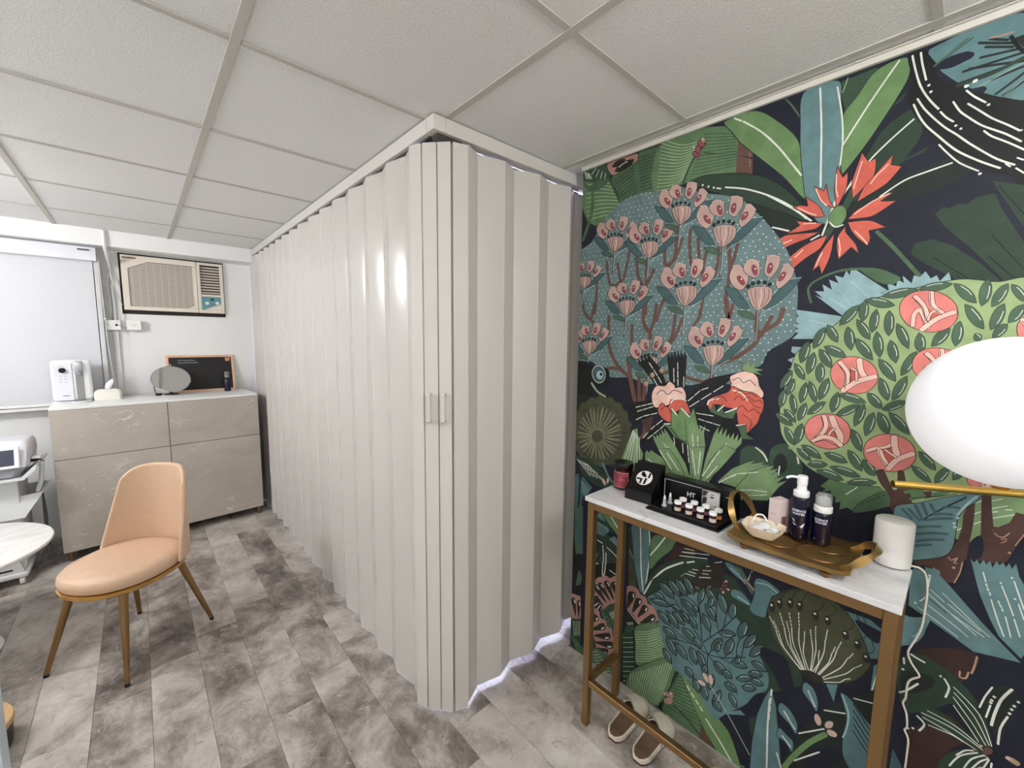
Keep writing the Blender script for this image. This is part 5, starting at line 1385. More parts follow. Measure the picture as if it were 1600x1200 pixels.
S1 25 10.6 141,1213 -9,-22 -11,-17
S1 2 14.1 118,1165 -15,27 -28,23
S1 25 11.8 118,1165 -15,27 -28,23
S1 2 6.8 129,1215 -15,-11 -8,-5
S1 25 4.5 129,1215 -15,-11 -8,-5
S1 2 1.5 164,1198 -16,11 -14,5 -19,11
S1 2 1.5 140,1208 -6,-20 -14,-17
F1 24 2:1.4 0,1438 5,-18 12,-14 19,-7 21,2 20,12 14,18 4,21 -5,20 -14,14 -20,5 -21,-4 -18,-11 -13,-18
F0 23 - 58,1429 -5,26 -9,-6 -7,-8 -13,-3 16,-18 11,-14
S1 2 10.3 69,1411 0,24 -7,13 -13,-25 -4,-16
S1 25 8.1 69,1411 0,24 -7,13 -13,-25 -4,-16
S1 2 11.5 70,1476 -14,-19 -9,-25 -3,-23
S1 25 9.4 70,1476 -14,-19 -9,-25 -3,-23
S1 2 11.4 45,1485 -4,-27 -16,-16
S1 25 9.3 45,1485 -4,-27 -16,-16
S1 2 12.7 53,1404 -21,25 -25,16
S1 25 10.5 53,1404 -21,25 -25,16
S1 2 6.1 46,1424 -4,17 -12,9
S1 25 4.0 46,1424 -4,17 -12,9
S1 2 1.3 76,1474 -18,-19 -8,-23 -6,-12
S1 2 1.3 47,1485 -3,-27 -17,-18 -3,-2
F1 24 2:1.3 -93,1177 3,-10 10,-8 13,-6 16,-1 14,4 10,8 3,10 -3,11 -10,8 -14,5 -16,1 -13,-4 -10,-8
F0 23 2:1.1 -52,1180 -11,1 -1,-9 7,-8 5,1
S1 2 10.8 -37,1186 -11,-9 -2,-10 2,-13
S1 25 8.8 -37,1186 -11,-9 -2,-10 2,-13
S1 2 11.8 -65,1197 -3,-13 -7,-7
S1 25 9.8 -65,1197 -3,-13 -7,-7
S1 2 11.9 -45,1152 -18,16 -25,13
S1 25 9.9 -45,1152 -18,16 -25,13
S1 2 5.7 -54,1184 -8,-2
S1 25 3.7 -54,1184 -8,-2
S1 2 5.7 -62,1181 -1,-11
S1 25 3.7 -62,1181 -1,-11
S1 2 1.3 -34,1184 -12,-8 -2,-10 1,-11
S1 2 1.3 -54,1183 0,-20
S1 28 13.6 137,1150 -15,-32 -21,-21
S1 28 13.1 93,1161 -7,-33 -4,-26
F1 28 - 111,1107 -22,-2 -17,22 -6,-41 9,-30 25,-8
F0 7 2:1.6 263,1076 -21,28 -38,-6 -73,12 -15,-15 40,-35 26,-36 13,6 18,-12 -1,25 12,-8 1,20 13,-6 -2,20 22,-11 -9,13
S0 29 2.5 201,1068 -7,8
S0 29 2.4 193,1078 -7,8
S0 29 2.4 184,1088 -6,8
F1 5 2:1.5 182,1020 -12,32 -35,38 -27,15 -37,-4 18,-32 24,-11 32,-22
S0 2 1.9 166,1049 -6,6
S0 2 1.9 155,1059 -6,5
S0 2 1.9 145,1068 -7,6
S0 2 1.8 134,1078 -6,5
S0 2 1.8 123,1087 -6,5
F0 28 - 138,1158 -11,3 -21,-48 -9,-9 2,56 -10,7 -11,-46 -8,-27 30,-28 10,23
F0 28 - 52,1121 -17,3 1,-16 10,-3
F0 28 - 108,1108 -40,12 -1,-33 22,-18 18,-10
F0 28 - 48,1121 -16,5 0,-17 11,-6
S1 7 8.4 68,1095 -24,15
S1 7 8.5 80,1110 -26,14
F0 7 - 74,1118 -26,7 -4,-13 22,-16
F0 7 - 33,1121 -16,9 -20,4 21,-19 14,-6
S1 2 1.9 68,1096 -25,11 -27,11 -27,14
F0 8 - -37,1137 -81,24 -4,-48 16,1 7,-26 21,-23 20,-26 15,-20 22,-2 9,9 1,42
S0 29 2.0 -43,1118 -9,8
S0 29 2.0 -44,1091 -10,9
S0 29 2.0 -45,1065 -10,10
S0 29 1.9 -68,1131 -15,9
S0 29 1.9 -70,1113 -22,13
S0 29 1.9 -72,1089 -32,20
S0 29 2.0 -71,1104 -8,4
S0 29 1.9 -90,1116 -10,3
S0 29 2.1 -19,1040 -8,9
F0 28 - -42,1125 -2,-34 0,-28 1,-29 2,-30 0,-29 6,-26 7,-43 19,-9 11,21 18,10 27,-8 1,13 -46,28 -17,28 -8,29 -4,39 1,24 -5,24
F0 28 - -51,1142 -15,2 -4,-36 -6,-38 -10,2 -13,16 -7,27 -12,-1 -5,-4 -3,-34 9,-30 8,-29 6,-24 22,-13 33,-2 5,41 -15,24 3,40
F1 0 - -43,1019 -15,22 -8,-27 4,-30 19,-4
S0 27 1.3 -24,1099 -16,6
S0 27 1.2 -52,1136 -14,5
S0 27 1.3 -25,1094 -15,6
S0 27 1.2 -52,1132 -14,5
S0 27 1.3 -25,1089 -16,6
S0 27 1.2 -53,1127 -14,6
S0 27 1.3 -26,1084 -15,6
S0 27 1.2 -53,1123 -14,5
S0 27 1.3 -26,1079 -16,5
S0 27 1.2 -53,1119 -14,5
S0 27 1.3 -27,1074 -15,5
S0 27 1.2 -54,1114 -14,6
S0 27 1.3 -27,1069 -15,5
S0 27 1.2 -54,1110 -14,6
S0 27 1.3 -27,1064 -16,5
S0 27 1.2 -55,1106 -14,5
S0 27 1.3 -28,1059 -15,5
S0 27 1.2 -55,1102 -14,5
S0 27 1.3 -28,1054 -15,4
S0 27 1.2 -55,1097 -14,6
S0 27 1.3 -29,1049 -14,4
S0 27 1.2 -56,1093 -14,6
S0 27 1.3 -29,1044 -13,4
S0 27 1.2 -56,1089 -14,5
S0 27 1.3 -30,1039 -12,3
S0 27 1.2 -56,1084 -14,6
S0 27 1.3 -23,1031 -19,6
S0 27 1.2 -57,1080 -14,6
S0 27 1.3 -23,1026 -18,5
S0 27 1.2 -57,1076 -14,6
S0 27 1.3 -22,1021 -19,5
S0 27 1.2 -58,1072 -14,5
S0 27 1.3 -22,1015 -19,5
S0 27 1.2 -58,1067 -14,6
S0 27 1.3 -22,1010 -19,5
S0 27 1.2 -58,1063 -14,6
S0 27 1.3 -22,1005 -18,4
S0 27 1.2 -59,1059 -14,6
S0 27 1.3 -22,999 -18,5
S0 27 1.2 -59,1054 -14,6
S0 27 1.2 -59,1050 -14,6
S0 27 1.2 -60,1046 -14,6
S0 27 1.2 -60,1041 -14,7
S0 27 1.2 -61,1037 -14,6
S1 34 2.0 -79,1055 -6,-6 -8,1 -8,13
S1 34 1.6 -90,1043 -6,5 -2,-5 7,-8
S1 34 1.9 -122,1067 10,-30
D 34 2.7 -105,1016
F0 0 - -126,1069 6,-30 12,-36 7,-15 -36,-31
F0 0 - -38,970 -12,9 -12,-57 32,-17 -7,37
S1 34 2.4 -11,966 -5,-6 -10,11 5,-15 -5,0
D 34 3.2 -22,943
S1 34 2.4 -35,962 2,-28 7,-29
F1 13 2:1.5 98,1060 -47,30 -44,28 -36,18 -21,3 5,-17 13,-16 9,-20 5,-20 0,-29 1,-34 5,-23 14,-19 45,-27 39,-17
S1 1 3.0 43,1045 -20,26 -21,25 -20,21 -9,11
S0 15 6.4 59,1081 -16,-34
S0 15 6.3 47,1091 -13,-32
S0 15 6.2 32,1092 -10,-18
S0 15 6.4 70,1067 -22,-24
S0 15 6.5 82,1063 -20,-20
S1 15 6.1 23,1067 -15,7 -15,3
S1 15 6.2 38,1047 -23,12 -23,8
S1 15 6.3 51,1023 -21,10 -21,7
S1 15 6.3 50,1005 -27,13 -27,7
S1 15 6.3 48,986 -23,13 -23,8
S1 15 6.4 49,973 -14,8 -13,5
S1 15 6.0 8,1091 -12,5 -13,2
F1 16 - -29,1129 0,-5 4,-6 6,-5 6,-1 3,3 -1,6 -4,6 -6,4 -5,1
S1 1 2.9 2,1096 -20,21 -9,11
S1 33 4.4 -44,1135 13,-22 14,-33
D 33 3.5 -17,1072
D 33 3.5 -13,1056
D 33 3.5 -15,1047
F0 13 - 100,912 -50,23 6,-39 38,-59
F0 13 - -47,978 -6,-8 -5,10 -5,-11 -5,14 -5,-9 -5,11 -5,-15 -5,18 -5,-8 -5,10 -5,-11 -4,13 -5,-13 -5,16 -7,-29 -14,-26 -10,-112 -3,-34 7,-22 37,35 17,36 21,53
S1 29 2.5 -70,952 -6,-21
S1 29 2.5 -88,891 -14,-45 -13,-35
S1 29 2.4 -101,932 -11,-29 -12,-34
S1 29 2.4 -118,951 -20,-60
S1 29 2.4 -113,860 -12,-45
S1 29 2.4 -126,861 -12,-38
S1 29 2.4 -129,900 -11,-33
S0 29 2.8 -77,926 -2,-6
S0 29 2.8 -80,916 -2,-5
S0 29 2.8 -84,907 -2,-6
S0 29 2.7 -99,893 -2,-5
S0 29 2.7 -102,885 -3,-5
S0 29 2.7 -106,877 -2,-5
D 29 2.2 -99,938
D 29 2.1 -114,958
D 29 2.1 -123,910
F0 13 - 48,912 -11,-2 4,12 -15,-7 2,9 -14,0 0,5 -14,-6 0,-10 -24,-25 -53,-59 -37,-38 -31,-29 73,-16 38,20 40,20 43,20 3,72
S1 29 1.6 13,868 -27,-21
S1 29 1.6 -9,869 -57,-50 -28,-22
S1 29 1.6 15,855 -44,-33 -56,-30
S1 29 1.5 -20,845 -59,-41
S1 29 1.6 13,824 -44,-26 -29,-20
S1 29 1.7 32,810 -39,-21 -37,-21
S1 29 1.6 -28,822 -45,-33
S1 29 4.2 17,898 1,-24
D 29 3.1 17,904
S1 29 2.8 19,861 1,-17 9,-16
D 29 2.6 37,819
S0 2 2.3 12,842 -3,-2
S0 2 2.2 7,838 -4,-2
S0 2 2.2 1,834 -4,-2
S0 2 2.2 -5,830 -3,-2
S0 2 2.2 -11,826 -3,-2
S0 2 2.2 -16,823 -4,-3
F1 13 - 73,760 -64,30 3,-30 5,-27 15,-29 35,-21
S1 33 2.6 19,764 7,-26 9,-15
F1 1 - 52,798 -15,0 -18,-7 14,-11 17,-4
F0 15 - 1208,874 -43,11 -29,-31 -37,-24 35,-33 24,-127 25,54
F1 13 - 1146,859 -42,-23 -10,-8 45,-32 8,32
F0 10 - 1184,732 -43,6 -13,-230 47,-19
S0 15 6.8 1136,731 25,-23 22,9
S0 15 6.8 1136,717 25,-24 22,9
S0 15 6.8 1135,702 25,-23 22,8
S0 15 6.9 1135,688 25,-24 22,8
S0 15 6.9 1134,673 25,-24 22,8
S0 15 6.9 1134,659 25,-25 22,9
S0 15 6.9 1133,644 25,-24 22,8
S0 15 6.9 1133,630 25,-25 22,8
S0 15 6.9 1132,615 25,-25 22,8
S0 15 6.9 1132,600 25,-25 22,8
S0 15 6.9 1131,586 25,-26 22,8
S0 15 6.9 1131,571 25,-25 22,7
S1 0 10.2 1158,886 1,-115 5,-48
S1 1 14.1 1182,527 -14,-115
F0 3 - 1092,639 -61,15 -117,-29 -7,-171 175,-82
F0 13 - 1089,678 -21,30 -29,40 -50,-79 32,-34 62,3
F0 13 - 992,631 -28,25 -42,-27 3,-23
S0 15 6.5 1075,679 -19,-35
S0 15 6.4 1060,677 -17,-33
S0 15 6.4 1044,675 -14,-32
S0 15 6.3 1029,673 -12,-30
S0 15 6.3 1014,671 -9,-29
S1 3 18.7 1094,707 -96,-16 -25,-16
F1 6 2:3.2 1034,745 -106,-4 -5,-98 42,35 34,24
S1 29 6.1 988,742 -30,-33 -32,-35
F1 2 - 1086,618 -57,-5 -3,-63 25,-48 36,8
F0 10 - 1079,536 -35,7 -12,28 19,-54 27,-7
S1 29 4.9 1084,615 -20,-8
S1 29 4.8 1050,605 -26,-5
S1 29 4.6 1000,591 -40,-17 -33,-23
S1 29 4.9 1086,489 -49,7
S1 29 4.8 1022,590 -7,-54 4,-51
S1 29 4.7 1003,563 -2,-59
F0 3 - 896,728 -30,7 -1,-189 24,25
F0 11 - 892,641 -24,-33 -18,-56 -5,-104 39,17
S1 34 3.5 887,621 -20,-30
F1 16 2:2.9 881,736 -80,8 -4,-49 -2,-67 5,-54 9,-108 7,-10 19,15 27,94 11,83
S1 29 5.1 842,740 -6,-77 -6,-102 -16,-98
S1 29 5.0 803,740 -6,-45 -2,-67 6,-71 8,-91
F1 7 2:2.7 776,733 -89,8 20,-47 47,-59 37,-57 5,100
S1 29 5.4 734,737 30,-52 29,-46
F1 27 - 707,688 -20,49 -85,2 16,-28 57,-33 62,-56
F1 3 1:2.5 816,456 -34,116 -61,70 -62,43 -87,33 -4,-66 118,-60 62,-76
S1 29 6.8 812,464 -35,76 -51,70 -68,56
S1 29 5.8 643,672 -26,15
S1 29 2.9 655,723 -36,6
S1 29 2.9 664,705 -46,12
S1 29 2.9 672,687 -54,17
F0 1 - 1188,435 -52,23 -6,-154 53,-22
F1 10 - 1149,420 -18,-24 6,-43 28,-17
F0 1 - 1104,472 -177,75 4,-75 91,-26 65,-61 -1,-127 -79,26
S1 29 4.5 1018,508 0,-57
S1 29 4.5 1004,515 2,-43 7,-30
S1 29 4.5 1055,493 -13,1
S1 29 4.3 981,492 -41,-9
S1 15 9.9 1084,433 -12,44
F0 0 - 1084,315 -49,17 -28,-33 35,-25 41,10
S1 29 4.3 1083,284 -26,31
S1 29 4.3 1060,278 -22,29
S1 29 4.2 1037,280 -12,22
F0 5 - 1025,290 -99,66 -7,-161 25,9 34,18 27,28
S1 3 4.2 1013,279 -18,19 -17,20
S1 3 4.2 999,266 -15,24 -14,24
S1 3 4.1 985,254 -12,28 -12,27
S1 3 4.1 971,242 -9,32 -9,31
S1 3 4.1 957,230 -6,36 -7,35
S1 3 4.1 943,218 -3,40 -4,39
S1 3 4.0 930,206 -1,44 -2,43
F1 32 - 1188,280 -34,9 -19,1 -4,-108 53,-24
F1 31 2:2.1 1177,265 10,-12 -1,-15 -12,-29 -14,-30 0,39 2,35 4,13
S0 29 6.8 1170,258 -5,-13
F1 31 2:2.1 1143,269 8,-9 2,-15 -4,-32 -6,-33 -6,39 -3,35 1,14
S0 29 6.7 1139,261 -1,-14
F1 32 - 1086,369 -8,20 -22,18 -8,16 -17,15 -18,8 -16,13 -21,-3 -20,20 -24,0 -8,-119 43,-19 32,-42 44,24 37,21
F1 31 2:2.0 1059,386 5,-13 -9,-11 -32,-16 -34,-14 22,28 22,26 13,7
S0 29 6.2 1046,385 -13,-7
F1 31 2:2.0 1034,408 5,-13 -9,-11 -28,-17 -31,-15 19,29 19,25 12,8
S0 29 6.1 1021,406 -11,-7
F1 31 2:1.9 1000,433 7,-12 -6,-13 -23,-22 -25,-21 12,33 13,30 10,9
S0 29 6.0 989,429 -9,-9
F1 31 2:1.9 961,446 11,-14 -2,-11 -18,-18 -20,-16 2,31 5,26 7,8
S0 29 5.8 951,444 -7,-8
F1 31 2:2.0 1076,345 3,-12 -11,-7 -31,-9 -33,-8 23,21 24,18 13,4
S0 29 6.3 1063,345 -13,-4
F1 32 - 1084,259 -33,18 -23,-4 -10,-26 -30,1 -5,-24 -25,2 -6,-27 -17,-20 -2,-30 40,-59 52,-20 19,36 24,42
F1 31 2:2.0 1036,245 14,2 9,-8 13,-26 12,-29 -28,21 -23,20 -5,11
S0 29 6.3 1036,235 5,-11
F1 31 2:1.9 993,222 10,6 13,-8 27,-29 28,-34 -35,19 -32,19 -11,12
S0 29 6.2 1000,209 11,-13
F1 31 2:1.9 964,186 5,12 13,-5 34,-23 36,-29 -35,8 -33,11 -14,10
S0 29 6.2 975,174 14,-10
F1 31 2:1.9 946,153 3,12 15,-3 38,-22 42,-28 -38,6 -36,8 -16,9
S0 29 6.1 959,140 15,-9
F1 31 2:1.9 974,105 -1,12 9,0 25,-13 27,-16 -22,-3 -21,1 -10,5
S0 29 6.2 983,96 10,-5
F1 4 2:2.9 999,296 -32,42 -41,18 -2,-43 40,-37 25,2
S0 29 3.8 973,294 -17,-17
S0 29 3.8 965,302 -15,-19
S0 29 3.7 957,310 -13,-21
S0 29 3.7 949,318 -10,-23
S0 29 3.7 941,326 -7,-25
S0 29 3.7 933,334 -5,-27
F0 3 - 1184,154 -53,28 -5,-125 -40,-57 87,-13 32,49
S0 30 3.6 1173,147 -7,-71
S0 30 3.6 1164,152 -7,-71
S0 30 3.6 1154,157 -5,-71
S0 30 3.6 1144,162 -4,-71
S0 30 3.5 1135,168 -4,-72
F0 5 - 1191,70 -65,-21 -85,-21 -47,-50 71,-47 78,54
F1 4 2:3.1 1091,131 -32,6 -20,-36 3,-54 45,-7
F0 5 - 1088,48 -58,43 -57,6 -34,-6 -29,-96 83,-56 65,58
S1 30 3.4 1078,39 -25,19 -25,19
S1 30 3.4 1068,31 -26,19 -25,19
S1 30 3.4 1058,24 -26,19 -26,19
S1 30 3.3 1048,17 -27,19 -26,19
S1 30 3.3 1038,9 -27,20 -27,19
S1 30 3.3 1028,2 -28,20 -27,19
S1 30 3.3 1018,-5 -28,20 -28,18
S1 30 3.3 1009,-12 -29,20 -28,18
S1 30 3.2 999,-19 -29,20 -29,19
F1 32 - 891,458 -30,15 -23,-4 -8,-14 -29,-3 -8,-20 -29,-3 -18,-21 -3,-23 35,-33 46,-32 23,19 40,23
F1 31 2:1.8 864,448 15,-8 7,-14 1,-31 -2,-32 -19,36 -15,34 0,13
S0 29 5.6 859,439 0,-13
F1 31 2:1.7 829,435 14,-5 7,-12 7,-31 4,-32 -21,32 -18,30 -2,13
S0 29 5.5 827,425 3,-12
F1 31 2:1.7 797,417 13,-1 8,-11 10,-28 8,-30 -23,27 -19,25 -4,11
S0 29 5.4 797,408 4,-12
F1 31 2:1.6 759,392 9,5 11,-8 22,-28 23,-33 -30,20 -28,20 -9,12
S0 29 5.3 764,380 9,-11
F0 31 - 887,362 -32,-16 -28,-25 18,-24 45,-25
S0 29 3.5 884,356 -57,-37
S0 29 3.6 884,297 -13,-11
S0 29 3.6 875,302 -10,-13
S0 29 3.5 867,307 -8,-14
S0 29 3.5 859,311 -6,-15
F1 4 2:2.7 891,275 -38,28 -5,-19 26,-33 19,-3
F0 3 - 905,234 -50,39 -13,-121 -11,-141 62,-43
S1 30 2.7 900,218 -23,13 -23,14
S1 30 2.7 899,196 -24,14 -23,14
S1 30 2.7 898,174 -24,14 -24,15
S1 30 2.7 897,152 -25,15 -24,15
S1 30 2.7 896,130 -25,15 -24,15
S1 30 2.7 895,108 -25,16 -25,15
S1 30 2.7 894,86 -26,16 -25,16
S1 30 2.7 893,64 -26,17 -26,16
S1 30 2.7 892,41 -27,18 -25,17
S1 30 2.7 891,19 -27,18 -26,18
F1 7 2:2.6 848,291 -45,48 -59,36 -18,0 -3,-65 -29,-56 14,-16 56,-65 69,-37 8,89
S1 30 3.4 843,277 -61,37 -54,50
S1 30 3.4 843,266 -62,38 -55,51
S1 30 3.4 842,256 -63,38 -54,52
S1 30 3.4 841,245 -63,39 -55,52
S1 30 3.4 840,234 -63,40 -56,53
S1 30 3.4 839,224 -64,39 -56,55
S1 30 3.4 839,213 -65,40 -57,55
S1 30 3.4 838,203 -66,40 -57,56
S1 30 3.4 837,192 -66,41 -58,56
S1 30 3.4 836,181 -66,42 -59,57
S1 30 3.4 835,171 -67,42 -59,58
S1 30 3.4 834,160 -67,43 -59,58
S1 30 3.4 834,149 -69,44 -59,59
F1 7 2:2.8 877,19 -22,71 -61,71 -93,89 -62,17 25,-59 17,-71 18,-65 48,-72 55,-1 74,-11
S1 30 3.6 856,76 0,-38 -1,-38
S1 30 3.6 844,88 1,-44 2,-43
S1 30 3.6 831,99 4,-48 4,-49
S1 30 3.5 819,111 6,-54 6,-54
S1 30 3.5 807,123 8,-59 7,-60
S1 30 3.5 795,134 10,-64 9,-65
S1 30 3.5 783,145 12,-69 11,-70
S1 30 3.5 771,157 14,-75 13,-75
S1 30 3.4 760,168 15,-79 16,-81
S1 30 3.4 748,179 17,-84 18,-86
S1 30 3.4 737,189 19,-88 19,-92
S1 30 3.4 726,200 20,-93 21,-97
S1 30 3.3 715,211 22,-98 22,-102
S1 30 3.3 704,221 23,-102 25,-107
S1 30 3.3 693,231 25,-107 26,-111
S1 30 3.3 682,242 27,-112 28,-116
S1 30 3.2 672,252 28,-116 29,-121
F1 7 2:2.4 699,72 -18,65 -36,105 -19,19 -16,-46 -44,-83 -29,-63 3,-59 57,-10 76,-6 38,25
S1 4 4.1 664,187 -25,19 -25,17
S1 4 4.1 667,174 -30,18 -28,16
S1 4 4.1 670,161 -34,17 -33,15
S1 4 4.1 673,149 -39,15 -37,14
S1 4 4.1 675,136 -43,14 -41,13
S1 4 4.1 678,122 -47,14 -46,12
S1 4 4.1 681,109 -52,13 -49,11
S1 4 4.1 684,96 -56,12 -54,11
S1 4 4.1 687,83 -61,11 -58,10
S1 4 4.1 690,70 -66,10 -61,9
S1 4 4.1 693,56 -70,10 -66,9
S1 4 4.1 696,43 -75,9 -70,8
S1 3 7.0 644,235 37,-105 30,-104
S1 3 6.2 663,68 -49,-15 -74,-43
F1 32 - 684,94 5,-6 6,-3 6,1 2,5 -1,6 -5,6 -6,3 -6,-1 -2,-5
F1 32 - 667,114 -2,-8 3,-9 5,-6 6,-1 5,4 2,8 -3,9 -5,6 -6,1
F1 32 - 667,84 3,-11 8,-11 11,-8 10,-1 4,6 -3,11 -9,11 -11,8 -9,1
D 29 3.6 703,89
D 29 3.5 676,108
F0 26 - 556,68 -54,-63 56,-10
F0 6 2:2.6 644,221 -49,-25 -72,-40 -62,-42 -62,-97 36,-45 54,23 46,47 57,85
S1 29 5.6 539,102 -52,-50 -57,-62
S0 29 5.6 615,183 -11,-10
S0 29 5.5 597,166 -10,-10
S0 29 5.4 580,150 -10,-10
S0 29 5.4 563,134 -10,-10
F0 0 - 493,151 -39,35 -59,31 -17,-25 9,-99 -4,-63 32,-14 47,110
F0 3 - 401,213 -26,19 1,-65 15,-12
F0 3 - 808,454 -30,89 -65,70 -73,51 -103,27 -65,-7 -65,-73 -41,-12 -72,-27 -36,-142 101,-103 130,132 180,56
F1 31 - 620,585 -4,52 -25,48 -53,30 -23,-8 -6,-40 11,-38 45,-21
S1 29 2.8 664,706 -98,28
S1 29 2.8 672,687 -100,30
S1 29 2.9 621,655 -19,5
S1 29 2.9 635,640 -27,4
S1 29 2.9 647,627 -35,4
S1 29 2.8 595,635 -39,16
S0 29 2.8 573,687 -2,1
S0 29 2.8 570,689 -2,1
S0 29 2.8 567,690 -2,1
S0 29 2.8 564,692 -2,0
S0 29 2.8 583,667 -5,2
S0 29 2.8 575,670 -5,2
S0 29 2.8 567,673 -4,2
S0 29 2.8 560,676 -4,2
S0 29 2.8 585,654 -3,1
S0 29 2.8 579,656 -3,1
S0 29 2.8 573,658 -3,1
S0 29 2.8 568,659 -4,1
S0 29 2.7 545,713 -4,2
S0 29 2.7 538,717 -4,2
S0 29 2.7 532,720 -4,2
S0 29 2.7 526,724 -4,2
S0 34 3.5 662,608 -2,4
S0 34 3.5 658,614 -3,4
S0 34 3.5 653,620 -3,3
S0 34 3.4 606,592 -2,0
S0 34 3.4 602,592 -3,-1
S0 34 3.4 597,591 -3,0
S0 34 3.3 565,608 -2,2
S0 34 3.3 561,612 -3,3
S0 34 3.3 557,617 -3,2
F1 22 2:2.0 498,663 1,-4 4,-4 5,-4 5,-1 2,1 -1,4 -4,5 -5,3 -4,1
F1 22 2:2.0 497,648 2,-4 6,-3 6,-2 5,0 2,2 -2,3 -5,3 -7,2 -5,1
F1 22 2:2.0 489,636 2,-3 5,-2 6,1 3,2 1,3 -2,3 -5,2 -6,-1 -3,-2
F1 22 2:2.0 506,625 -1,-5 1,-5 3,-2 4,0 3,4 1,5 -1,5 -3,2 -4,0
F1 22 2:2.0 512,629 1,-5 3,-3 2,-1 2,2 1,4 -2,5 -2,3 -3,1 -2,-2
F1 21 - 498,664 1,-2 2,-2 2,-2 3,1 1,1 -1,3 -2,2 -3,1 -2,0
F1 21 - 489,638 1,-3 2,-2 3,-1 2,0 1,1 -1,3 -2,2 -3,1 -2,0
F1 21 - 505,620 1,-3 2,-2 3,-1 2,0 1,1 -1,3 -2,2 -2,2 -3,-1
F1 16 2:2.0 511,730 -23,3 -29,-18 -20,-29 34,8 29,19
S1 33 3.4 493,717 -29,-15 -21,-20
F0 10 - 478,734 -21,-5 -17,-23 -26,-36 5,-20 22,31
S1 34 5.0 445,696 -19,-15 -12,-8
S1 29 3.8 425,733 9,-35
F0 0 - 427,732 -18,-5 10,-29 14,-3
F1 16 2:2.0 486,631 -10,16 -25,1 -28,-24 2,-15 30,2 25,5
S1 33 4.3 462,625 -19,-4 -19,-6
F1 16 2:1.9 416,700 -8,18 -31,3 -39,-21 22,-24 11,-46 6,-37 34,-5 13,14 -7,32 -5,33
S1 33 4.0 409,701 -32,7 -29,-13
F1 16 - 795,452 -28,34 -43,42 -62,-2 -71,54 -48,5 -93,-46 4,-45 -34,5 -41,-52 -26,-46 2,-54 32,-40 26,-55 58,-79 44,-52 53,59 53,32 59,14 45,97 30,91
F2 18 1:3.5 750,546 -7,-21 -16,-14 -21,-7 -22,3 6,20 16,15 21,7
S1 33 2.9 728,543 -18,-7 -12,-9
F2 18 1:3.4 713,575 -3,-21 -12,-17 -17,-10 -19,-1 3,21 11,17 17,10
S1 33 2.8 695,569 -15,-11 -9,-11
F2 18 1:3.3 683,593 -2,-22 -11,-18 -16,-12 -18,-2 2,21 10,18 16,12
S1 33 2.8 666,585 -14,-12 -8,-12
F2 18 1:3.3 655,615 -2,-21 -10,-19 -15,-13 -18,-2 2,21 10,18 15,13
S1 33 2.7 639,606 -13,-12 -8,-12
F2 18 1:3.6 772,492 -7,-12 -13,-7 -16,0 -16,8 6,13 13,6 16,0
S1 33 3.0 755,496 -14,-1 -9,-4
F2 18 1:3.6 787,454 -19,-7 -26,2 -26,8 -23,14 18,6 25,-1 27,-8
S1 33 3.0 761,464 -24,7 -18,2
F2 18 1:3.1 577,606 12,-18 6,-22 1,-20 -6,-15 -11,19 -7,21 0,20
S1 33 2.6 575,588 2,-18 4,-15
F2 18 1:3.1 569,610 -1,-22 -9,-19 -14,-14 -17,-3 1,22 8,19 15,13
S1 33 2.5 554,601 -12,-13 -7,-13
F2 18 1:3.0 525,612 2,-23 -6,-23 -12,-16 -16,-7 -2,24 6,22 12,16
S1 33 2.5 512,600 -10,-16 -5,-15
F2 18 1:2.9 476,599 10,-20 3,-20 -4,-16 -12,-9 -10,19 -2,20 4,17
S1 33 2.4 469,586 -3,-16 1,-13
F2 18 1:3.1 568,546 -1,-20 -9,-17 -14,-11 -16,-1 1,20 9,17 14,10
S1 33 2.6 554,539 -12,-10 -7,-11
F2 18 1:2.8 431,553 15,-18 8,-22 1,-21 -9,-15 -14,19 -8,22 -1,20
S1 33 2.4 428,535 2,-18 4,-16
F2 18 1:3.1 575,505 1,-21 -6,-19 -12,-13 -14,-5 -1,20 6,19 11,14
S1 33 2.6 562,495 -9,-13 -5,-13
F2 18 1:2.9 458,485 12,6 16,-3 17,-10 15,-16 -13,-6 -17,3 -17,10
S1 33 2.5 473,473 15,-8 12,-4
F2 18 1:2.7 395,524 16,-11 13,-18 8,-22 1,-20 -17,12 -12,18 -8,22
S1 33 2.3 400,504 8,-18 8,-14
F2 18 1:3.0 502,448 16,-11 12,-18 7,-21 -1,-19 -16,13 -13,18 -6,20
S1 33 2.5 505,429 7,-17 8,-14
F2 18 1:2.9 469,467 15,-18 8,-22 2,-21 -7,-15 -15,19 -8,22 -2,20
S1 33 2.5 467,449 2,-18 5,-16
F2 18 1:2.7 371,499 16,-8 14,-16 9,-21 3,-21 -16,8 -14,17 -10,20
S1 33 2.3 377,479 9,-18 10,-12
F2 18 1:3.3 654,522 -5,-20 -14,-16 -19,-9 -20,2 5,20 14,15 18,9
S1 33 2.7 635,518 -16,-9 -11,-10
F2 18 1:3.2 632,471 -3,-17 -10,-14 -14,-8 -15,0 3,17 10,13 13,9
S1 33 2.7 618,466 -12,-8 -8,-9
F2 18 1:3.4 714,444 -6,-20 -13,-17 -18,-11 -19,-2 5,19 13,17 18,11
S1 33 2.9 695,436 -15,-11 -10,-11
F2 18 1:3.4 690,452 -6,-15 -13,-12 -17,-6 -17,2 6,15 13,12 17,6
S1 33 2.8 673,449 -14,-6 -10,-7
F2 18 1:3.5 751,424 -6,-18 -14,-13 -19,-6 -19,3 6,18 14,13 18,6
S1 33 2.9 732,422 -16,-7 -10,-8
F2 18 1:3.5 724,369 -7,-17 -15,-10 -19,-2 -20,7 7,16 14,10 19,3
S1 33 2.9 704,370 -16,-3 -11,-6
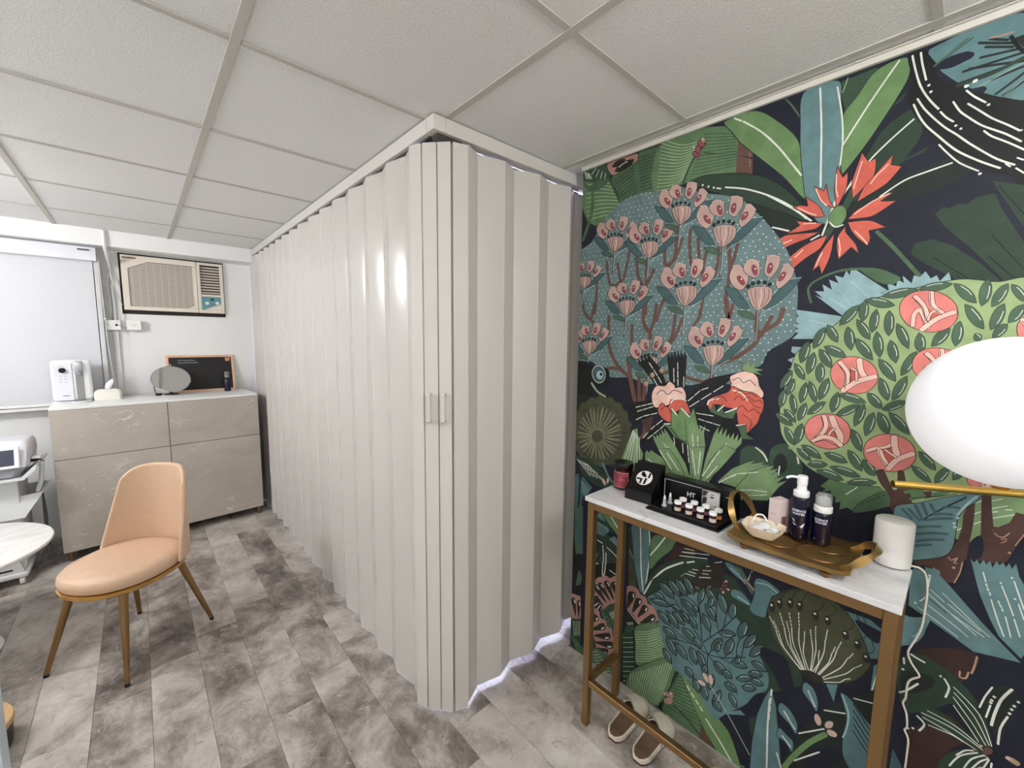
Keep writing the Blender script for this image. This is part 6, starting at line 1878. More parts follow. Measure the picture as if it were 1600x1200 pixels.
F2 18 1:3.3 647,408 -5,-19 -14,-12 -19,-4 -19,5 6,17 13,13 19,4
S1 33 2.7 629,407 -16,-5 -10,-8
F2 18 1:3.5 708,337 -1,-23 -10,-20 -16,-13 -18,-3 1,22 10,20 15,13
S1 33 2.9 691,328 -12,-13 -8,-13
F2 18 1:3.4 674,332 -5,-20 -13,-15 -19,-9 -19,2 5,19 13,16 18,8
S1 33 2.8 655,328 -15,-9 -10,-10
F2 18 1:3.2 612,349 4,-22 -5,-20 -11,-13 -15,-3 -3,22 5,19 10,13
S1 33 2.7 600,340 -9,-13 -4,-13
F2 18 1:3.2 585,350 2,-23 -6,-19 -12,-13 -16,-3 -1,22 6,19 11,13
S1 33 2.7 572,341 -10,-13 -5,-13
F2 18 1:3.0 525,344 -2,-19 -10,-12 -15,-3 -17,7 2,18 10,12 15,4
S1 33 2.5 510,345 -13,-4 -8,-8
F2 18 1:2.9 468,380 -9,-10 -13,-1 -16,6 -14,13 9,10 13,1 16,-6
S1 33 2.4 453,389 -13,4 -10,0
F2 18 1:2.8 406,419 -7,-12 -13,-5 -15,1 -15,10 7,12 13,5 15,-1
S1 33 2.3 391,424 -13,0 -9,-2
F2 18 1:2.8 412,373 -9,-7 -11,2 -13,8 -10,14 8,7 12,-2 13,-8
S1 33 2.3 401,383 -11,7 -9,2
F2 18 1:2.9 449,326 -12,-1 -15,6 -15,13 -11,18 12,2 15,-7 15,-13
S1 33 2.4 436,341 -13,11 -11,6
F2 18 1:3.1 526,291 11,-19 6,-20 -1,-18 -7,-11 -11,18 -6,21 1,17
S1 33 2.6 522,276 1,-16 3,-14
F2 18 1:3.2 593,231 2,-18 -5,-15 -9,-9 -13,-1 -2,18 5,15 9,9
S1 33 2.7 582,225 -7,-9 -4,-10
F2 18 1:3.0 485,287 -4,-13 -11,-6 -13,1 -14,10 4,13 11,7 13,-2
S1 33 2.5 472,292 -12,0 -8,-3
F2 18 1:2.8 429,307 -9,-6 -12,3 -13,10 -10,16 9,6 12,-3 13,-10
S1 33 2.4 418,319 -11,8 -9,3
F2 18 1:3.0 496,250 13,-19 9,-23 4,-23 -4,-16 -13,19 -9,24 -4,22
S1 33 2.6 496,231 4,-20 6,-17
F2 18 1:2.9 467,259 0,-18 -6,-13 -10,-9 -12,0 0,17 6,14 10,8
S1 33 2.5 456,254 -8,-9 -5,-9
F2 18 1:3.2 602,394 0,-15 -7,-11 -10,-5 -13,2 0,15 6,11 11,5
S1 33 2.7 591,392 -9,-5 -6,-7
F2 18 1:3.0 514,427 8,-13 4,-13 -2,-11 -6,-7 -9,13 -3,13 1,11
S1 33 2.5 510,417 0,-10 1,-9
F2 18 1:3.3 659,473 -2,-17 -9,-12 -14,-7 -15,2 2,16 9,12 13,7
S1 33 2.8 645,469 -11,-6 -7,-8
F2 18 1:3.0 494,330 -2,-13 -8,-7 -11,1 -12,7 3,13 7,7 11,0
S1 33 2.5 483,333 -9,-1 -6,-3
F2 18 1:3.1 561,310 5,-15 -1,-12 -6,-7 -10,0 -5,14 1,12 6,8
S1 33 2.6 554,306 -5,-7 -1,-8
F2 18 1:3.0 544,588 9,-12 6,-16 0,-15 -5,-10 -10,13 -5,15 -1,15
S1 33 2.6 542,576 1,-13 3,-11
F2 18 1:3.5 719,281 -1,-20 -8,-16 -14,-10 -16,-1 1,19 9,16 13,10
S1 33 2.9 705,274 -11,-10 -7,-10
F2 18 1:3.3 627,256 -1,-16 -7,-10 -12,-4 -14,5 1,15 7,11 12,4
S1 33 2.8 615,256 -10,-5 -6,-6
F2 18 1:2.8 446,416 7,-10 4,-11 -1,-9 -6,-5 -8,10 -4,11 1,9
S1 33 2.4 442,409 0,-8 2,-8
F2 18 1:3.2 560,229 4,-20 -3,-18 -9,-11 -13,-3 -3,20 3,17 8,12
S1 33 2.7 550,221 -7,-11 -3,-12
F2 18 1:3.1 519,191 -1,-15 -7,-9 -11,-3 -12,4 1,15 7,9 11,4
S1 33 2.6 508,191 -9,-4 -6,-6
F2 18 1:2.8 405,352 -7,-8 -11,-2 -12,5 -11,12 7,8 10,2 12,-5
S1 33 2.3 393,360 -11,4 -7,-1
F2 18 1:3.4 694,478 -5,-10 -10,-6 -12,-1 -12,6 4,10 10,6 12,1
S1 33 2.8 681,480 -10,-1 -8,-3
F2 18 1:3.2 615,515 -1,-10 -6,-7 -8,-1 -10,4 1,10 5,7 9,1
S1 33 2.7 606,516 -7,-2 -4,-4
S1 1 3.3 684,507 -33,-38 -77,-70
S1 1 3.1 636,539 -45,-20 -21,-126
S1 1 3.1 590,531 -13,-69
S1 1 3.0 528,552 -3,-54 -9,-28
S1 1 2.9 493,543 8,-54
S1 1 3.0 475,533 38,-65 53,-73
S1 1 3.1 544,447 -2,-22
S1 1 3.1 570,393 -23,-35
S1 1 3.1 663,347 -63,17 -53,-6 -62,23 -61,41
S1 1 2.9 446,477 7,-37 -2,-38
S1 1 2.8 433,453 3,-38
S1 1 3.1 536,379 8,-18
S1 1 3.0 487,391 1,-10
S1 1 3.3 720,481 -78,-27
S1 1 3.3 693,390 -48,-21 -59,-4
S1 1 3.0 547,358 -18,-16 -49,-36 -41,-35
S1 1 2.9 500,371 -35,0
S1 1 3.1 547,358 -1,-65 -11,-12
S1 1 3.2 618,290 -22,-10
S1 1 3.3 662,526 -20,-72
F1 21 2:2.2 546,231 5,-6 10,-3 10,1 7,5 1,6 -6,6 -9,3 -11,-1 -6,-5
F1 21 2:2.2 541,272 -5,-10 -1,-9 4,-6 8,0 8,6 6,10 1,9 -4,6 -8,0
F1 21 2:2.1 523,274 -1,-13 2,-11 5,-4 6,4 4,10 2,13 -3,11 -5,4 -5,-4
S1 30 3.7 532,243 -67,-71 -76,-94
F0 13 - 505,149 -94,63 17,7
F1 0 - 377,488 -49,6 -25,-14 -27,-89 4,-39 35,24 33,51 32,29
F0 16 2:2.0 343,362 -18,-49 -14,-95 -18,-122 92,-80 0,124 -9,104 -16,69
S1 29 5.4 344,318 -1,-100 -8,-159
S0 29 4.9 340,358 1,-21
S0 29 4.9 341,328 0,-21
S0 29 4.9 341,298 1,-21
S0 29 4.9 342,268 0,-21
S1 29 4.4 311,149 -15,-43
F1 2 - 201,386 -62,89 -49,45 -18,-221 218,-188 -32,149
F1 0 - 233,220 -52,61 -29,0 2,-30 34,-46 49,-43
F1 16 2:1.7 255,443 -23,-7 -14,-34 1,-35 19,21 21,23
S1 29 3.7 245,421 -21,-40
F1 16 2:1.8 313,331 -26,-6 -23,-33 1,-37 20,20 32,22
S1 29 3.9 302,309 -33,-40
F1 16 2:1.8 311,243 -20,-9 -21,-11 1,-38 21,21 24,2
S1 29 3.9 300,221 -24,-21
F1 21 - 208,352 -3,-10 1,-9 4,-6 6,2 5,7 2,10 -1,10 -4,5 -5,-2
F1 21 - 177,360 0,-7 3,-10 6,-7 6,-3 4,3 0,7 -3,10 -6,7 -6,3
F1 21 - 166,326 3,-6 8,-4 7,0 5,4 1,6 -4,6 -7,4 -8,0 -5,-4
S1 6 13.7 193,311 37,-59 36,-77 24,-64
S1 29 4.0 258,263 -61,63
S1 29 3.8 201,386 -51,26
S1 29 4.0 263,162 -60,80
S1 29 3.5 137,471 -43,14
F1 16 2:1.6 168,468 -26,-6 -30,-33 -24,-24 -16,-106 49,-54 27,34 4,64 -3,59
S1 33 4.1 164,463 -18,-43 -1,-48 7,-39
S0 1 3.0 88,318 43,53
S0 1 3.0 90,338 42,54
S0 1 3.0 92,359 42,54
S0 1 3.0 93,379 43,55
S0 1 3.0 95,399 42,55
F0 16 - 185,722 -64,3 -31,-19 4,-84 25,-15 19,56
F1 0 - 153,708 -34,-2 -30,-9 12,-33 31,14
F0 16 - 103,596 -13,18 -3,-81 17,-15
S1 29 2.9 94,580 7,-57
F1 11 2:1.8 370,632 -12,42 -30,38 -36,23 -52,9 -41,-7 -43,-36 -26,-43 -19,-52 2,-27 29,-57 70,-53 53,6 47,22 43,59
F1 31 2:1.8 351,645 0,-11 4,-8 5,-3 4,4 3,10 -1,11 -4,8 -5,3 -4,-5
D 29 4.0 361,646
S1 31 2.3 356,657 -18,41 -26,19
F1 31 2:1.7 331,667 0,-11 4,-8 5,-2 4,4 2,9 -1,11 -3,8 -5,3 -4,-5
D 29 3.9 341,668
S1 31 2.3 336,679 -17,41 -27,7
F1 31 2:1.7 303,681 0,-10 4,-8 4,-3 5,5 2,9 -1,10 -3,8 -5,3 -4,-4
D 29 3.8 312,682
S1 31 2.2 308,693 -17,40 -26,7
F1 31 2:1.7 278,686 0,-11 3,-8 5,-2 4,4 2,9 0,11 -4,7 -4,3 -4,-4
D 29 3.7 287,687
S1 31 2.2 282,697 -15,39 -25,15
F1 31 2:1.6 237,678 -1,-10 2,-8 5,-3 4,3 4,7 0,10 -2,8 -4,3 -5,-3
D 29 3.6 246,677
S1 31 2.1 241,688 -15,32 40,19
F1 31 2:1.6 208,678 -2,-9 2,-8 4,-4 5,2 3,7 2,9 -2,8 -4,4 -5,-2
D 29 3.5 216,676
S1 31 2.1 212,687 -15,29 39,30
F1 31 2:1.5 164,657 -2,-9 1,-7 4,-4 5,1 4,6 2,8 -1,8 -4,4 -5,-1
D 29 3.4 172,655
S1 31 2.0 168,665 -14,27 39,58
F1 31 2:1.5 136,644 -2,-7 1,-8 3,-4 5,0 4,5 2,8 0,8 -3,4 -5,0
D 29 3.3 144,642
S1 31 1.9 140,652 -14,24 40,76
F1 31 2:1.5 116,616 -3,-8 0,-7 3,-5 5,0 5,4 2,8 0,7 -3,5 -5,0
D 29 3.2 122,612
S1 31 1.9 119,622 -14,22 42,110
S0 29 2.8 364,605 -4,-5
S0 29 2.8 358,597 -3,-6
S0 29 2.8 353,588 -3,-5
S0 29 2.8 348,579 -3,-5
S1 29 2.7 343,570 -19,-42 -55,-51
S0 29 2.7 336,632 -2,-6
S0 29 2.7 332,622 -2,-7
S0 29 2.7 329,611 -3,-6
S0 29 2.7 325,601 -2,-6
S1 29 2.7 321,591 -14,-49 -44,-63
S0 29 2.8 351,595 -3,-5
S0 29 2.8 346,586 -3,-4
S0 29 2.8 342,578 -3,-4
S0 29 2.8 337,570 -2,-4
S1 29 2.7 333,562 -16,-39 -50,-45
S0 29 2.7 311,645 -1,-6
S0 29 2.7 309,634 -2,-6
S0 29 2.7 306,623 -1,-6
S0 29 2.7 304,612 -2,-6
S1 29 2.7 301,601 -8,-51 -35,-70
S0 29 2.6 287,658 -1,-7
S0 29 2.6 286,647 -1,-7
S0 29 2.6 284,635 0,-7
S0 29 2.6 283,624 -1,-7
S1 29 2.6 282,612 -4,-54 -24,-75
S0 29 2.6 267,606 0,-5
S0 29 2.6 267,598 0,-5
S0 29 2.6 267,590 -1,-5
S0 29 2.6 266,582 0,-5
S1 29 2.6 266,574 -1,-40 -17,-47
S0 29 2.5 241,638 0,-6
S0 29 2.5 241,629 -1,-5
S0 29 2.5 240,620 0,-5
S0 29 2.5 239,611 0,-5
S1 29 2.5 239,602 -4,-41 6,-71
S0 29 2.5 212,643 0,-6
S0 29 2.5 213,634 0,-6
S0 29 2.5 213,625 1,-6
S0 29 2.5 214,616 0,-6
S1 29 2.5 215,607 1,-43 16,-74
S0 29 2.4 178,624 1,-5
S0 29 2.4 180,616 1,-4
S0 29 2.4 182,608 1,-4
S0 29 2.4 184,601 1,-5
S1 29 2.4 186,593 7,-38 29,-67
S0 29 2.3 149,604 2,-4
S0 29 2.4 152,597 2,-4
S0 29 2.4 155,590 2,-4
S0 29 2.4 159,584 2,-4
S1 29 2.4 162,577 12,-34 39,-57
S0 29 2.3 128,582 3,-3
S0 29 2.3 132,577 3,-4
S0 29 2.3 137,571 2,-3
S0 29 2.3 141,565 3,-3
S1 29 2.4 145,560 17,-29 48,-49
S0 29 2.4 150,524 2,-1
S0 29 2.4 153,522 2,-2
S0 29 2.4 156,519 2,-1
S0 29 2.4 159,517 2,-2
S1 29 2.4 162,514 11,-17 35,-22
S0 29 2.7 316,613 -2,-5
S0 29 2.7 313,604 -1,-5
S0 29 2.7 311,595 -2,-5
S0 29 2.7 308,586 -2,-5
S1 29 2.7 305,577 -9,-43 -36,-54
S0 29 2.6 253,620 -1,-5
S0 29 2.6 252,612 -1,-5
S0 29 2.6 250,604 0,-4
S0 29 2.6 249,596 0,-4
S1 29 2.6 248,589 -6,-37 2,-63
S0 29 2.5 227,567 0,-3
S0 29 2.5 227,562 0,-2
S0 29 2.5 227,558 0,-3
S0 29 2.5 227,554 0,-3
S1 29 2.5 228,549 -2,-24 12,-36
S0 29 2.4 190,600 1,-3
S0 29 2.4 192,594 1,-4
S0 29 2.4 193,588 1,-4
S0 29 2.4 195,581 1,-4
S1 29 2.5 197,575 5,-33 24,-54
F1 31 - 269,475 -26,14 -26,-1 -7,-14 27,-16 27,6
F0 16 - 203,472 -27,16 5,-60
F0 27 - 28,692 -62,42 -44,12 -6,-23 23,-67 39,15
F0 27 - 23,458 -72,99 -46,-34 38,-58 12,-65 59,-51
F1 3 - 50,650 -15,26 -24,10 -40,-13 -42,-30 -30,-42 -21,-72 11,-11 15,-10 16,40 27,42 31,-36 30,-33 23,-12 16,32 8,67
F1 3 - 3,527 -25,28 -39,-13 -41,-24 -16,-26 21,6 30,6 53,-2
F1 2 - 47,612 -30,20 -28,5 -5,-16 15,-30 42,-37
S1 29 4.1 -31,645 -10,-18 4,-29
S1 29 4.5 46,554 -12,13 -20,34
S1 29 4.4 33,674 -11,-4 -15,-3
S1 29 4.4 8,511 -15,-13 8,-25
D 29 2.8 -24,648
D 29 3.0 45,623
D 29 3.0 22,463
D 29 3.0 13,470
S1 29 3.9 46,655 -2,-15
S1 29 2.0 -48,634 -47,-42 -26,-66
S1 29 2.0 -50,620 -38,-39 -29,-56
S1 29 2.0 -50,607 -35,-44 -27,-42
S1 29 2.0 -52,586 -31,-40 -17,-24
S1 29 2.1 -9,539 -49,-5 -42,-20
S1 29 2.1 1,526 -56,-2 -54,-19
S1 29 2.1 -2,515 -51,-6 -67,-18
S1 29 2.1 -14,501 -43,5 -19,-4
F1 2 - -90,609 -19,72 -30,11 -15,-22 15,-61 8,-73 16,40
S1 29 3.4 -109,675 9,-31 6,-33
S1 29 5.1 -138,689 13,-35 7,-45 2,-30
S1 29 4.0 -138,618 8,-36 0,-43
S1 29 3.4 -110,628 4,-35
D 29 3.1 -114,653
D 29 3.1 -111,642
D 29 3.1 -110,635
D 29 2.9 -150,665
D 29 3.0 -145,651
D 29 3.0 -142,640
D 29 3.0 -140,628
F1 26 - -124,515 1,-7 4,-7 5,-4 4,0 2,5 -1,7 -3,7 -5,4 -5,-1
F1 21 - -108,514 1,-2 2,-1 2,-1 1,1 1,2 -1,2 -2,1 -2,1 -1,-1
F1 34 - -143,516 -10,5 -13,-4 3,-10 15,3
F1 21 - -152,516 1,-3 3,-2 2,0 2,1 0,3 -1,3 -2,2 -2,0 -2,-1
F1 3 - -42,397 -4,37 -21,37 -27,25 -18,-2 -4,-38
S1 29 3.2 -68,458 -13,24 -13,10
S1 29 3.3 -59,420 -15,41 -27,31
S1 29 3.2 -83,433 -10,35 -19,26
S1 29 3.2 -93,436 -13,35 -12,18
S1 29 3.1 -113,459 -7,29
S1 34 3.9 -79,736 2,-27 3,-20
S1 34 3.5 -69,688 3,-18 10,-3 1,15
S1 29 3.4 -125,482 0,-13
F0 15 - 46,381 -21,-36 1,-13 22,-19
F1 21 - -116,462 1,-3 3,-3 3,-3 4,-2 1,1 -1,3 -3,4 -4,3 -3,1
"""
# ------------------------------------------------------------------ structure
XL, XR, XR2, YB, YF, YC, YM = -1.75, 1.485, 1.665, -1.40, 4.42, 4.22, 1.19
# floor: slab and stone-look vinyl planks, each one a part
bm = BM(); span(bm, (XL - .1, YB - .1, -.12), (XR2 + .1, YF + .1, -.004)); floor = struct('floor', bm, slab_m)
PW, PL = .1742, .90
stag = {0: 2.48, 1: 3.51, 2: 2.73, 3: 1.955, 4: 1.207, 5: 2.35, 6: .93, 7: 2.1, -1: 2.36, -2: 2.225, -3: 3.01, -4: 2.6, -5: 1.8, -6: 2.3, -7: 2.9, -8: 1.95, -9: 2.5, -10: 2.7}
pcache = {}
for c in range(-11, 9):
    x0 = .1255 + c * PW; x1 = x0 + PW
    lo_, hi_ = max(x0, XL), min(x1, XR2 - .002)
    if hi_ - lo_ < .02: continue
    y = stag.get(c, 2.0) - 5 * PL
    while y < YF:
        a, b = max(y, YB + .002), min(y + PL, YF - .002); y += PL
        xa, xb = lo_, hi_
        if xb > XR - .004 and a < YM:                      # mural wall stands on this column
            if b > YM + .05: a = YM + .002
            else: xb = XR - .003
        if b - a < .02 or xb - xa < .02: continue
        key = (round(xb - xa, 3), round(b - a, 3))
        if key not in pcache:
            bm = BM(); bx(bm, (0, 0, -.002), (key[0] - .0008, key[1] - .0008, .004), .0006)
            o = ob('plank', bm, plank_m, floor, angle=None); pcache[key] = o.data
        else:
            o = bpy.data.objects.new('plank', pcache[key]); COL.objects.link(o); o.parent = floor
        o.location = ((xa + xb) / 2, (a + b) / 2, 0)
# ceiling: void slab, lay-in tiles, tee bars, unseen globe lamps
bm = BM(); span(bm, (XL - .1, YB - .1, CEIL + .03), (XR2 + .1, YF + .1, CEIL + .1)); ceiling = struct('ceiling', bm, ceil_core)
GX = [.2335 + .598 * k for k in range(-4, 4)]; GY = [.113 + .602 * k for k in range(-3, 8)]
gx = [XL] + [g for g in GX if XL < g < XR2] + [XR2]; gy = [YB] + [g for g in GY if YB < g < YC] + [YC]
lamp_cells = []


tcache = {}
for i in range(len(gx) - 1):
    for j in range(len(gy) - 1):
        x0, x1, y0, y1 = gx[i], gx[i + 1], gy[j], gy[j + 1]
        if x1 - x0 < .02 or y1 - y0 < .02: continue
        key = (round(x1 - x0, 3), round(y1 - y0, 3))
        if key not in tcache:
            bm = BM(); bx(bm, (0, 0, .011), (key[0] - .004, key[1] - .004, .014), .002); o = ob('ceiling_tile', bm, tile_m, ceiling, angle=None); tcache[key] = o.data
        else:
            o = bpy.data.objects.new('ceiling_tile', tcache[key]); COL.objects.link(o); o.parent = ceiling
        o.location = ((x0 + x1) / 2, (y0 + y1) / 2, CEIL)
for g in gx[1:-1]:
    bm = BM(); span(bm, (g - .012, YB, CEIL), (g + .012, YC, CEIL + .0035), .0008); span(bm, (g - .001, YB, CEIL + .003), (g + .001, YC, CEIL + .029)); ob('main_tee', bm, tee_m, ceiling)
for g in gy[1:-1]:
    for a, b in zip(gx, gx[1:]):
        bm = BM(); span(bm, (a + .0125, g - .010, CEIL + .0005), (b - .0125, g + .010, CEIL + .0035), .0008); ob('cross_tee', bm, tee_m, ceiling)
lamp_base = mat('lamp_base_white', (232, 232, 230), .4)
for (x, y, p, c), lb_ in zip(LAMPS, ['unseen opal ceiling globe nearest the open white door', 'unseen opal ceiling globe nearest the roller blind', 'unseen opal ceiling globe behind the viewer on the mural side', 'unseen opal ceiling globe behind the viewer on the door side', 'unseen opal ceiling globe behind the folding partition']):
    t = thing('ceiling_light', lb_, 'lamp', (x, y, CEIL))
    bm = BM(); lathe(bm, [(.001, -.03), (.06, -.03), (.075, -.022), (.078, -.0005), (.001, -.0005)], seg=28); cone(bm, (0, 0, -.03), (0, 0, -LAMP_DROP + LAMP_R - .004), .02, .03, 16); ob('base', bm, lamp_base, t)
    bm = BM(); bmesh.ops.create_uvsphere(bm, u_segments=32, v_segments=20, radius=LAMP_R, matrix=Matrix.Translation((0, 0, -LAMP_DROP))); ob('globe', bm, mat('opal_lit', (240, 240, 240), .4, emit=(c, p)), t, angle=180)
# walls
bm = BM(); span(bm, (XL - .1, YB, -.004), (XL, YF, CEIL + .03)); struct('wall_left', bm, wall_white)
bm = BM(); span(bm, (XL - .1, YB - .1, -.004), (XR2 + .1, YB, CEIL + .03)); struct('wall_back', bm, wall_white)
# far wall with the window hole and the air-conditioner hole
WX0, WX1, WZ0, WZ1 = -1.55, -.215, 1.0, 2.12
AX0, AX1, AZ0, AZ1 = -.0675, .5945, 1.668, 2.131
bm = BM()
def wall_far_box(x0, x1, z0, z1): span(bm, (x0, YF, z0), (x1, YF + .1, z1))
T2 = CEIL + .03
wall_far_box(XL, WX0, -.004, T2); wall_far_box(WX0, WX1, -.004, WZ0); wall_far_box(WX0, WX1, WZ1, T2)
wall_far_box(WX1, AX0, -.004, T2); wall_far_box(AX0, AX1, -.004, AZ0); wall_far_box(AX0, AX1, AZ1, T2); wall_far_box(AX1, XR2 + .1, -.004, T2)
wall_far = struct('wall_far', bm, wall_white)
bm = BM(); span(bm, (XL, YC, 2.137), (.79, YF, CEIL + .0295), .002); struct('trim_1', bm, wall_white)       # ceiling beam along the far wall
# right wall: recess behind the partition, then the wall with the mural
bm = BM(); span(bm, (XR2, YM, -.004), (XR2 + .1, YF, T2)); span(bm, (XR, YB, -.004), (XR2 + .1, YM, T2)); wall_right = struct('wall_right', bm, wall_white)
bm = BM(); span(bm, (XR - .012, YB, CEIL - .018), (XR - .0005, YM, CEIL), .001); span(bm, (XR - .022, YB, CEIL - .003), (XR - .012, YM, CEIL), .001)
struct('trim_2', bm, mat('wall_angle', (206, 203, 194), .5))
bm = BM(); span(bm, (XR - .004, YB, 0.0003), (XR - .0005, YM, .006)); struct('baseboard_right', bm, mat('caulk_line', (150, 152, 146), .7))
# window: frame, pane, sill, behind the blind
wf = mat('window_frame_paint', (214, 216, 217), .4)
bm = BM()
for a, b in (((WX0, WZ0), (WX0 + .05, WZ1)), ((WX1 - .05, WZ0), (WX1, WZ1)), ((WX0, WZ0), (WX1, WZ0 + .05)), ((WX0, WZ1 - .05), (WX1, WZ1)), ((-.9, WZ0), (-.85, WZ1))):
    span(bm, (a[0], YF + .02, a[1]), (b[0], YF + .07, b[1]))
win = struct('window_1', bm, wf)
night = mat('night_pane', (40, 44, 52), .06, trans=.3)
for a, b in ((WX0 + .05, -.9), (-.85, WX1 - .05)):
    bm = BM(); span(bm, (a, YF + .04, WZ0 + .05), (b, YF + .048, WZ1 - .05)); ob('pane', bm, night, win)
bm = BM(); span(bm, (XL + .002, YF - .075, .968), (WX1 + .02, YF + .02, .992), .004); ob('window_sill', bm, white_lam, win)
bm = BM(); span(bm, (WX0, YF + .09, WZ0), (WX1, YF + .1, WZ1)); ob('outside_board', bm, black_m, win)
# roller blind in front of the window
blind_m = mat('blind_fabric', (212, 213, 217), .85, noise=(90, .025), bump=(300, .2))
t = thing('roller_blind', 'white roller blind pulled down over the window left of the air conditioner', 'blind', (-.87, 4.345, 1.0))
bm = BM(); span(bm, (-.80, -.0015, .015), (.665, .0015, 1.06)); ob('fabric', bm, blind_m, t)
bm = BM(); prism(bm, [(-.07, 0), (-.074, .03), (-.066, .09), (-.05, .1), (.025, .1), (.025, .0), (-.03, .0)], -.82, .69, Matrix.Translation((0, 0, 1.033)) @ Matrix(((0, 0, 1, 0), (1, 0, 0, 0), (0, 1, 0, 0), (0, 0, 0, 1))))
cs = ob('cassette', bm, mat('cassette_white', (224, 225, 232), .25), t)
bm = BM(); span(bm, (.60, -.0775, 1.098), (.66, -.0735, 1.108)); ob('maker_badge', bm, mat('badge_grey', (70, 70, 74), .5), cs)
bm = BM(); span(bm, (-.80, -.009, -.006), (.665, .009, .014), .004); ob('bottom_bar', bm, white_lam, t)
bm = BM(); span(bm, (.672, -.02, -.004), (.698, .02, 1.032), .003); ob('side_channel', bm, mat('channel_grey', (205, 206, 206), .35), t)
bm = BM(); tube(bm, [(.70, -.055, 1.04), (.705, -.055, .75), (.712, -.05, .4), (.73, -.045, .1)], .0022, 6); c_ = ob('pull_cord', bm, white_pl, t)
bm = BM(); bmesh.ops.create_uvsphere(bm, u_segments=8, v_segments=6, radius=.008, matrix=Matrix.Translation((.708, -.052, .62))); ob('cord_bead', bm, white_pl, c_)
# white door leaf standing open just left of the viewer
bm = BM(); span(bm, (-.96, .86, .012), (-.178, .90, 2.05), .002); door = struct('door_1', bm, mat('door_paint', (200, 212, 222), .5))
bm = BM(); cone(bm, (-.24, .86, 1.0), (-.24, .82, 1.0), .009, .009, 10); cone(bm, (-.24, .825, 1.0), (-.35, .825, 1.0), .008, .008, 10); ob('door_handle', bm, mat('handle_steel', (170, 172, 175), .3, 1.), door)
bm = BM(); span(bm, (-.985, .85, .0005), (-.963, .91, CEIL)); struct('trim_3', bm, wall_white)

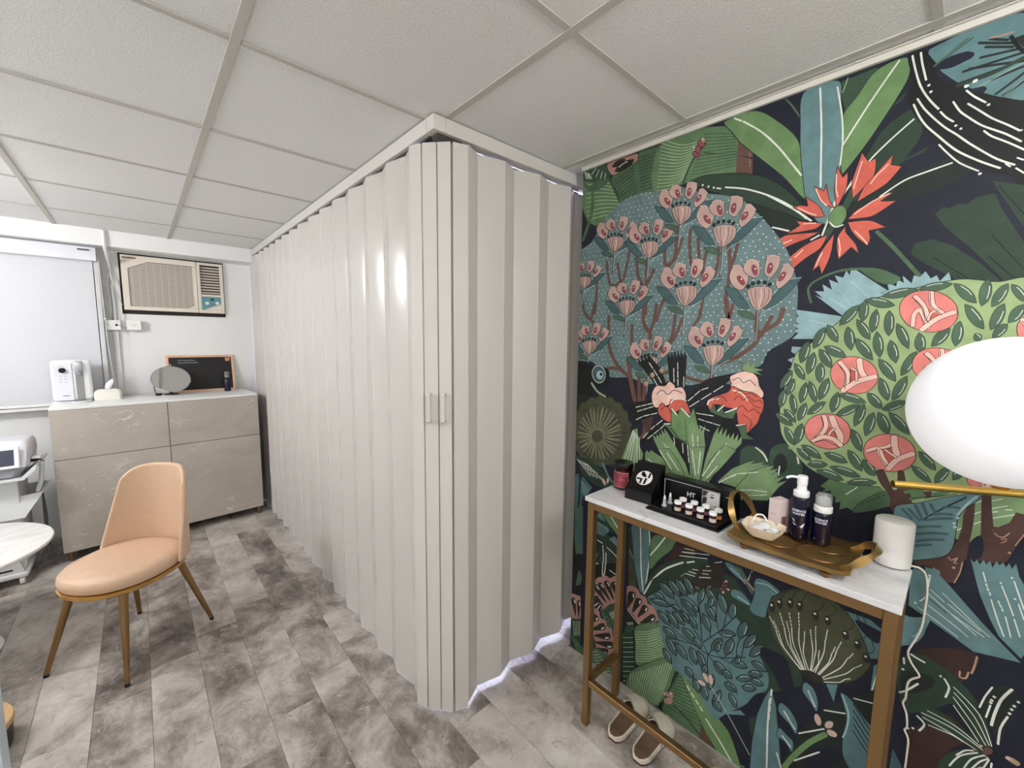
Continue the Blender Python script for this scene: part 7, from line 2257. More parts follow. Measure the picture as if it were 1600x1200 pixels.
# ------------------------------------------------------------------ mural: flat printed wallpaper, coordinates are millimetres along the wall and up it
MURAL_GAIN, MURAL_SAT = .92, .80
def build_mural():
    def soften(c):
        g = .3 * c[0] + .59 * c[1] + .11 * c[2]
        return [g + (v - g) * MURAL_SAT for v in c]
    names = [tuple(MURAL_GAIN * v for v in lin(soften(c))) for c in MURAL_COLOURS]
    V, Fc, Cc = [], [], []
    CELL = 6.; gx0, gz0, NX, NZ = -1420., -20., 440, 382
    grid = [[0] * NZ for _ in range(NX)]
    def cells(P, closed=True, w=0.):
        out = set()
        n = len(P)
        for i in range(n if closed else n - 1):                # cells touched by the edges
            a, b = P[i], P[(i + 1) % n]; L = max(1, int(math.dist(a, b) / 4))
            for k in range(L + 1):
                x = a[0] + (b[0] - a[0]) * k / L; z = a[1] + (b[1] - a[1]) * k / L
                for dx in ((-w, 0, w) if w > 2.5 else (0,)):
                    for dz in ((-w, 0, w) if w > 2.5 else (0,)): out.add((int((x + dx - gx0) / CELL), int((z + dz - gz0) / CELL)))
        if closed and n > 2:                                    # cells inside
            xs = [p[0] for p in P]
            for i in range(int((min(xs) - gx0) / CELL), int((max(xs) - gx0) / CELL) + 1):
                x = gx0 + (i + .5) * CELL; hit = []
                for k in range(n):
                    a, b = P[k], P[(k + 1) % n]
                    if (a[0] > x) != (b[0] > x): hit.append(a[1] + (b[1] - a[1]) * (x - a[0]) / (b[0] - a[0]))
                hit.sort()
                for q in range(0, len(hit) - 1, 2):
                    for j in range(int((hit[q] - gz0) / CELL), int((hit[q + 1] - gz0) / CELL) + 1): out.add((i, j))
        return [(i, j) for i, j in out if 0 <= i < NX and 0 <= j < NZ]
    def layer(P, closed=True, w=0.):
        cs = cells(P, closed, w); h = 0
        for i, j in cs:
            if grid[i][j] > h: h = grid[i][j]
        h += 1
        for i, j in cs: grid[i][j] = h
        return h
    def clampp(p): return (max(YB * 1000, min(YM * 1000 - .5, p[0])), max(1., min((CEIL - .001) * 1000, p[1])))
    def put(P, col, h):
        P = [clampp(p) for p in P]
        Q = [P[0]]
        for p in P[1:]:
            if abs(p[0] - Q[-1][0]) + abs(p[1] - Q[-1][1]) > .05: Q.append(p)
        if len(Q) > 2 and abs(Q[0][0] - Q[-1][0]) + abs(Q[0][1] - Q[-1][1]) <= .05: Q.pop()
        if len(Q) < 3: return
        n = len(V); x = XR - .0004 - h * .00004
        V.extend((x, p[0] / 1000, p[1] / 1000) for p in Q); Fc.append(tuple(range(n, n + len(Q)))); Cc.append(col)
    def curve(P, closed, corner):
        n = len(P); out = []
        if n < 3: return P
        def tang(i):
            if not closed and i in (0, n - 1): return (0, 0)
            a, b, c = P[i - 1], P[i], P[(i + 1) % n]
            if corner:
                u = (b[0] - a[0], b[1] - a[1]); v = (c[0] - b[0], c[1] - b[1]); q = math.hypot(*u) * math.hypot(*v)
                if q == 0 or (u[0] * v[0] + u[1] * v[1]) / q < .45: return (0, 0)
            d1 = math.dist(a, b); d2 = math.dist(b, c); k = min(1., 2 * min(d1, d2) / (d1 + d2 + 1e-6))
            return ((c[0] - a[0]) / 2 * k, (c[1] - a[1]) / 2 * k)
        for i in range(n if closed else n - 1):
            a, b = P[i], P[(i + 1) % n]; ta, tb = tang(i), tang((i + 1) % n); L = math.dist(a, b); m = 2 if L < 12 else 3 if L < 40 else 5
            for s in range(m):
                t = s / m; h00 = 2 * t ** 3 - 3 * t * t + 1; h10 = t ** 3 - 2 * t * t + t; h01 = 1 - h00; h11 = t ** 3 - t * t
                out.append((h00 * a[0] + h10 * ta[0] + h01 * b[0] + h11 * tb[0], h00 * a[1] + h10 * ta[1] + h01 * b[1] + h11 * tb[1]))
        if not closed: out.append(P[-1])
        return out
    def stroke(P, w, col, h, closed=False):
        if closed: P = P + P[:2]
        n = len(P); Lf, Rt = [], []
        for i in range(n):
            a, b = P[max(0, i - 1)], P[min(n - 1, i + 1)]; dx, dz = b[0] - a[0], b[1] - a[1]; L = math.hypot(dx, dz) or 1
            if i == 0 and closed: continue
            k = w / 2
            Lf.append((P[i][0] - dz / L * k, P[i][1] + dx / L * k)); Rt.append((P[i][0] + dz / L * k, P[i][1] - dx / L * k))
        if not closed:
            for e, q, s in ((0, 1, -1), (n - 1, n - 2, 1)):
                dx, dz = P[e][0] - P[q][0], P[e][1] - P[q][1]; L = math.hypot(dx, dz) or 1; k = w * .4
                A, B = (Lf[0], Rt[0]) if e == 0 else (Lf[-1], Rt[-1])
                m_ = lambda c: ((c[0] * .6 + P[e][0] * .4) + dx / L * k, (c[1] * .6 + P[e][1] * .4) + dz / L * k)
                put([A, m_(A), m_(B), B], col, h)
        for i in range(len(Lf) - 1): put([Lf[i], Lf[i + 1], Rt[i + 1], Rt[i]], col, h)
    items = MURAL.strip().split('\n')
    put([(YB * 1000, 1), (YM * 1000 - .5, 1), (YM * 1000 - .5, CEIL * 1000 - 1), (YB * 1000, CEIL * 1000 - 1)], names[0], 0)
    # the print repeats mirrored towards the back of the wall; the stretch by the console is laid over it
    for mirrored, it in [(1, i) for i in items] + [(0, i) for i in items]:
        f = it.split(' '); kind, col = f[0], names[int(f[1])]
        o_ = f[2]; P = []; x = z = 0
        for tok in f[3:]:
            a, b = tok.split(','); x += int(a); z += int(b); P.append((2 * (.0907 * z - 228.) - x if mirrored else float(x), float(z)))
        if mirrored and min(p[0] for p in P) > 0: continue
        if kind[0] == 'F':
            sm = int(kind[1])
            Q = curve(P, True, sm == 2) if sm else P
            if o_ != '-':
                oc, ow = o_.split(':'); h = layer(Q); put(Q, col, h); h2 = layer(Q + Q[:1], False, float(ow) / 2 + .5); stroke(Q, float(ow), names[int(oc)], h2, True)
            else: put(Q, col, layer(Q))
        elif kind[0] == 'S':
            Q = curve(P, False, False) if kind[1] == '1' else P
            stroke(Q, float(o_), col, layer(Q, False, float(o_) / 2 + .5))
        else:
            r = float(o_)
            for p in P:
                Q = [(p[0] + r * math.cos(PI * k / 4), p[1] + r * math.sin(PI * k / 4)) for k in range(8)]; put(Q, col, layer(Q))
    me = bpy.data.meshes.new('mural'); me.from_pydata(V, [], Fc); me.update()
    at = me.color_attributes.new('print', 'FLOAT_COLOR', 'CORNER'); buf = []
    for f, c in zip(Fc, Cc): buf.extend((c[0], c[1], c[2], 1.) * len(f))
    at.data.foreach_set('color', buf)
    m = bpy.data.materials.new('wallpaper_print'); m.use_nodes = True; t = m.node_tree; b = t.nodes['Principled BSDF']
    b.inputs['Roughness'].default_value = .62; b.inputs['Specular IOR Level'].default_value = .3
    ca = t.nodes.new('ShaderNodeVertexColor'); ca.layer_name = 'print'
    tc = t.nodes.new('ShaderNodeTexCoord'); n1 = t.nodes.new('ShaderNodeTexNoise'); n1.inputs['Scale'].default_value = 26; n1.inputs['Detail'].default_value = 6
    t.links.new(tc.outputs['Object'], n1.inputs['Vector'])
    mr = t.nodes.new('ShaderNodeMapRange'); mr.inputs[1].default_value = .3; mr.inputs[2].default_value = .7; mr.inputs[3].default_value = .86; mr.inputs[4].default_value = 1.14
    t.links.new(n1.outputs['Fac'], mr.inputs[0])
    mx = t.nodes.new('ShaderNodeVectorMath'); mx.operation = 'SCALE'; t.links.new(ca.outputs['Color'], mx.inputs[0]); t.links.new(mr.outputs[0], mx.inputs['Scale'])
    t.links.new(mx.outputs[0], b.inputs['Base Color'])
    me.materials.append(m)
    o = bpy.data.objects.new('mural', me); COL.objects.link(o); o.parent = wall_right; o['label'] = 'printed jungle wallpaper with flowers, palms and a rose bush'
build_mural()
# ------------------------------------------------------------------ folding partition: two leaves meeting at the corner
def facet(name, a, b, th, z0, z1, parent, m=pvc, trim=.0015, bow=0.):
    a, b = Vector((*a, 0)), Vector((*b, 0)); d = (b - a); L = d.length; d.normalize(); n = Vector((-d.y, d.x, 0))
    p = [(trim, -th / 2), (trim + .006, -th / 2 - bow), (L - trim - .006, -th / 2 - bow), (L - trim, -th / 2), (L - trim, th / 2), (L - trim - .006, th / 2 + bow), (trim + .006, th / 2 + bow), (trim, th / 2)]
    bm = BM(); M = Matrix(((d.x, n.x, 0, a.x), (d.y, n.y, 0, a.y), (0, 0, 1, 0), (0, 0, 0, 1)))
    prism(bm, p, z0, z1, M); return ob(name, bm, m, parent, angle=25)
hinge_m = mat('hinge_vinyl', (212, 208, 203), .5)
left = thing('folding_partition', 'long white vinyl folding partition leaf running to the far wall', 'partition', (0, 0, 0))
lv = [(.775, 1.402)]
ys = [1.494, 1.602, 1.695, 1.797, 1.895, 1.997, 2.106, 2.203, 2.302, 2.407, 2.494, 2.609, 2.70, 2.817, 2.918, 3.004, 3.108, 3.193, 3.312, 3.369, 3.499, 3.544, 3.675, 3.728, 3.857, 3.905, 4.01, 4.10, 4.2, 4.29, 4.40]
for k, y in enumerate(ys): lv.append((.800 if k % 2 == 0 else .777, y))
for a, b in zip(lv, lv[1:]): facet('panel', a, b, .004, .006, 2.186, left, bow=.0008)
for p in lv[1:]:
    bm = BM(); cone(bm, (p[0], p[1], .006), (p[0], p[1], 2.186), .003, .003, 8); ob('hinge', bm, hinge_m, left)
facet('end_post', (.765, 1.397), (.785, 1.347), .016, .012, 2.178, left); facet('end_post', (.785, 1.345), (.8195, 1.304), .016, .012, 2.178, left)
bm = BM(); span(bm, (.806, 1.31, .02), (.836, 1.318, 2.17)); o = ob('seal_strip', bm, mat('seal_grey', (120, 118, 116), .6), left)
right = thing('folding_partition', 'short white vinyl folding partition leaf running to the patterned wall', 'partition', (0, 0, 0))
rv = [(.912, 1.252), (.986, 1.292), (1.098, 1.266), (1.180, 1.300), (1.288, 1.262), (1.381, 1.298), (1.488, 1.264), (1.562, 1.304), (1.618, 1.292)]
for k, (a, b) in enumerate(zip(rv, rv[1:])): facet('panel', a, b, .004, .022 + .003 * k, 2.185, right, bow=.0008)
for k, p in enumerate(rv[1:-1]):
    bm = BM(); cone(bm, (p[0], p[1], .026 + .003 * k), (p[0], p[1], 2.185), .003, .003, 8); ob('hinge', bm, hinge_m, right)
facet('end_post', (.8200, 1.3035), (.853, 1.267), .016, .012, 2.178, right); facet('end_post', (.8545, 1.2655), (.911, 1.251), .016, .012, 2.178, right)
facet('seal_strip', (.838, 1.302), (.896, 1.276), .008, .02, 2.17, right)  # hidden strip added behind the post joint to stop light leaking through
bm = BM(); span(bm, (1.612, 1.27, .05), (1.66, 1.315, 2.18), .004); jb = ob('wall_jamb', bm, mat('jamb_pinkish', (186, 170, 163), .45), right); jb['label'] = 'pinkish wall jamb'
handle_m = mat('handle_plastic', (206, 200, 194), .35)
def pull(par, c, a, b):
    d = (Vector((*b, 0)) - Vector((*a, 0))).normalized(); n = Vector((d.y, -d.x, 0))
    if n.dot(Vector((-1, -1, 0))) < 0: n = -n
    pts = [(.006, 1.302), (.028, 1.302), (.034, 1.295), (.034, 1.197), (.028, 1.19), (.006, 1.19), (.006, 1.2), (.024, 1.2), (.0255, 1.202), (.0255, 1.29), (.024, 1.292), (.006, 1.292)]
    bm = BM(); M = Matrix(((n.x, 0, d.x, c[0]), (n.y, 0, d.y, c[1]), (0, 1, 0, 0), (0, 0, 0, 1))); prism(bm, pts, -.0075, .0075, M)
    ob('pull_handle', bm, handle_m, par, angle=25)
pull(left, (.799, 1.329), (.785, 1.345), (.8195, 1.304)); pull(right, (.834, 1.288), (.8215, 1.3025), (.853, 1.267))
# ceiling track
bm = BM()
span(bm, (.775, 1.30, 2.196), (.825, YC - .001, CEIL - .0005), .002); span(bm, (.825, 1.255, 2.196), (XR2 - .001, 1.305, CEIL - .0005), .002); span(bm, (.775, 1.255, 2.196), (.8245, 1.2995, CEIL - .0005), .002)
struct('trim_4', bm, pvc_track)
bm = BM(); span(bm, (.792, 1.310, 2.1875), (.808, YC - .002, 2.1955)); span(bm, (.800, 1.272, 2.1795), (.905, 1.3055, 2.1955)); span(bm, (.818, 1.315, 2.13), (.823, YC - .002, 2.1955)); span(bm, (.826, 1.3065, 2.10), (1.60, 1.3115, 2.1955)); struct('trim_5', bm, mat('groove_light_stop', (62, 58, 54), .7))  # groove strip, plus hidden cap and lips added to block light leaks

# ------------------------------------------------------------------ window air conditioner in its hole in the far wall
ac_m = mat('ac_cream', (226, 217, 203), .45); ac_dark = mat('ac_gap', (38, 30, 26), .8); ac_back = mat('ac_grille_back', (112, 100, 88), .8)
t = thing('air_conditioner', 'beige window air conditioner set in a dark hole in the far wall', 'air conditioner', ((AX0 + AX1) / 2, YF, (AZ0 + AZ1) / 2))
hw, hh = (AX1 - AX0) / 2, (AZ1 - AZ0) / 2
bm = BM()
for a, b in (((-hw, -hh), (-hw + .012, hh)), ((hw - .006, -hh), (hw, hh)), ((-hw + .012, -hh), (hw - .006, -hh + .03)), ((-hw + .012, hh - .014), (hw - .006, hh))): span(bm, (a[0], -.004, a[1]), (b[0], .09, b[1]))
ob('gap_surround', bm, ac_dark, t)
x0, x1, z0, z1 = -hw + .0125, hw - .0065, -hh + .0305, hh - .0145
Wd, Hd = x1 - x0, z1 - z0
def U(u, v): return (x0 + u * Wd, z0 + v * Hd)
MF = lambda y: Matrix(((1, 0, 0, 0), (0, 0, 1, y), (0, 1, 0, 0), (0, 0, 0, 1)))
# front frame as bars round the grille and the louvre opening
bm = BM()
def bar(u0, v0, u1, v1, ya=-.03, yb=.0): a, b = U(u0, v0), U(u1, v1); span(bm, (a[0], ya, a[1]), (b[0], yb, b[1]), .003)
bar(0, 0, .715, .075); bar(0, .90, .715, 1); bar(0, .075, .06, .90); bar(.675, .075, .715, .90)
bar(.72, 0, 1, .06); bar(.72, .95, 1, 1); bar(.72, .06, .755, .95); bar(.965, .06, 1, .95); bar(.755, .33, .965, .375)
prism(bm, [U(.055, .91), U(.055, .76), U(.25, .91)], -.029, -.001, MF(0)); prism(bm, [U(.68, .07), U(.68, .15), U(.60, .07)], -.029, -.001, MF(0)); prism(bm, [U(.75, .058), U(.97, .058), U(.97, .34), U(.75, .34)], -.0195, -.001, MF(0))
ob('front_frame', bm, ac_m, t)
bm = BM(); a, b = U(.055, .07), U(.68, .905); span(bm, (a[0], .0, a[1]), (b[0], .02, b[1])); a, b = U(.75, .055), U(.97, .955); span(bm, (a[0], .004, a[1]), (b[0], .03, b[1])); ob('recess', bm, ac_dark, t)
bm = BM()
for k in range(36):
    v = .085 + k * .0226
    a, b = U(.06, v), U(.675, v + .0125)
    if v > .76: a = U(.06 + (v - .76) * 1.25, v)
    if v < .15: b = U(.675 - (.15 - v) * .9, v + .0125)
    span(bm, (a[0], -.02, a[1]), (b[0], -.004, b[1]))
for k in range(9):
    a, b = U(.09 + k * .068, .08), U(.094 + k * .068, .90 if k > 1 else .78); span(bm, (a[0], -.006, a[1]), (b[0], -.001, b[1]))
o = ob('grille', bm, ac_m, t, angle=None); o['kind'] = 'stuff'
for k in range(10):
    v = .40 + k * .055
    bm = BM(); a, b = U(.758, v), U(.962, v); bx(bm, ((a[0] + b[0]) / 2, -.012, a[1] + .004), (b[0] - a[0], .018, .0035), .001, 1, Matrix.Rotation(math.radians(-38), 3, 'X')); ob('louvre', bm, ac_m, t)
teal_p = mat('control_teal', (88, 146, 156), .5)
bm = BM(); prism(bm, [U(.757, .065), U(.963, .20), U(.963, .325), U(.757, .325)], -.028, -.02, MF(0)); cp = ob('control_panel', bm, teal_p, t)
for u, v in ((.81, .195), (.92, .205)):
    bm = BM(); p = U(u, v); cone(bm, (p[0], -.0281, p[1]), (p[0], -.042, p[1]), .0145, .012, 16); ob('knob', bm, mat('knob_white', (232, 232, 228), .4), cp)
bm = BM(); p = U(.868, .275); bx(bm, (p[0], -.029, p[1]), (.024, .002, .016), .0008); ob('display_window', bm, black, cp)
bm = BM(); a, b = U(.015, .935), U(.14, .962); span(bm, (a[0], -.0312, a[1]), (b[0], -.0301, b[1])); ob('maker_badge', bm, mat('badge_brown', (120, 96, 76), .6), t)

# ------------------------------------------------------------------ sockets, conduit and cables on the far wall
for nm, x, z, lb in (('power_socket', -.124, 1.578, 'white double wall socket with a black hole under the conduit'), ('wall_switch', -.0075, 1.581, 'white square wall switch box below the air conditioner')):
    t = thing(nm, lb, 'socket' if nm == 'power_socket' else 'switch', (x, YF, z))
    bm = BM(); span(bm, (-.041, -.05, -.037), (.041, 0, .037), .003); ob('back_box', bm, white_pl, t)
    bm = BM(); span(bm, (-.042, -.058, -.038), (.042, -.0502, .038), .003); fp = ob('face_plate', bm, mat('plate_white', (240, 240, 236), .35), t)
    if nm == 'power_socket':
        for xx, r in ((.018, .0085), (.034, .003), (-.034, .003)):
            bm = BM(); cone(bm, (xx, -.0578, 0), (xx, -.0595, 0), r, r, 12); ob('hole', bm, black, fp)
        bm = BM(); bx(bm, (-.012, -.060, 0), (.014, .005, .01), .001); ob('rocker', bm, white_pl, fp)
    else:
        bm = BM(); bx(bm, (0, -.060, 0), (.018, .005, .009), .001); ob('rocker', bm, mat('rocker_cream', (236, 226, 206), .4), fp)
bm = BM(); tube(bm, [(-.126, YC - .012, CEIL - .0005), (-.127, YC - .012, 2.14), (-.122, YC + .06, 2.08), (-.115, YF - .014, 1.99), (-.112, YF - .014, 1.8), (-.112, YF - .014, 1.6165)], .011, 8)
tag(ob('conduit', bm, mat('conduit_white', (226, 226, 224), .45)), 'white conduit pipe dropping from the ceiling to the double socket', 'pipe')
bm = BM(); span(bm, (-.130, YF - .022, 1.036), (-.098, YF - .0005, 1.5395), .003); tag(ob('cable_trunking', bm, mat('trunking_white', (228, 228, 226), .45)), 'white trunking strip from the double socket down to the cabinet', 'trunking')
bm = BM(); tube(bm, [(-.120, YF - .036, 2.0), (-.108, YF - .038, 1.93), (-.085, YF - .036, 1.82), (-.066, YF - .028, 1.735)], .004, 6); tube(bm, [(-.118, YF - .036, 1.95), (-.094, YF - .038, 1.85), (-.086, YF - .036, 1.75), (-.084, YF - .034, 1.6165)], .0045, 6); tube(bm, [(-.126, YF - .037, 1.96), (-.138, YF - .036, 1.85), (-.128, YF - .036, 1.72), (-.138, YF - .034, 1.6165)], .004, 6)
tag(ob('cable_bundle', bm, mat('cable_white', (214, 212, 206), .5)), 'loose white cables beside the left edge of the air conditioner', 'cable')
bm = BM(); tube(bm, [(-.0815, YF - .02, 1.578), (-.049, YF - .02, 1.578)], .008, 8); tag(ob('pipe_link', bm, white_pl), 'short white pipe joining the socket and the switch box', 'pipe')

# ------------------------------------------------------------------ sideboard
rz = math.atan2(.066, 1.16)
cb = thing('cabinet', 'wide sideboard with taupe marble doors, white top and thin gold legs', 'cabinet', (-.444, 3.872, 0), rz)
CW, CD = 1.162, .44
bm = BM(); span(bm, (.002, .021, .07), (CW - .002, CD, 1.017), .002); ob('carcass', bm, cab_side, cb)
bm = BM(); span(bm, (0, 0, 1.018), (CW, CD, 1.034), .002); ob('top_board', bm, white_lam, cb)
for xa, xb, za, zb in ((.0, CW / 2 - .002, .6935, 1.0165), (CW / 2 + .002, CW, .6935, 1.0165), (.0, CW / 2 - .002, .068, .6895), (CW / 2 + .002, CW, .068, .6895)):
    bm = BM(); span(bm, (xa, 0, za), (xb, .018, zb), .0012); ob('door_panel', bm, cab_front, cb)
for x, y in ((.03, .03), (CW - .03, .03), (.03, CD - .04), (CW - .03, CD - .04)):
    bm = BM(); cone(bm, (x, y, 0), (x, y, .0695), .010, .012, 12); ob('leg', bm, gold_d, cb)
def on_cab(x, y): return (x, y, 1.034)

# things on the sideboard
wd_ = thing('water_dispenser', 'white countertop water dispenser with grey spout at the left end of the sideboard', 'dispenser', on_cab(-.352, 4.20), rz)
bm = BM(); span(bm, (-.098, -.06, .012), (.098, .08, .292), .022, 3); ob('body', bm, white_pl, wd_)
bm = BM(); span(bm, (-.085, -.066, .016), (.005, -.0605, .27), .003); pn = ob('control_panel', bm, mat('panel_white', (232, 232, 238), .25), wd_)
bm = BM(); cone(bm, (-.042, -.0662, .225), (-.042, -.082, .225), .018, .016, 18); ob('dial', bm, black, pn)
for i in range(2):
    for k in range(3): bm = BM(); bx(bm, (-.052 + .022 * i, -.0668, .185 - .02 * k), (.010, .001, .005)); ob('button', bm, mat('button_lilac', (188, 186, 206), .4), pn)
bm = BM(); bx(bm, (-.032, -.0668, .05), (.034, .001, .005)); ob('maker_badge', bm, mat('badge_grey2', (120, 120, 124), .5), pn)
bm = BM(); span(bm, (.018, -.064, .016), (.056, -.0605, .285), .001); ob('spout_recess', bm, mat('recess_grey', (138, 138, 136), .35), wd_)
bm = BM(); span(bm, (.016, -.09, .212), (.055, -.0645, .283), .01, 2); cone(bm, (.0355, -.078, .211), (.0355, -.078, .196), .014, .008, 12); ob('spout', bm, mat('spout_silver', (188, 190, 196), .28, .5), wd_)
bm = BM(); lathe(bm, [(.001, .0005), (.052, .0005), (.055, .006), (.055, .012), (.05, .012), (.048, .009), (.001, .009)], (.036, -.075, 0), 24, 1, .7); ob('drip_tray', bm, mat('tray_grey', (214, 216, 220), .3), wd_)
bm = BM(); lathe(bm, [(.001, .0005), (.04, .0005), (.043, .006), (.04, .011), (.001, .011)], (-.06, -.07, 0), 24, 1, .7); ob('base_foot', bm, white_pl, wd_)

t = thing('tissue_box', 'cream tissue box with a tissue sticking out beside the water dispenser', 'tissue box', on_cab(-.181, 4.20), rz)
bm = BM(); rings = []
for z, a, b in ((0.0005, .072, .05), (.05, .073, .051), (.066, .066, .046), (.076, .05, .034), (.078, .02, .01)):
    rings.append([Vector((sx_ * (a - c1), sy_ * (b - c2), z)) for sx_, sy_, c1, c2 in ((-1, -1, 0, .012), (-1, -1, .012, 0), (1, -1, .012, 0), (1, -1, 0, .012), (1, 1, 0, .012), (1, 1, .012, 0), (-1, 1, .012, 0), (-1, 1, 0, .012))])
loft(bm, rings); ob('box', bm, mat('tissue_box_cream', (238, 236, 226), .7), t)
bm = BM(); rings = []
for z, r, dx in ((.077, .010, 0), (.095, .017, .004), (.115, .018, .012), (.135, .013, .022), (.148, .004, .030)):
    rings.append([Vector((dx + r * (1 + .25 * math.sin(3 * k)) * math.cos(2 * PI * k / 12), .35 * r * math.sin(2 * PI * k / 12), z)) for k in range(12)])
loft(bm, rings); ob('tissue', bm, mat('tissue_paper', (246, 246, 246), .9), t)

mirror_m = mat('mirror_glass', (225, 225, 222), .03, 1.)
t = thing('table_mirror', 'round silver-rimmed makeup mirror tilted back on the sideboard', 'mirror', on_cab(.183, 4.235), .06)
Mt = Matrix.Translation((0, -.01, .128)) @ Matrix.Rotation(math.radians(50), 4, 'X')
bm = BM(); R_ = .122
prof = [(R_ - .004, .0035), (R_, .004), (R_ + .003, 0), (R_, -.006), (R_ - .02, -.009), (.001, -.009)]
loft(bm, [[Mt @ Vector((r * math.cos(2 * PI * k / 48), r * math.sin(2 * PI * k / 48), z)) for k in range(48)] for r, z in prof], cap=False); ob('rim', bm, mat('chrome', (200, 200, 202), .15, 1.), t)
bm = BM(); loft(bm, [[Mt @ Vector((r * math.cos(2 * PI * k / 48), r * math.sin(2 * PI * k / 48), z)) for k in range(48)] for r, z in ((R_ - .004, .0), (R_ - .004, .003))]); ob('glass', bm, mirror_m, t)
bm = BM(); lathe(bm, [(.001, .0005), (.05, .0005), (.05, .006), (.012, .010), (.007, .03), (.007, .1), (.001, .1)], (0, .05, 0), 20); ob('stand', bm, black, t)
bm = BM(); span(bm, (-.10, .0, .0005), (-.06, .05, .016), .004); tube(bm, [(-.095, .02, .014), (-.105, .01, .06), (-.1, 0, .1)], .003, 6); ob('pivot_arm', bm, black, t)
bm = BM(); tube(bm, [(-.004 + .016 * math.cos(2 * PI * k / 12), .075 + .004 * math.sin(k), .226 + .016 * math.sin(2 * PI * k / 12)) for k in range(13)], .003, 6, 0); ob('ring', bm, mat('ring_white', (220, 220, 220), .4), t)

t = thing('chalkboard', 'small blackboard in a pale wooden frame leaning on the wall behind the mirror', 'chalkboard', (.397, 4.345, 1.0345), 0)
lean = Matrix.Rotation(math.radians(-11), 4, 'X')
BW, BH = .232, .312
wood_p = mat('pale_wood', (222, 178, 146), .55, noise=(30, .08))
for a, b in (((-BW, 0), (-BW + .018, BH)), ((BW - .018, 0), (BW, BH)), ((-BW + .0185, 0), (BW - .0185, .018)), ((-BW + .0185, BH - .018), (BW - .0185, BH))):
    bm = BM(); span(bm, (a[0], 0, a[1]), (b[0], .014, b[1]), .002); bmesh.ops.transform(bm, matrix=lean, verts=bm.verts[:]); ob('frame_rail', bm, wood_p, t)
bm = BM(); span(bm, (-BW + .0185, .005, .0185), (BW - .0185, .009, BH - .0185)); bmesh.ops.transform(bm, matrix=lean, verts=bm.verts[:]); ob('slate', bm, mat('slate_black', (14, 13, 13), .65), t)
chalk = mat('chalk', (190, 190, 192), .9)
bm = BM()
for r_, n_ in ((0, 7), (1, 8)):
    for k in range(n_):
        xx = -BW + .075 + .017 * k; zz_ = BH - .045 - .02 * r_
        tube(bm, [(xx, .0044, zz_), (xx + .005, .0044, zz_ + .007 * (k % 2)), (xx + .011, .0044, zz_ + .003), (xx + .014, .0044, zz_ - .004)], .0017, 4, 2)
bmesh.ops.transform(bm, matrix=lean, verts=bm.verts[:]); ob('chalk_writing', bm, chalk, t)
bm = BM()
for dx, dz in ((-.010, 0), (.010, .002), (-.007, -.014), (.008, -.012)): bmesh.ops.create_uvsphere(bm, u_segments=10, v_segments=6, radius=.009, matrix=Matrix.Translation((BW - .045 + dx, .004, BH - .032 + dz)) @ Matrix.Diagonal((1, .25, 1, 1)))
bmesh.ops.transform(bm, matrix=lean, verts=bm.verts[:]); ob('ribbon_ornament', bm, mat('ornament_pink', (214, 158, 132), .6), t)

t = thing('spray_bottle', 'dark blue bottle with a clear cap in front of the blackboard', 'bottle', on_cab(.556, 4.265), 0)
bm = BM(); lathe(bm, [(.001, .0005), (.022, .0005), (.024, .006), (.025, .03), (.0285, .07), (.0275, .095), (.022, .11), (.014, .116), (.001, .116)], seg=20); ob('body', bm, navy_pl, t)
bm = BM(); lathe(bm, [(.001, .1165), (.019, .1165), (.019, .165), (.015, .168), (.001, .168)], seg=18); ob('cap', bm, mat('cap_frosted', (150, 146, 142), .25, trans=.35), t)
bm = BM(); lathe(bm, [(.001, .1685), (.009, .1685), (.009, .19), (.001, .19)], seg=12); ob('nozzle', bm, black, t)

# ------------------------------------------------------------------ chair
leather = mat('tan_leather', (207, 174, 146), .42, noise=(40, .03), bump=(420, .35))
ch = thing('side_chair', 'tan leather chair with curved back, gold seat rim and tapered gold legs', 'chair', (-.108, 2.60, 0), math.atan2(-.68, -.73))
# local frame: +x is forward
def seat_ring(z, gx, bk, w, n=40):
    out = []
    for k in range(n):
        a = 2 * PI * k / n; c_, s_ = math.cos(a), math.sin(a)
        r = lambda v, e: math.copysign(abs(v) ** e, v)
        out.append(Vector(((gx if c_ > 0 else bk) * r(c_, .9), w * r(s_, .92), z)))
    return out
K = .885
def rings_of(L): return [seat_ring(z, a * K, b * K, w * K) for z, a, b, w in L]
bm = BM(); loft(bm, rings_of(((.400, .225, .235, .215), (.402, .243, .245, .232), (.420, .250, .25, .238), (.440, .247, .25, .236), (.455, .232, .24, .222), (.464, .19, .2, .18), (.467, .1, .1, .1)))); ob('seat', bm, leather, ch, angle=60)
bm = BM(); loft(bm, rings_of(((.370, .21, .21, .20), (.372, .238, .238, .226), (.382, .253, .253, .241), (.396, .253, .253, .241), (.3995, .24, .24, .228)))); ob('seat_rim', bm, gold, ch, angle=50)
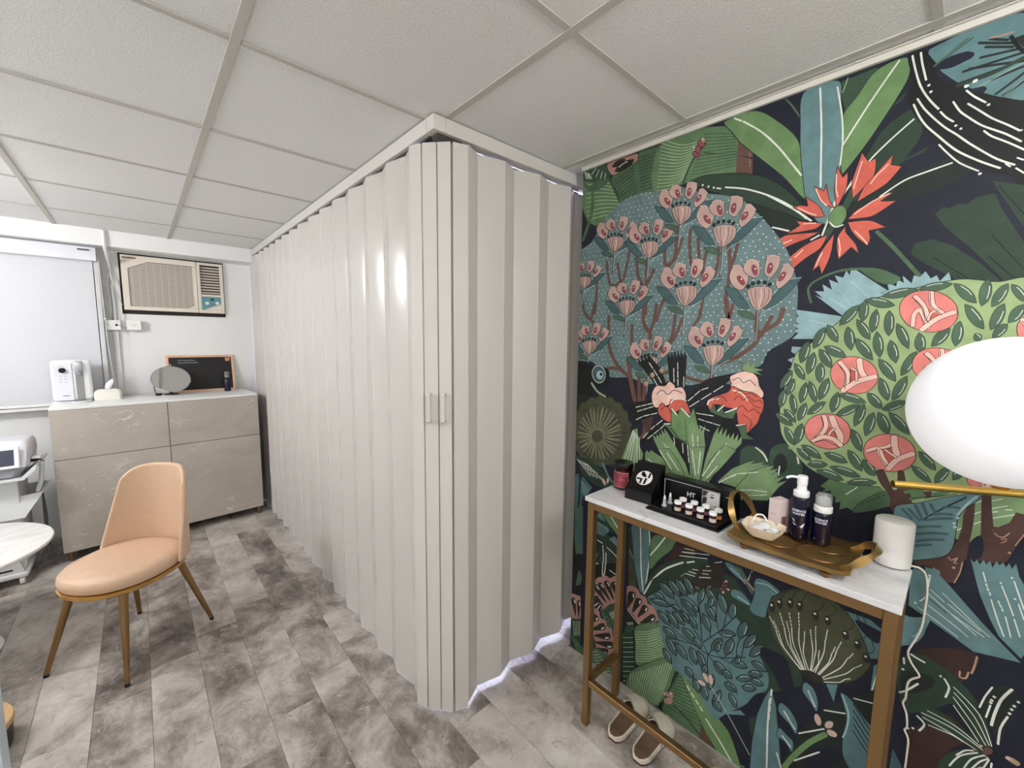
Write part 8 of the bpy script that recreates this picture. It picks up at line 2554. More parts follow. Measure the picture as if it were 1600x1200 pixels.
# backrest shell: rows of points over angle and height
bm = BM(); outer, inner = [], []
HZ = [.404, .45, .52, .60, .68, .75, .80, .828, .838]
AN = [i / 14 for i in range(-14, 15)]
def bpt(u, z, off):
    q = (z - .404) / .434
    amax = math.radians(76 - 22 * q)                       # wraps less towards the top
    a = u * amax; Rw = .230 - .004 * q
    zz = z
    top = .838 - .075 * abs(u) ** 4
    zz = .404 + (top - .404) * q
    Rr = Rw + off
    return Vector((-(Rr * math.cos(a))  - .022 * q, Rr * .955 * math.sin(a), zz))
def thick(u, q): return .020 * (1 - .55 * abs(u) ** 3) * (1 - .35 * q) + .004
rows_o = [[bpt(u, z, thick(u, (z - .404) / .434)) for u in AN] for z in HZ]
rows_i = [[bpt(u, z, -thick(u, (z - .404) / .434) * .6) for u in AN] for z in HZ]
rows_t = [[(a + b) / 2 + Vector((0, 0, .008)) for a, b in zip(rows_o[-1], rows_i[-1])]]
grid = rows_o + rows_t + rows_i[::-1]
VV = [[bm.verts.new(p) for p in r] for r in grid]
for r in range(len(VV) - 1):
    for k in range(len(AN) - 1): bm.faces.new((VV[r][k], VV[r][k + 1], VV[r + 1][k + 1], VV[r + 1][k]))
nr = len(HZ)
for k in range(len(AN) - 1): bm.faces.new((VV[0][k], VV[-1][k], VV[-1][k + 1], VV[0][k + 1]))
for e in (0, len(AN) - 1):
    for r in range(nr - 1): bm.faces.new((VV[r][e], VV[r + 1][e], VV[-r - 2][e], VV[-r - 1][e]))
    bm.faces.new((VV[nr - 1][e], VV[nr][e], VV[nr + 1][e]))
o = ob('backrest', bm, leather, ch, angle=70); sb = o.modifiers.new('soft', 'SUBSURF'); sb.levels = 1; sb.render_levels = 2
for f, l in ((.213, .205), (.203, -.195), (-.218, .22), (-.222, -.2)):
    sx_, sy_ = math.copysign(1, f), math.copysign(1, l)
    bm = BM(); cone(bm, (f * .62, l * .64, .3715), (f, l, .012), .0175, .0095, 16); lg = ob('leg', bm, gold_d, ch)
    bm = BM(); cone(bm, (f, l, .0118), (f * 1.003, l * 1.003, .0), .0098, .0095, 14); ob('foot_cap', bm, black_m, lg)

# ------------------------------------------------------------------ round marble side table and the trolley behind it
marble_w = ramp_mat('white_marble', [(.3, (214, 212, 208)), (.5, (236, 235, 232)), (.7, (244, 243, 241))], 3.2, 7, .8, .25, 0, False, (1, 6, 1), [(3.5, (170, 164, 156), .02, .55)])
t = thing('round_table', 'round white marble topped side table at the left edge, in front of the trolley', 'table', (-.772, 3.02, 0), .5)
bm = BM(); lathe(bm, [(.001, .482), (.392, .482), (.398, .486), (.400, .493), (.397, .499), (.390, .501), (.001, .501)], seg=64); ob('table_top', bm, marble_w, t)
bm = BM(); lathe(bm, [(.001, .018), (.022, .018), (.022, .4815), (.001, .4815)], seg=20); ob('pedestal', bm, white_pl, t)
bm = BM(); lathe(bm, [(.001, 0), (.20, 0), (.20, .006), (.19, .012), (.03, .0175), (.001, .0175)], seg=40); ob('base', bm, white_pl, t)

trol_m = mat('trolley_white', (228, 230, 230), .4)
t = thing('trolley', 'white wheeled equipment trolley with angled trays beside the sideboard', 'trolley', (-.85, 3.72, 0), 0)
bm = BM()                                                    # top shelf: a board with a raised right-hand end
prism(bm, [(-.30, 0), (.285, 0), (.335, .055), (.35, .055), (.35, .045), (.297, -.014), (-.30, -.014)], .0, .42, Matrix(((1, 0, 0, 0), (0, 0, 1, 0), (0, 1, 0, .648), (0, 0, 0, 1)))); ob('top_shelf', bm, trol_m, t)
bm = BM(); span(bm, (-.24, .06, .075), (.262, .36, .6335), .004); ob('column', bm, trol_m, t)
bm = BM()                                                    # lower tray with sloped sides
lo_r = [(-.30, .0), (.285, .0), (.285, .42), (-.30, .42)]; hi_r = [(-.36, -.04), (.355, .10), (.355, .40), (-.36, .44)]
V_ = [[Vector((x, y, z)) for x, y in r] for r, z in ((lo_r, .405), (hi_r, .52))]
Vi = [[Vector((x * .965, y * .93 + .015, z)) for x, y in r] for r, z in ((hi_r, .52), (lo_r, .417))]
loft(bm, V_ + Vi); 
ob('lower_tray', bm, trol_m, t, angle=20)
bm = BM(); prism(bm, [(-.28, .025), (.268, .025), (.275, .385), (-.28, .385)], .4175, .4225); ob('tray_shade_sheet', bm, mat('tray_shade_grey', (128, 124, 120), .8), t)  # added grey sheet stands in for the shade inside the tray
bm = BM(); tube(bm, [(.05, .1, .428), (.15, .16, .432), (.24, .12, .428), (.26, .2, .43), (.2, .28, .428)], .005, 6); ob('coiled_cable', bm, black_m, t)
bm = BM(); span(bm, (-.30, -.02, .045), (.275, .40, .074), .01, 2); prism(bm, [(-.28, .0), (.262, .0), (.23, .12), (-.28, .12)], .0, .03, Matrix(((1, 0, 0, 0), (0, 0, 1, -.005), (0, 1, 0, .0745), (0, 0, 0, 1)))); ob('base', bm, trol_m, t)
bm = BM(); span(bm, (.13, -.0065, .094), (.215, -.0052, .104)); ob('slot', bm, black, t)
for x, y in ((.245, .005), (.245, .37), (-.25, .005), (-.25, .37)):
    bm = BM(); cone(bm, (x - .008, y, .024), (x + .012, y, .024), .0235, .0235, 18); bx(bm, (x, y, .042), (.03, .016, .008), .002); ob('caster', bm, white_pl, t)
bm = BM(); tube(bm, [(.36, .12, .70), (.352, .10, .60), (.335, .09, .53)], .011, 8); ob('hose', bm, mat('hose_grey', (206, 208, 208), .5), t)
bm = BM(); tube(bm, [(.335, .22, .5), (.345, .20, .35), (.34, .22, .2), (.35, .20, .04)], .006, 6); tube(bm, [(.34, .18, .48), (.335, .2, .3), (.345, .16, .1)], .004, 6); ob('cable', bm, mat('cable_grey', (96, 98, 102), .5), t)

dv = thing('beauty_device', 'white desktop device with a framed screen and grey base on the trolley', 'device', (-.85, 3.72, .6485), 0)
bm = BM(); loft(bm, [[Vector((x, y, z)) for x, y in ((-.24, y0), (xr - .03, y0), (xr, y0 + .03), (xr, .33), (-.24, .33))] for z, y0, xr in ((.0005, .03, .272), (.012, .015, .279), (.06, .015, .310))]); ob('base_shell', bm, mat('device_grey', (150, 152, 158), .35), dv)
bm = BM(); loft(bm, [[Vector((x, y, z)) for x, y in ((-.24, y0), (xr - .04, y0), (xr - .01, y0 + .012), (xr, y0 + .04), (xr, .33), (-.24, .33))] for z, y0, xr in ((.0605, .015, .314), (.13, .035, .322), (.18, .06, .318), (.2, .08, .306), (.208, .11, .28))]); ob('top_shell', bm, mat('device_white', (230, 230, 236), .25), dv)
Ms = Matrix.Translation((.165, .021, .125)) @ Matrix.Rotation(math.radians(-16), 4, 'X')
bm = BM(); bx(bm, (0, 0, 0), (.245, .012, .128), .003); bmesh.ops.transform(bm, matrix=Ms, verts=bm.verts[:]); sf = ob('screen_bezel', bm, mat('bezel_white', (242, 242, 244), .3), dv)
bm = BM(); bx(bm, (0, -.0066, 0), (.205, .001, .094)); bmesh.ops.transform(bm, matrix=Ms, verts=bm.verts[:]); ob('screen', bm, mat('screen_dark', (62, 66, 84), .12), sf)
bm = BM(); tube(bm, [(.318, .12, .075), (.345, .115, .079)], .009, 8, 0); tube(bm, [(.345, .115, .079), (.36, .11, .076), (.372, .10, .064)], .004, 6); ob('plug', bm, black, dv)
bm = BM(); span(bm, (.322, .09, .089), (.362, .14, .102), .004); ob('cable_clip', bm, white_pl, dv)

# low wooden block at the left edge
t = thing('wooden_stool', 'low round wooden stool with a dark side peeping out behind the door edge', 'stool', (-.575, 2.255, 0), 0)
bm = BM(); lathe(bm, [(.001, .085), (.148, .085), (.15, .09), (.15, .104), (.147, .107), (.001, .107)], seg=40); ob('seat', bm, mat('stool_wood', (196, 160, 112), .5, noise=(18, .12)), t)
bm = BM(); lathe(bm, [(.001, 0), (.140, 0), (.146, .0845), (.001, .0845)], seg=40); ob('base', bm, mat('stool_dark', (52, 36, 34), .6), t)
# ------------------------------------------------------------------ console table
TX0, TX1, TY0, TY1, TZ = 1.200, 1.437, .048, .912, .925
marble_t = ramp_mat('console_marble', [(.3, (190, 192, 196)), (.5, (218, 219, 221)), (.7, (228, 229, 230))], 7, 8, .7, .22, 0, False, (1, .45, 1), [(6., (150, 154, 162), .02, .55)])
t = thing('console_table', 'narrow console table with a marble top on a square gold frame by the patterned wall', 'table', (0, 0, 0))
bm = BM(); span(bm, (TX0, TY0, TZ - .017), (TX1, TY1, TZ), .0015); ob('table_top', bm, marble_t, t)
L_ = .026; zt = TZ - .0175
for x in (TX0 + .004, TX1 - .004 - L_):
    for y in (TY0 + .004, TY1 - .012 - L_):
        bm = BM(); span(bm, (x, y, .0), (x + L_, y + L_, zt), .0012); ob('leg', bm, gold_d, t)
xa, xb = TX0 + .004, TX1 - .004; ya, yb = TY0 + .004, TY1 - .012
def rail(n, a, b): bm = BM(); span(bm, a, b, .0012); ob(n, bm, gold_d, t)
for x in (xa, xb - L_): rail('top_rail', (x + .0005, ya + L_ + .0005, zt - L_), (x + L_ - .0005, yb - L_ - .0005, zt - .0003))
for y in (ya, yb - L_): rail('top_rail', (xa + L_ + .0005, y + .0005, zt - L_), (xb - L_ - .0005, y + L_ - .0005, zt - .0003))
rail('foot_rail', (xa + .002, ya + L_ + .0005, .172), (xa + .024, yb - L_ - .0005, .196))
for y in (ya, yb - L_): rail('foot_rail', (xa + L_ + .0005, y + .002, .172), (xb - L_ - .0005, y + .024, .196))

# candle jar
t = thing('candle_jar', 'dark candle jar with a red picture label at the far end of the console', 'candle', (1.383, .868, TZ + .0003))
bm = BM(); lathe(bm, [(.001, 0), (.033, 0), (.036, .004), (.036, .08), (.033, .082), (.001, .082)], seg=28); ob('jar', bm, mat('jar_red_glass', (44, 8, 14), .12), t)
bm = BM(); lathe(bm, [(.001, .0823), (.0375, .0823), (.038, .086), (.038, .100), (.036, .104), (.001, .104)], seg=28); ob('lid', bm, black, t)
bm = BM(); a0 = math.atan2(-.868, -1.383) - .35
loft(bm, [[Vector((r * math.cos(a0 + .125 * k), r * math.sin(a0 + .125 * k), z)) for k in range(-7, 8)] for r, z in ((.0364, .012), (.0364, .07))], closed=False, cap=False)
lb = ob('label', bm, ramp_mat('candle_label', [(.35, (58, 44, 88)), (.48, (138, 52, 66)), (.6, (160, 66, 70)), (.75, (190, 116, 124))], 60, 3, .5, .5), t)
bm = BM()
for z in (.0125, .0695): loft(bm, [[Vector((.0367 * math.cos(a0 + .125 * k), .0367 * math.sin(a0 + .125 * k), z + d)) for k in range(-7, 8)] for d in (-.001, .001)], closed=False, cap=False)
for k in (-7, 7): loft(bm, [[Vector((.0367 * math.cos(a0 + .125 * k + d), .0367 * math.sin(a0 + .125 * k + d), z)) for z in (.012, .07)] for d in (-.03, .03)], closed=False, cap=False)
ob('label_border', bm, mat('label_border', (228, 150, 132), .5), lb)

# black wedge display box with the round emblem
t = thing('display_box', 'glossy black wedge box with a round white emblem next to the candle jar', 'box', (1.352, .757, TZ + .0003), .06)
bm = BM(); prism(bm, [(-.052, 0), (.055, 0), (.055, .122), (.045, .122), (-.044, .042), (-.052, .040)], -.051, .051, Matrix(((1, 0, 0, 0), (0, 0, 1, 0), (0, 1, 0, 0), (0, 0, 0, 1)))); ob('body', bm, black, t)
up = Vector((.089, 0, .08)).normalized(); Me = face_M((-.006, 0, .0763), (0, -1, 0), up); Me = Matrix.Translation(Me.to_3x3() @ Vector((0, 0, .0006))) @ Me
bm = BM(); prism(bm, [(.03 * math.cos(2 * PI * k / 36), .030 * math.sin(2 * PI * k / 36)) for k in range(36)], 0, .0006, Me); em = ob('emblem', bm, mat('emblem_white', (226, 226, 226), .4), t)
bm = BM()
for p in ([(-.016, .022), (-.009, .0255), (-.009, .004), (.006, .004), (.006, .009), (-.016, .009)], [(-.026, -.004), (-.004, -.004), (-.004, -.026), (-.011, -.0255), (-.011, -.011), (-.026, -.011)], [(.004, .000), (.012, .000), (.012, -.024), (.004, -.026)], [(.012, .026), (.019, .022), (.019, .003), (.012, .003)]): prism(bm, p, .0007, .0011, Me)
ob('emblem_bars', bm, black, em)

# black counter display with jars
ds = thing('jar_display', 'black tiered counter display holding small jars in the middle of the console', 'display', (0, 0, TZ + .0003))
bm = BM(); prism(bm, [(1.266, .702), (1.266, .460), (1.425, .452), (1.43, .71)], 0, .005); prism(bm, [(1.274, .694), (1.274, .468), (1.384, .463), (1.384, .70)], .0052, .0165); ob('base', bm, black, ds)
bm = BM(); prism(bm, [(1.385, .702), (1.385, .462), (1.427, .458), (1.427, .706)], .0052, .094); ob('back_panel', bm, black, ds)
wline = mat('print_white', (200, 200, 200), .5)
bm = BM(); span(bm, (1.3835, .695, .02), (1.3845, .697, .083)); span(bm, (1.3835, .565, .0815), (1.3845, .697, .083)); span(bm, (1.3835, .473, .05), (1.3845, .475, .074)); span(bm, (1.3835, .475, .0725), (1.3845, .487, .074)); bd_ = ob('border_print', bm, wline, ds); bd_['kind'] = 'stuff'
text_part('lettering', 'HT', .022, wline, ds, face_M((1.3838, .600, .048), (0, -1, 0), (0, 0, 1)), .0003, .0006)
bm = BM(); span(bm, (1.377, .503, .02), (1.3795, .560, .083)); cd = ob('portrait_card', bm, mat('card_grey', (172, 170, 168), .5), ds)
skin = mat('card_light', (206, 203, 200), .5); inkd = mat('card_ink', (48, 46, 48), .5)
MFc = Matrix(((0, 0, -1, 1.3769), (-1, 0, 0, .56), (0, 1, 0, .02), (0, 0, 0, 1)))
def ink(p, m, d, nm): bm = BM(); prism(bm, p, d, d + .0002, MFc); ob(nm, bm, m, cd)
ink([(.018, .004), (.05, .004), (.055, .03), (.054, .056), (.038, .06), (.022, .056), (.016, .03)], skin, .0001, 'print'); ink([(.002, .0), (.018, .003), (.014, .02), (.018, .036), (.006, .04), (.002, .03)], inkd, .0004, 'print')
ink([(.024, .042), (.032, .046), (.041, .043), (.033, .039)], inkd, .0006, 'print'); ink([(.022, .049), (.034, .054), (.045, .05), (.034, .051)], inkd, .0008, 'print'); ink([(.040, .014), (.048, .017), (.052, .014), (.046, .011)], inkd, .001, 'print'); ink([(.001, .041), (.012, .044), (.02, .06), (.003, .0615)], inkd, .0012, 'print')
amber = mat('amber_glass', (40, 14, 12), .15); amber2 = mat('plum_glass', (58, 22, 40), .15); capw = mat('jar_cap_white', (244, 244, 244), .35); jlab = mat('jar_label', (198, 182, 172), .6); jlab2 = mat('jar_label_plum', (112, 72, 92), .6); jlab3 = mat('jar_label_amber', (196, 130, 80), .6)
def jar(x, y, lm, label):
    j = thing('cosmetic_jar', label, 'jar', (x, y, TZ + .0003 + .0167), 0, 'small white-capped jars on the black display')
    bm = BM(); lathe(bm, [(.001, 0), (.0095, 0), (.0105, .002), (.0105, .018), (.008, .021), (.008, .0245), (.001, .0245)], seg=16); ob('glass', bm, amber, j)
    bm = BM(); lathe(bm, [(.001, .0248), (.0112, .0248), (.0115, .026), (.0115, .0335), (.0108, .0345), (.001, .0345)], seg=18); ob('cap', bm, capw, j)
    bm = BM(); a = math.atan2(-y, -x); loft(bm, [[Vector((.0108 * math.cos(a + .2 * k), .0108 * math.sin(a + .2 * k), z)) for k in range(-6, 7)] for z in (.003, .015)], closed=False, cap=False); ob('label', bm, lm, j)
    return j
fr = [(1.293, .602), (1.292, .564), (1.291, .527), (1.290, .488)]; bk = [(1.33, .602), (1.33, .564), (1.33, .526), (1.327, .486)]
fl = ['front-row jar nearest the two dropper bottles', 'second front-row jar from the dropper bottles', 'third front-row jar from the dropper bottles', 'front-row jar nearest the gold tray']
bl_ = ['back-row jar nearest the two dropper bottles', 'second back-row jar from the dropper bottles', 'third back-row jar from the dropper bottles', 'amber-labelled back-row jar nearest the gold tray']
for (x, y), l in zip(fr, fl): jar(x, y, jlab, 'small dark jar with white cap and pale label, ' + l)
for k, ((x, y), l) in enumerate(zip(bk, bl_)): jar(x, y, jlab3 if k == 3 else jlab2, 'small dark jar with white cap, ' + l)
clear_g = mat('dropper_plastic', (190, 200, 208), .2, trans=.3)
for x, y, l in ((1.300, .652, 'clear dropper bottle with white tip at the front corner of the black display'), (1.336, .650, 'clear dropper bottle with white tip at the back corner of the black display')):
    j = thing('dropper_bottle', l, 'bottle', (x, y, TZ + .017), 0, 'clear dropper bottles on the black display')
    bm = BM(); lathe(bm, [(.001, 0), (.0095, 0), (.0095, .003), (.006, .006), (.005, .02), (.0035, .024), (.001, .024)], seg=14); ob('body', bm, clear_g, j)
    bm = BM(); lathe(bm, [(.001, .0242), (.004, .0242), (.0026, .036), (.001, .0375)], seg=10); ob('tip', bm, capw, j)

# gold leaf-shaped tray
leaf_m = mat('antique_gold', (158, 128, 78), .33, .8, noise=(14, .25), bump=(40, .3))
leaf_b = mat('bronze_edge', (128, 92, 56), .38, .7)
ty = thing('serving_tray', 'antique gold tray of overlapping leaves with curled loop handles on the console', 'tray', (0, 0, TZ + .0003))
bm = BM(); nx_, ny_ = 12, 26; X0_, X1_, Y0_, Y1_ = 1.216, 1.432, .142, .418
def tray_z(i, j):
    u, v = i / nx_ * 2 - 1, j / ny_ * 2 - 1
    return .024 + .003 * abs(u) ** 6 + .010 * abs(v) ** 6 + .0015 * math.sin(9 * u + 5 * v) * math.sin(7 * v)
top = [[bm.verts.new((X0_ + (X1_ - X0_) * i / nx_, Y0_ + (Y1_ - Y0_) * j / ny_, tray_z(i, j))) for j in range(ny_ + 1)] for i in range(nx_ + 1)]
bot = [[bm.verts.new((v.co.x, v.co.y, v.co.z - .011)) for v in r] for r in top]
for i in range(nx_):
    for j in range(ny_):
        bm.faces.new((top[i][j], top[i + 1][j], top[i + 1][j + 1], top[i][j + 1])); bm.faces.new((bot[i][j], bot[i][j + 1], bot[i + 1][j + 1], bot[i + 1][j]))
for i in range(nx_):
    bm.faces.new((top[i][0], bot[i][0], bot[i + 1][0], top[i + 1][0])); bm.faces.new((top[i][ny_], top[i + 1][ny_], bot[i + 1][ny_], bot[i][ny_]))
for j in range(ny_):
    bm.faces.new((top[0][j], top[0][j + 1], bot[0][j + 1], bot[0][j])); bm.faces.new((top[nx_][j], bot[nx_][j], bot[nx_][j + 1], top[nx_][j + 1]))
ob('tray_bed', bm, leaf_m, ty, angle=50)
def tz(x, y): return tray_z((x - X0_) / (X1_ - X0_) * nx_, (y - Y0_) / (Y1_ - Y0_) * ny_)
for cx, cy, r, a in ((1.27, .21, .062, .4), (1.36, .20, .06, 2.2), (1.28, .30, .06, 1.0), (1.37, .30, .055, -.6), (1.30, .375, .045, .2), (1.385, .38, .04, 1.6)):
    bm = BM(); pts = []
    for k in range(19):
        an = 2 * PI * k / 18; rr = r * (.72 + .28 * math.cos(an)); x, y = cx + rr * math.cos(an + a), cy + rr * math.sin(an + a)
        x = min(max(x, X0_ + .004), X1_ - .004); y = min(max(y, Y0_ + .004), Y1_ - .004); pts.append(Vector((x, y, tz(x, y) + .0022)))
    c0 = bm.verts.new((cx, cy, tz(cx, cy) + .0035)); vs = [bm.verts.new(p) for p in pts[:-1]]
    for k in range(18): bm.faces.new((c0, vs[k], vs[(k + 1) % 18]))
    lf = ob('leaf', bm, leaf_m, ty, angle=60)
    bm = BM(); tube(bm, pts, .0014, 5, 0); tube(bm, [Vector((cx + r * .7 * q * math.cos(a), cy + r * .7 * q * math.sin(a), 0)) + Vector((0, 0, tz(min(max(cx, X0_), X1_), cy) + .0036 - .001 * abs(q))) for q in (-.35, 0, .5, .9)], .0011, 5, 2); ob('leaf_edge', bm, leaf_b, lf)
def hoop(c, ax, tilt, w, h, name):
    """flat leaf-strip loop handle rising from the tray end"""
    bm = BM(); n = 22; rings = []
    for k in range(n + 1):
        a = PI * (-.08 + 1.16 * k / n); x = c[0] + w * math.cos(a); q = h * math.sin(a); p = Vector((x, c[1] + ax * math.cos(tilt) * q, c[2] + math.sin(tilt) * q))
        nrm = Vector((math.cos(a) * .9, ax * math.cos(tilt) * math.sin(a), math.sin(tilt) * math.sin(a))).normalized(); bi = Vector((0, -ax * math.sin(tilt), math.cos(tilt)))
        wd = .006 + .004 * math.sin(a * 3) ** 2
        rings.append([p + nrm * .0022 + bi * wd, p - nrm * .0022 + bi * wd, p - nrm * .0022 - bi * wd, p + nrm * .0022 - bi * wd])
    loft(bm, rings); ob(name, bm, leaf_m, ty, angle=50)
hoop((1.345, .414, .040), 1, math.radians(64), .075, .082, 'loop_handle'); hoop((1.318, .152, .034), -1, math.radians(40), .072, .060, 'loop_handle')
for x, y in ((1.226, .19), (1.226, .375), (1.42, .19), (1.42, .375)):
    bm = BM(); lathe(bm, [(.001, 0), (.007, 0), (.011, .01), (.012, .0135), (.001, .0135)], (x, y, 0), 14); ob('foot', bm, leaf_b, ty)
ZB = TZ + .031
# little dish of cotton on the tray
cot = mat('cotton', (236, 234, 230), .95, bump=(120, .6))
t = thing('snack_dish', 'small scalloped cream dish filled with white packets on the gold tray', 'dish', (1.276, .345, ZB), .05)
bm = BM(); N_ = 48
def dish(z, a, b, sc): return [Vector(((a + sc * math.cos(k * PI)) * math.copysign(abs(math.cos(2 * PI * k / N_)) ** .5, math.cos(2 * PI * k / N_)), (b + sc * math.cos(k * PI)) * math.copysign(abs(math.sin(2 * PI * k / N_)) ** .5, math.sin(2 * PI * k / N_)), z)) for k in range(N_)]
loft(bm, [dish(.0005, .022, .028, 0), dish(.012, .030, .037, .0006), dish(.028, .040, .048, .0012), dish(.034, .043, .051, .0016), dish(.033, .040, .048, .0014), dish(.012, .028, .035, .0006), dish(.006, .02, .026, 0)]); ob('bowl', bm, mat('dish_cream', (230, 214, 190), .6), t, angle=40)
packs = [(-.014, -.022, .020, .3), (.012, -.018, .022, 1.2), (-.012, .012, .021, 2.0), (.014, .014, .023, -.4), (0, -.002, .032, .9)]
for x, y, z, a in packs:
    bm = BM(); q = bmesh.ops.create_icosphere(bm, subdivisions=2, radius=.017)
    for v in q['verts']: v.co = Vector((v.co.x * 1.1, v.co.y * .85, v.co.z * .5)) * (1 + .13 * math.sin(420 * v.co.x) * math.cos(380 * v.co.y + a))
    bmesh.ops.transform(bm, matrix=Matrix.Translation((x, y, z)) @ Matrix.Rotation(a, 4, 'Z') @ Matrix.Rotation(.4 * math.sin(5 * a), 4, 'X'), verts=bm.verts[:]); ob('packet', bm, mat('packet_white', (224, 226, 226), .35), t, angle=60)
bm = BM(); tube(bm, [(.002, .028, .036), (.012, .022, .052), (.014, .006, .055), (.006, -.006, .043)], .0022, 6); ob('ring_tie', bm, capw, t)
# pale pink carton
t = thing('carton', 'tall pale pink carton standing on the gold tray behind the dish', 'box', (1.338, .327, ZB + .001), -.42)
bm = BM(); span(bm, (-.021, -.015, 0), (.021, .015, .098), .001); cb2 = ob('box', bm, mat('carton_pink', (216, 198, 198), .55), t)
bm = BM()
for z in (.030, .025): span(bm, (-.0216, -.012, z), (-.0211, .012, z + .0015))
span(bm, (-.0216, -.007, .056), (-.0211, .006, .0575)); ob('print_lines', bm, mat('carton_print', (170, 148, 156), .6), cb2)
bm = BM(); span(bm, (-.006, -.0155, .006), (.012, -.0151, .05)); ob('side_print', bm, mat('carton_side_print', (120, 84, 92), .6), cb2)
# two navy bottles: pump and spray
prt = mat('bottle_print', (214, 216, 226), .5)
def bent_text(par, txt, size, r, z, a0):
    cu = bpy.data.curves.new('lettering', 'FONT'); cu.body = txt; cu.size = size; cu.align_x = 'CENTER'; cu.align_y = 'CENTER'; cu.offset = .0002; cu.resolution_u = 2
    tmp = bpy.data.objects.new('lettering', cu); COL.objects.link(tmp); me = bpy.data.meshes.new_from_object(tmp.evaluated_get(bpy.context.evaluated_depsgraph_get())); bpy.data.objects.remove(tmp); bpy.data.curves.remove(cu)
    for v in me.vertices: an = a0 + v.co.x / r; v.co = Vector((r * math.cos(an), r * math.sin(an), z + v.co.y))
    me.materials.clear(); me.materials.append(prt); o = bpy.data.objects.new('lettering', me); COL.objects.link(o); o.parent = par
def navy_bottle(name, label, x, y, r, h):
    j = thing(name, label, 'bottle', (x, y, ZB + .001), 0)
    bm = BM(); lathe(bm, [(.001, 0), (r - .002, 0), (r, .003), (r, h - .004), (r - .003, h), (.001, h)], seg=28); b = ob('body', bm, navy_pl, j)
    return j, b
af = math.atan2(-.276, -1.339) - .12
j, b = navy_bottle('pump_bottle', 'taller navy pump bottle with white pump and splash print on the gold tray', 1.345, .278, .0235, .118)
bent_text(b, 'SCIENCE', .0088, .0237, .082, af); bent_text(b, 'WATER', .0088, .0237, .073, af)
bm = BM()
for p in ([(-.016, .058), (-.011, .052), (-.006, .05), (-.010, .056)], [(-.013, .048), (-.004, .042), (.006, .040), (.010, .044), (.016, .050), (.015, .042), (.010, .034), (.002, .036), (-.008, .041)], [(-.014, .012), (.010, .010), (.010, .013), (-.014, .015)]):
    bm.faces.new([bm.verts.new((.0238 * math.cos(af + x / .0237), .0238 * math.sin(af + x / .0237), z)) for x, z in p])
ob('splash_print', bm, prt, b)
bm = BM(); lathe(bm, [(.001, .1185), (.018, .1185), (.019, .12), (.019, .133), (.017, .135), (.012, .137), (.011, .15), (.001, .15)], seg=22); ob('collar', bm, capw, j)
bm = BM(); lathe(bm, [(.001, .1505), (.0115, .1505), (.0125, .153), (.0125, .174), (.011, .177), (.001, .177)], seg=18); tube(bm, [(-.008, .006, .172), (-.02, .022, .174), (-.028, .032, .169)], .0035, 8); ob('pump_head', bm, capw, j)
j, b = navy_bottle('spray_bottle', 'shorter navy spray bottle with clear dome cap on the gold tray', 1.352, .228, .0225, .088)
af = math.atan2(-.228, -1.352) - .1
bent_text(b, 'SCIENCE', .0080, .0227, .070, af); bent_text(b, 'WATER', .0080, .0227, .062, af)
bm = BM(); bm.faces.new([bm.verts.new((.0229 * math.cos(af + x / .0227), .0229 * math.sin(af + x / .0227), z)) for x, z in [(-.012, .014), (.010, .012), (.010, .0145), (-.012, .0165)]]); ob('small_print', bm, prt, b)
bm = BM(); lathe(bm, [(.001, .0885), (.02, .0885), (.021, .09), (.021, .104), (.019, .106), (.011, .107), (.010, .125), (.007, .128), (.001, .128)], seg=22); ob('spray_head', bm, capw, j)
bm = BM(); lathe(bm, [(.0185, .1063), (.0192, .118), (.0185, .132), (.0145, .138), (.001, .1395)], seg=22); ob('dome_cap', bm, clear_pl, j)
# white cylinder with its cable
t = thing('aroma_diffuser', 'plain white cylinder diffuser at the near end of the console', 'diffuser', (1.436, .090, TZ + .0003), 0)
bm = BM(); lathe(bm, [(.001, .0), (.036, .0), (.036, .003), (.001, .003)], seg=32); ob('base_ring', bm, mat('base_ring_dark', (70, 68, 66), .6), t)
bm = BM(); lathe(bm, [(.001, .0032), (.0385, .0032), (.0395, .006), (.0395, .112), (.038, .118), (.034, .1205), (.001, .121)], seg=48); ob('body', bm, mat('diffuser_white', (234, 232, 228), .5, bump=(200, .1)), t, angle=40)
bm = BM(); tube(bm, [(1.447, .052, TZ + .0045), (1.452, .036, .928), (1.46, .024, .912), (1.466, .018, .868), (1.467, .018, .821), (1.467, .020, .767), (1.467, .029, .726), (1.467, .039, .687), (1.467, .031, .661), (1.467, .016, .640), (1.467, .014, .630), (1.467, .027, .615), (1.467, .033, .595), (1.467, .033, .557), (1.467, .037, .539), (1.467, .028, .513), (1.467, .024, .478), (1.467, .028, .466), (1.467, .019, .444), (1.467, .018, .40), (1.467, .018, .3), (1.466, .016, .12), (1.462, -.03, .004), (1.45, -.15, .003)], .0024, 7, 3)
tag(ob('power_cable', bm, mat('cable_cream', (226, 220, 208), .5)), 'thin white cable hanging from the white cylinder down to the floor', 'cable')

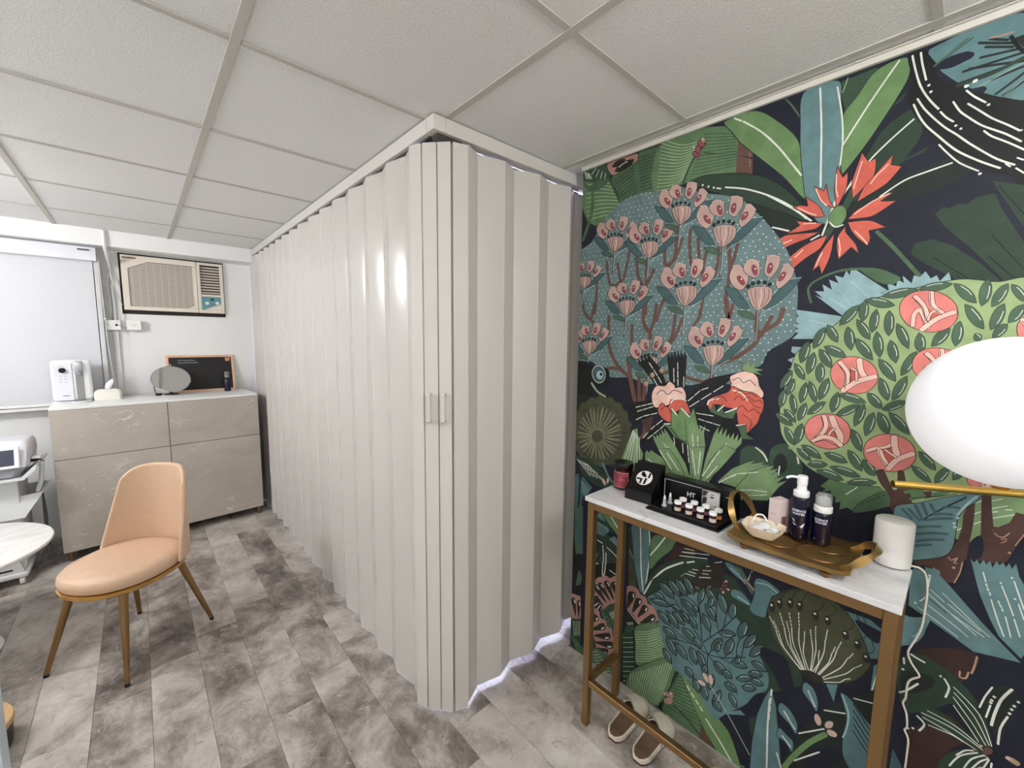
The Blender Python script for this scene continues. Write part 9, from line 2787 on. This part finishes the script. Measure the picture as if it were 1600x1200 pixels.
# ------------------------------------------------------------------ globe lamp on a brass swing arm, fixed to the patterned wall
brass = mat('polished_brass', (206, 168, 84), .22, 1.)
gl = thing('globe_lamp', 'large white opal globe resting on a thin brass rod', 'lamp', (1.2716, -.0637, 1.3677), 0)
bm = BM(); bmesh.ops.create_uvsphere(bm, u_segments=64, v_segments=40, radius=.1485); ob('globe', bm, mat('opal_glass', (238, 238, 240), .28, emit=((250, 250, 255), .37)), gl, angle=180)
A_ = Vector((1.156, .0826, 1.208)) - Vector(gl.location); D_ = (Vector((1.278, -.0977, 1.208)) - Vector((1.156, .0826, 1.208))).normalized()
bm = BM(); cone(bm, A_, A_ + D_ * .50, .0078, .0078, 20); ob('arm_rod', bm, brass, gl)
bm = BM(); cone(bm, A_ - D_ * .0006, A_ + D_ * .001, .0055, .0055, 16); ob('rod_end', bm, mat('brass_dark', (104, 76, 36), .4, 1.), gl)
q = A_ + D_ * .50; bm = BM(); cone(bm, q, (XR - .004 - 1.2716, q.y, q.z), .0078, .0078, 16); cone(bm, (XR - .016 - 1.2716, q.y, q.z), (XR - .0045 - 1.2716, q.y, q.z), .05, .05, 28); ob('wall_plate', bm, brass, gl)
bm = BM(); cone(bm, (-.006, -.001, -.1545), (-.004, -.001, -.1472), .010, .016, 18); ob('globe_holder', bm, brass, gl)
# ------------------------------------------------------------------ pair of mules under the console
cream = mat('mule_cream', (206, 200, 184), .6, bump=(300, .2)); insole = mat('mule_insole', (98, 76, 58), .7); outs = mat('mule_outsole', (58, 38, 36), .6); midw = mat('mule_midsole', (216, 206, 192), .55)  # insole brown is darkened to stand for shade inside the shoe
seam = mat('mule_seam', (104, 96, 84), .7)
SHL = .235
def sole_w(s):     # half width along the length, s = 0 heel .. 1 toe
    k = [(0, .012), (.04, .022), (.12, .031), (.3, .033), (.45, .034), (.62, .041), (.76, .044), (.88, .039), (.96, .026), (1, .012)]
    for (a, b), (c, d) in zip(k, k[1:]):
        if s <= c: return b + (d - b) * (s - a) / (c - a)
    return .012
def outline(g): return [(SHL * s, sole_w(s) + g) for s in [i / 24 for i in range(25)]] + [(SHL * s, -sole_w(s) - g) for s in [i / 24 for i in range(24, -1, -1)]]
def mule(loc, rz, label):
    t = thing('mule_shoe', label, 'shoe', loc, rz, 'cream mules under the console')
    bm = BM(); prism(bm, outline(.001), 0, .008); ob('outsole', bm, outs, t)
    bm = BM(); prism(bm, outline(.003), .0082, .024); ob('midsole', bm, midw, t)
    bm = BM(); prism(bm, outline(-.004), .0242, .0265); ob('insole', bm, insole, t)
    def upper(s0, s1, h0, h1, skew, lift, nm):
        bm = BM(); ro = []
        ns = 12
        for i in range(ns + 1):
            f = i / ns; row = []
            for k in range(13):
                a = PI * k / 12; sk = skew * math.cos(a)
                s = min(1, max(0, s0 + (s1 - s0) * f + sk * (1 - f))); w = sole_w(s) + .003; h = h0 + (h1 - h0) * f
                row.append(Vector((SHL * s, w * math.cos(a) * (1 + .04 * lift), .018 + (h + lift * .003) * math.sin(a) ** .8)))
            ro.append(row)
        o_ = [[p for p in r] for r in ro]; n_ = [[Vector((p.x, p.y * .93, .018 + (p.z - .018) * .93)) for p in r] for r in ro]
        A = [[bm.verts.new(p) for p in r] for r in o_]; B_ = [[bm.verts.new(p) for p in r] for r in n_]
        for G, s in ((A, 1), (B_, -1)):
            for i in range(ns):
                for k in range(12): bm.faces.new((G[i][k], G[i + 1][k], G[i + 1][k + 1], G[i][k + 1]))
        for k in range(12): bm.faces.new((A[0][k], A[0][k + 1], B_[0][k + 1], B_[0][k])); bm.faces.new((A[-1][k], B_[-1][k], B_[-1][k + 1], A[-1][k + 1]))
        for i in range(ns): bm.faces.new((A[i][0], B_[i][0], B_[i + 1][0], A[i + 1][0])); bm.faces.new((A[i][12], A[i + 1][12], B_[i + 1][12], B_[i][12]))
        ob(nm, bm, cream, t, angle=50)
        if lift:
            for r in (ro[0], ro[-1]):
                bm = BM(); tube(bm, r, .0013, 5, 0); ob('strap_seam', bm, seam, t)
    upper(.60, .995, .054, .012, -.04, 0, 'toe_strap'); upper(.53, .84, .068, .040, .09, 1, 'cross_strap')
    return t
mule((1.232, .775, 0), math.radians(2), 'cream mule with brown insole nearer the folding partition')
mule((1.228, .668, 0), math.radians(1), 'cream mule with brown insole nearer the middle of the console')
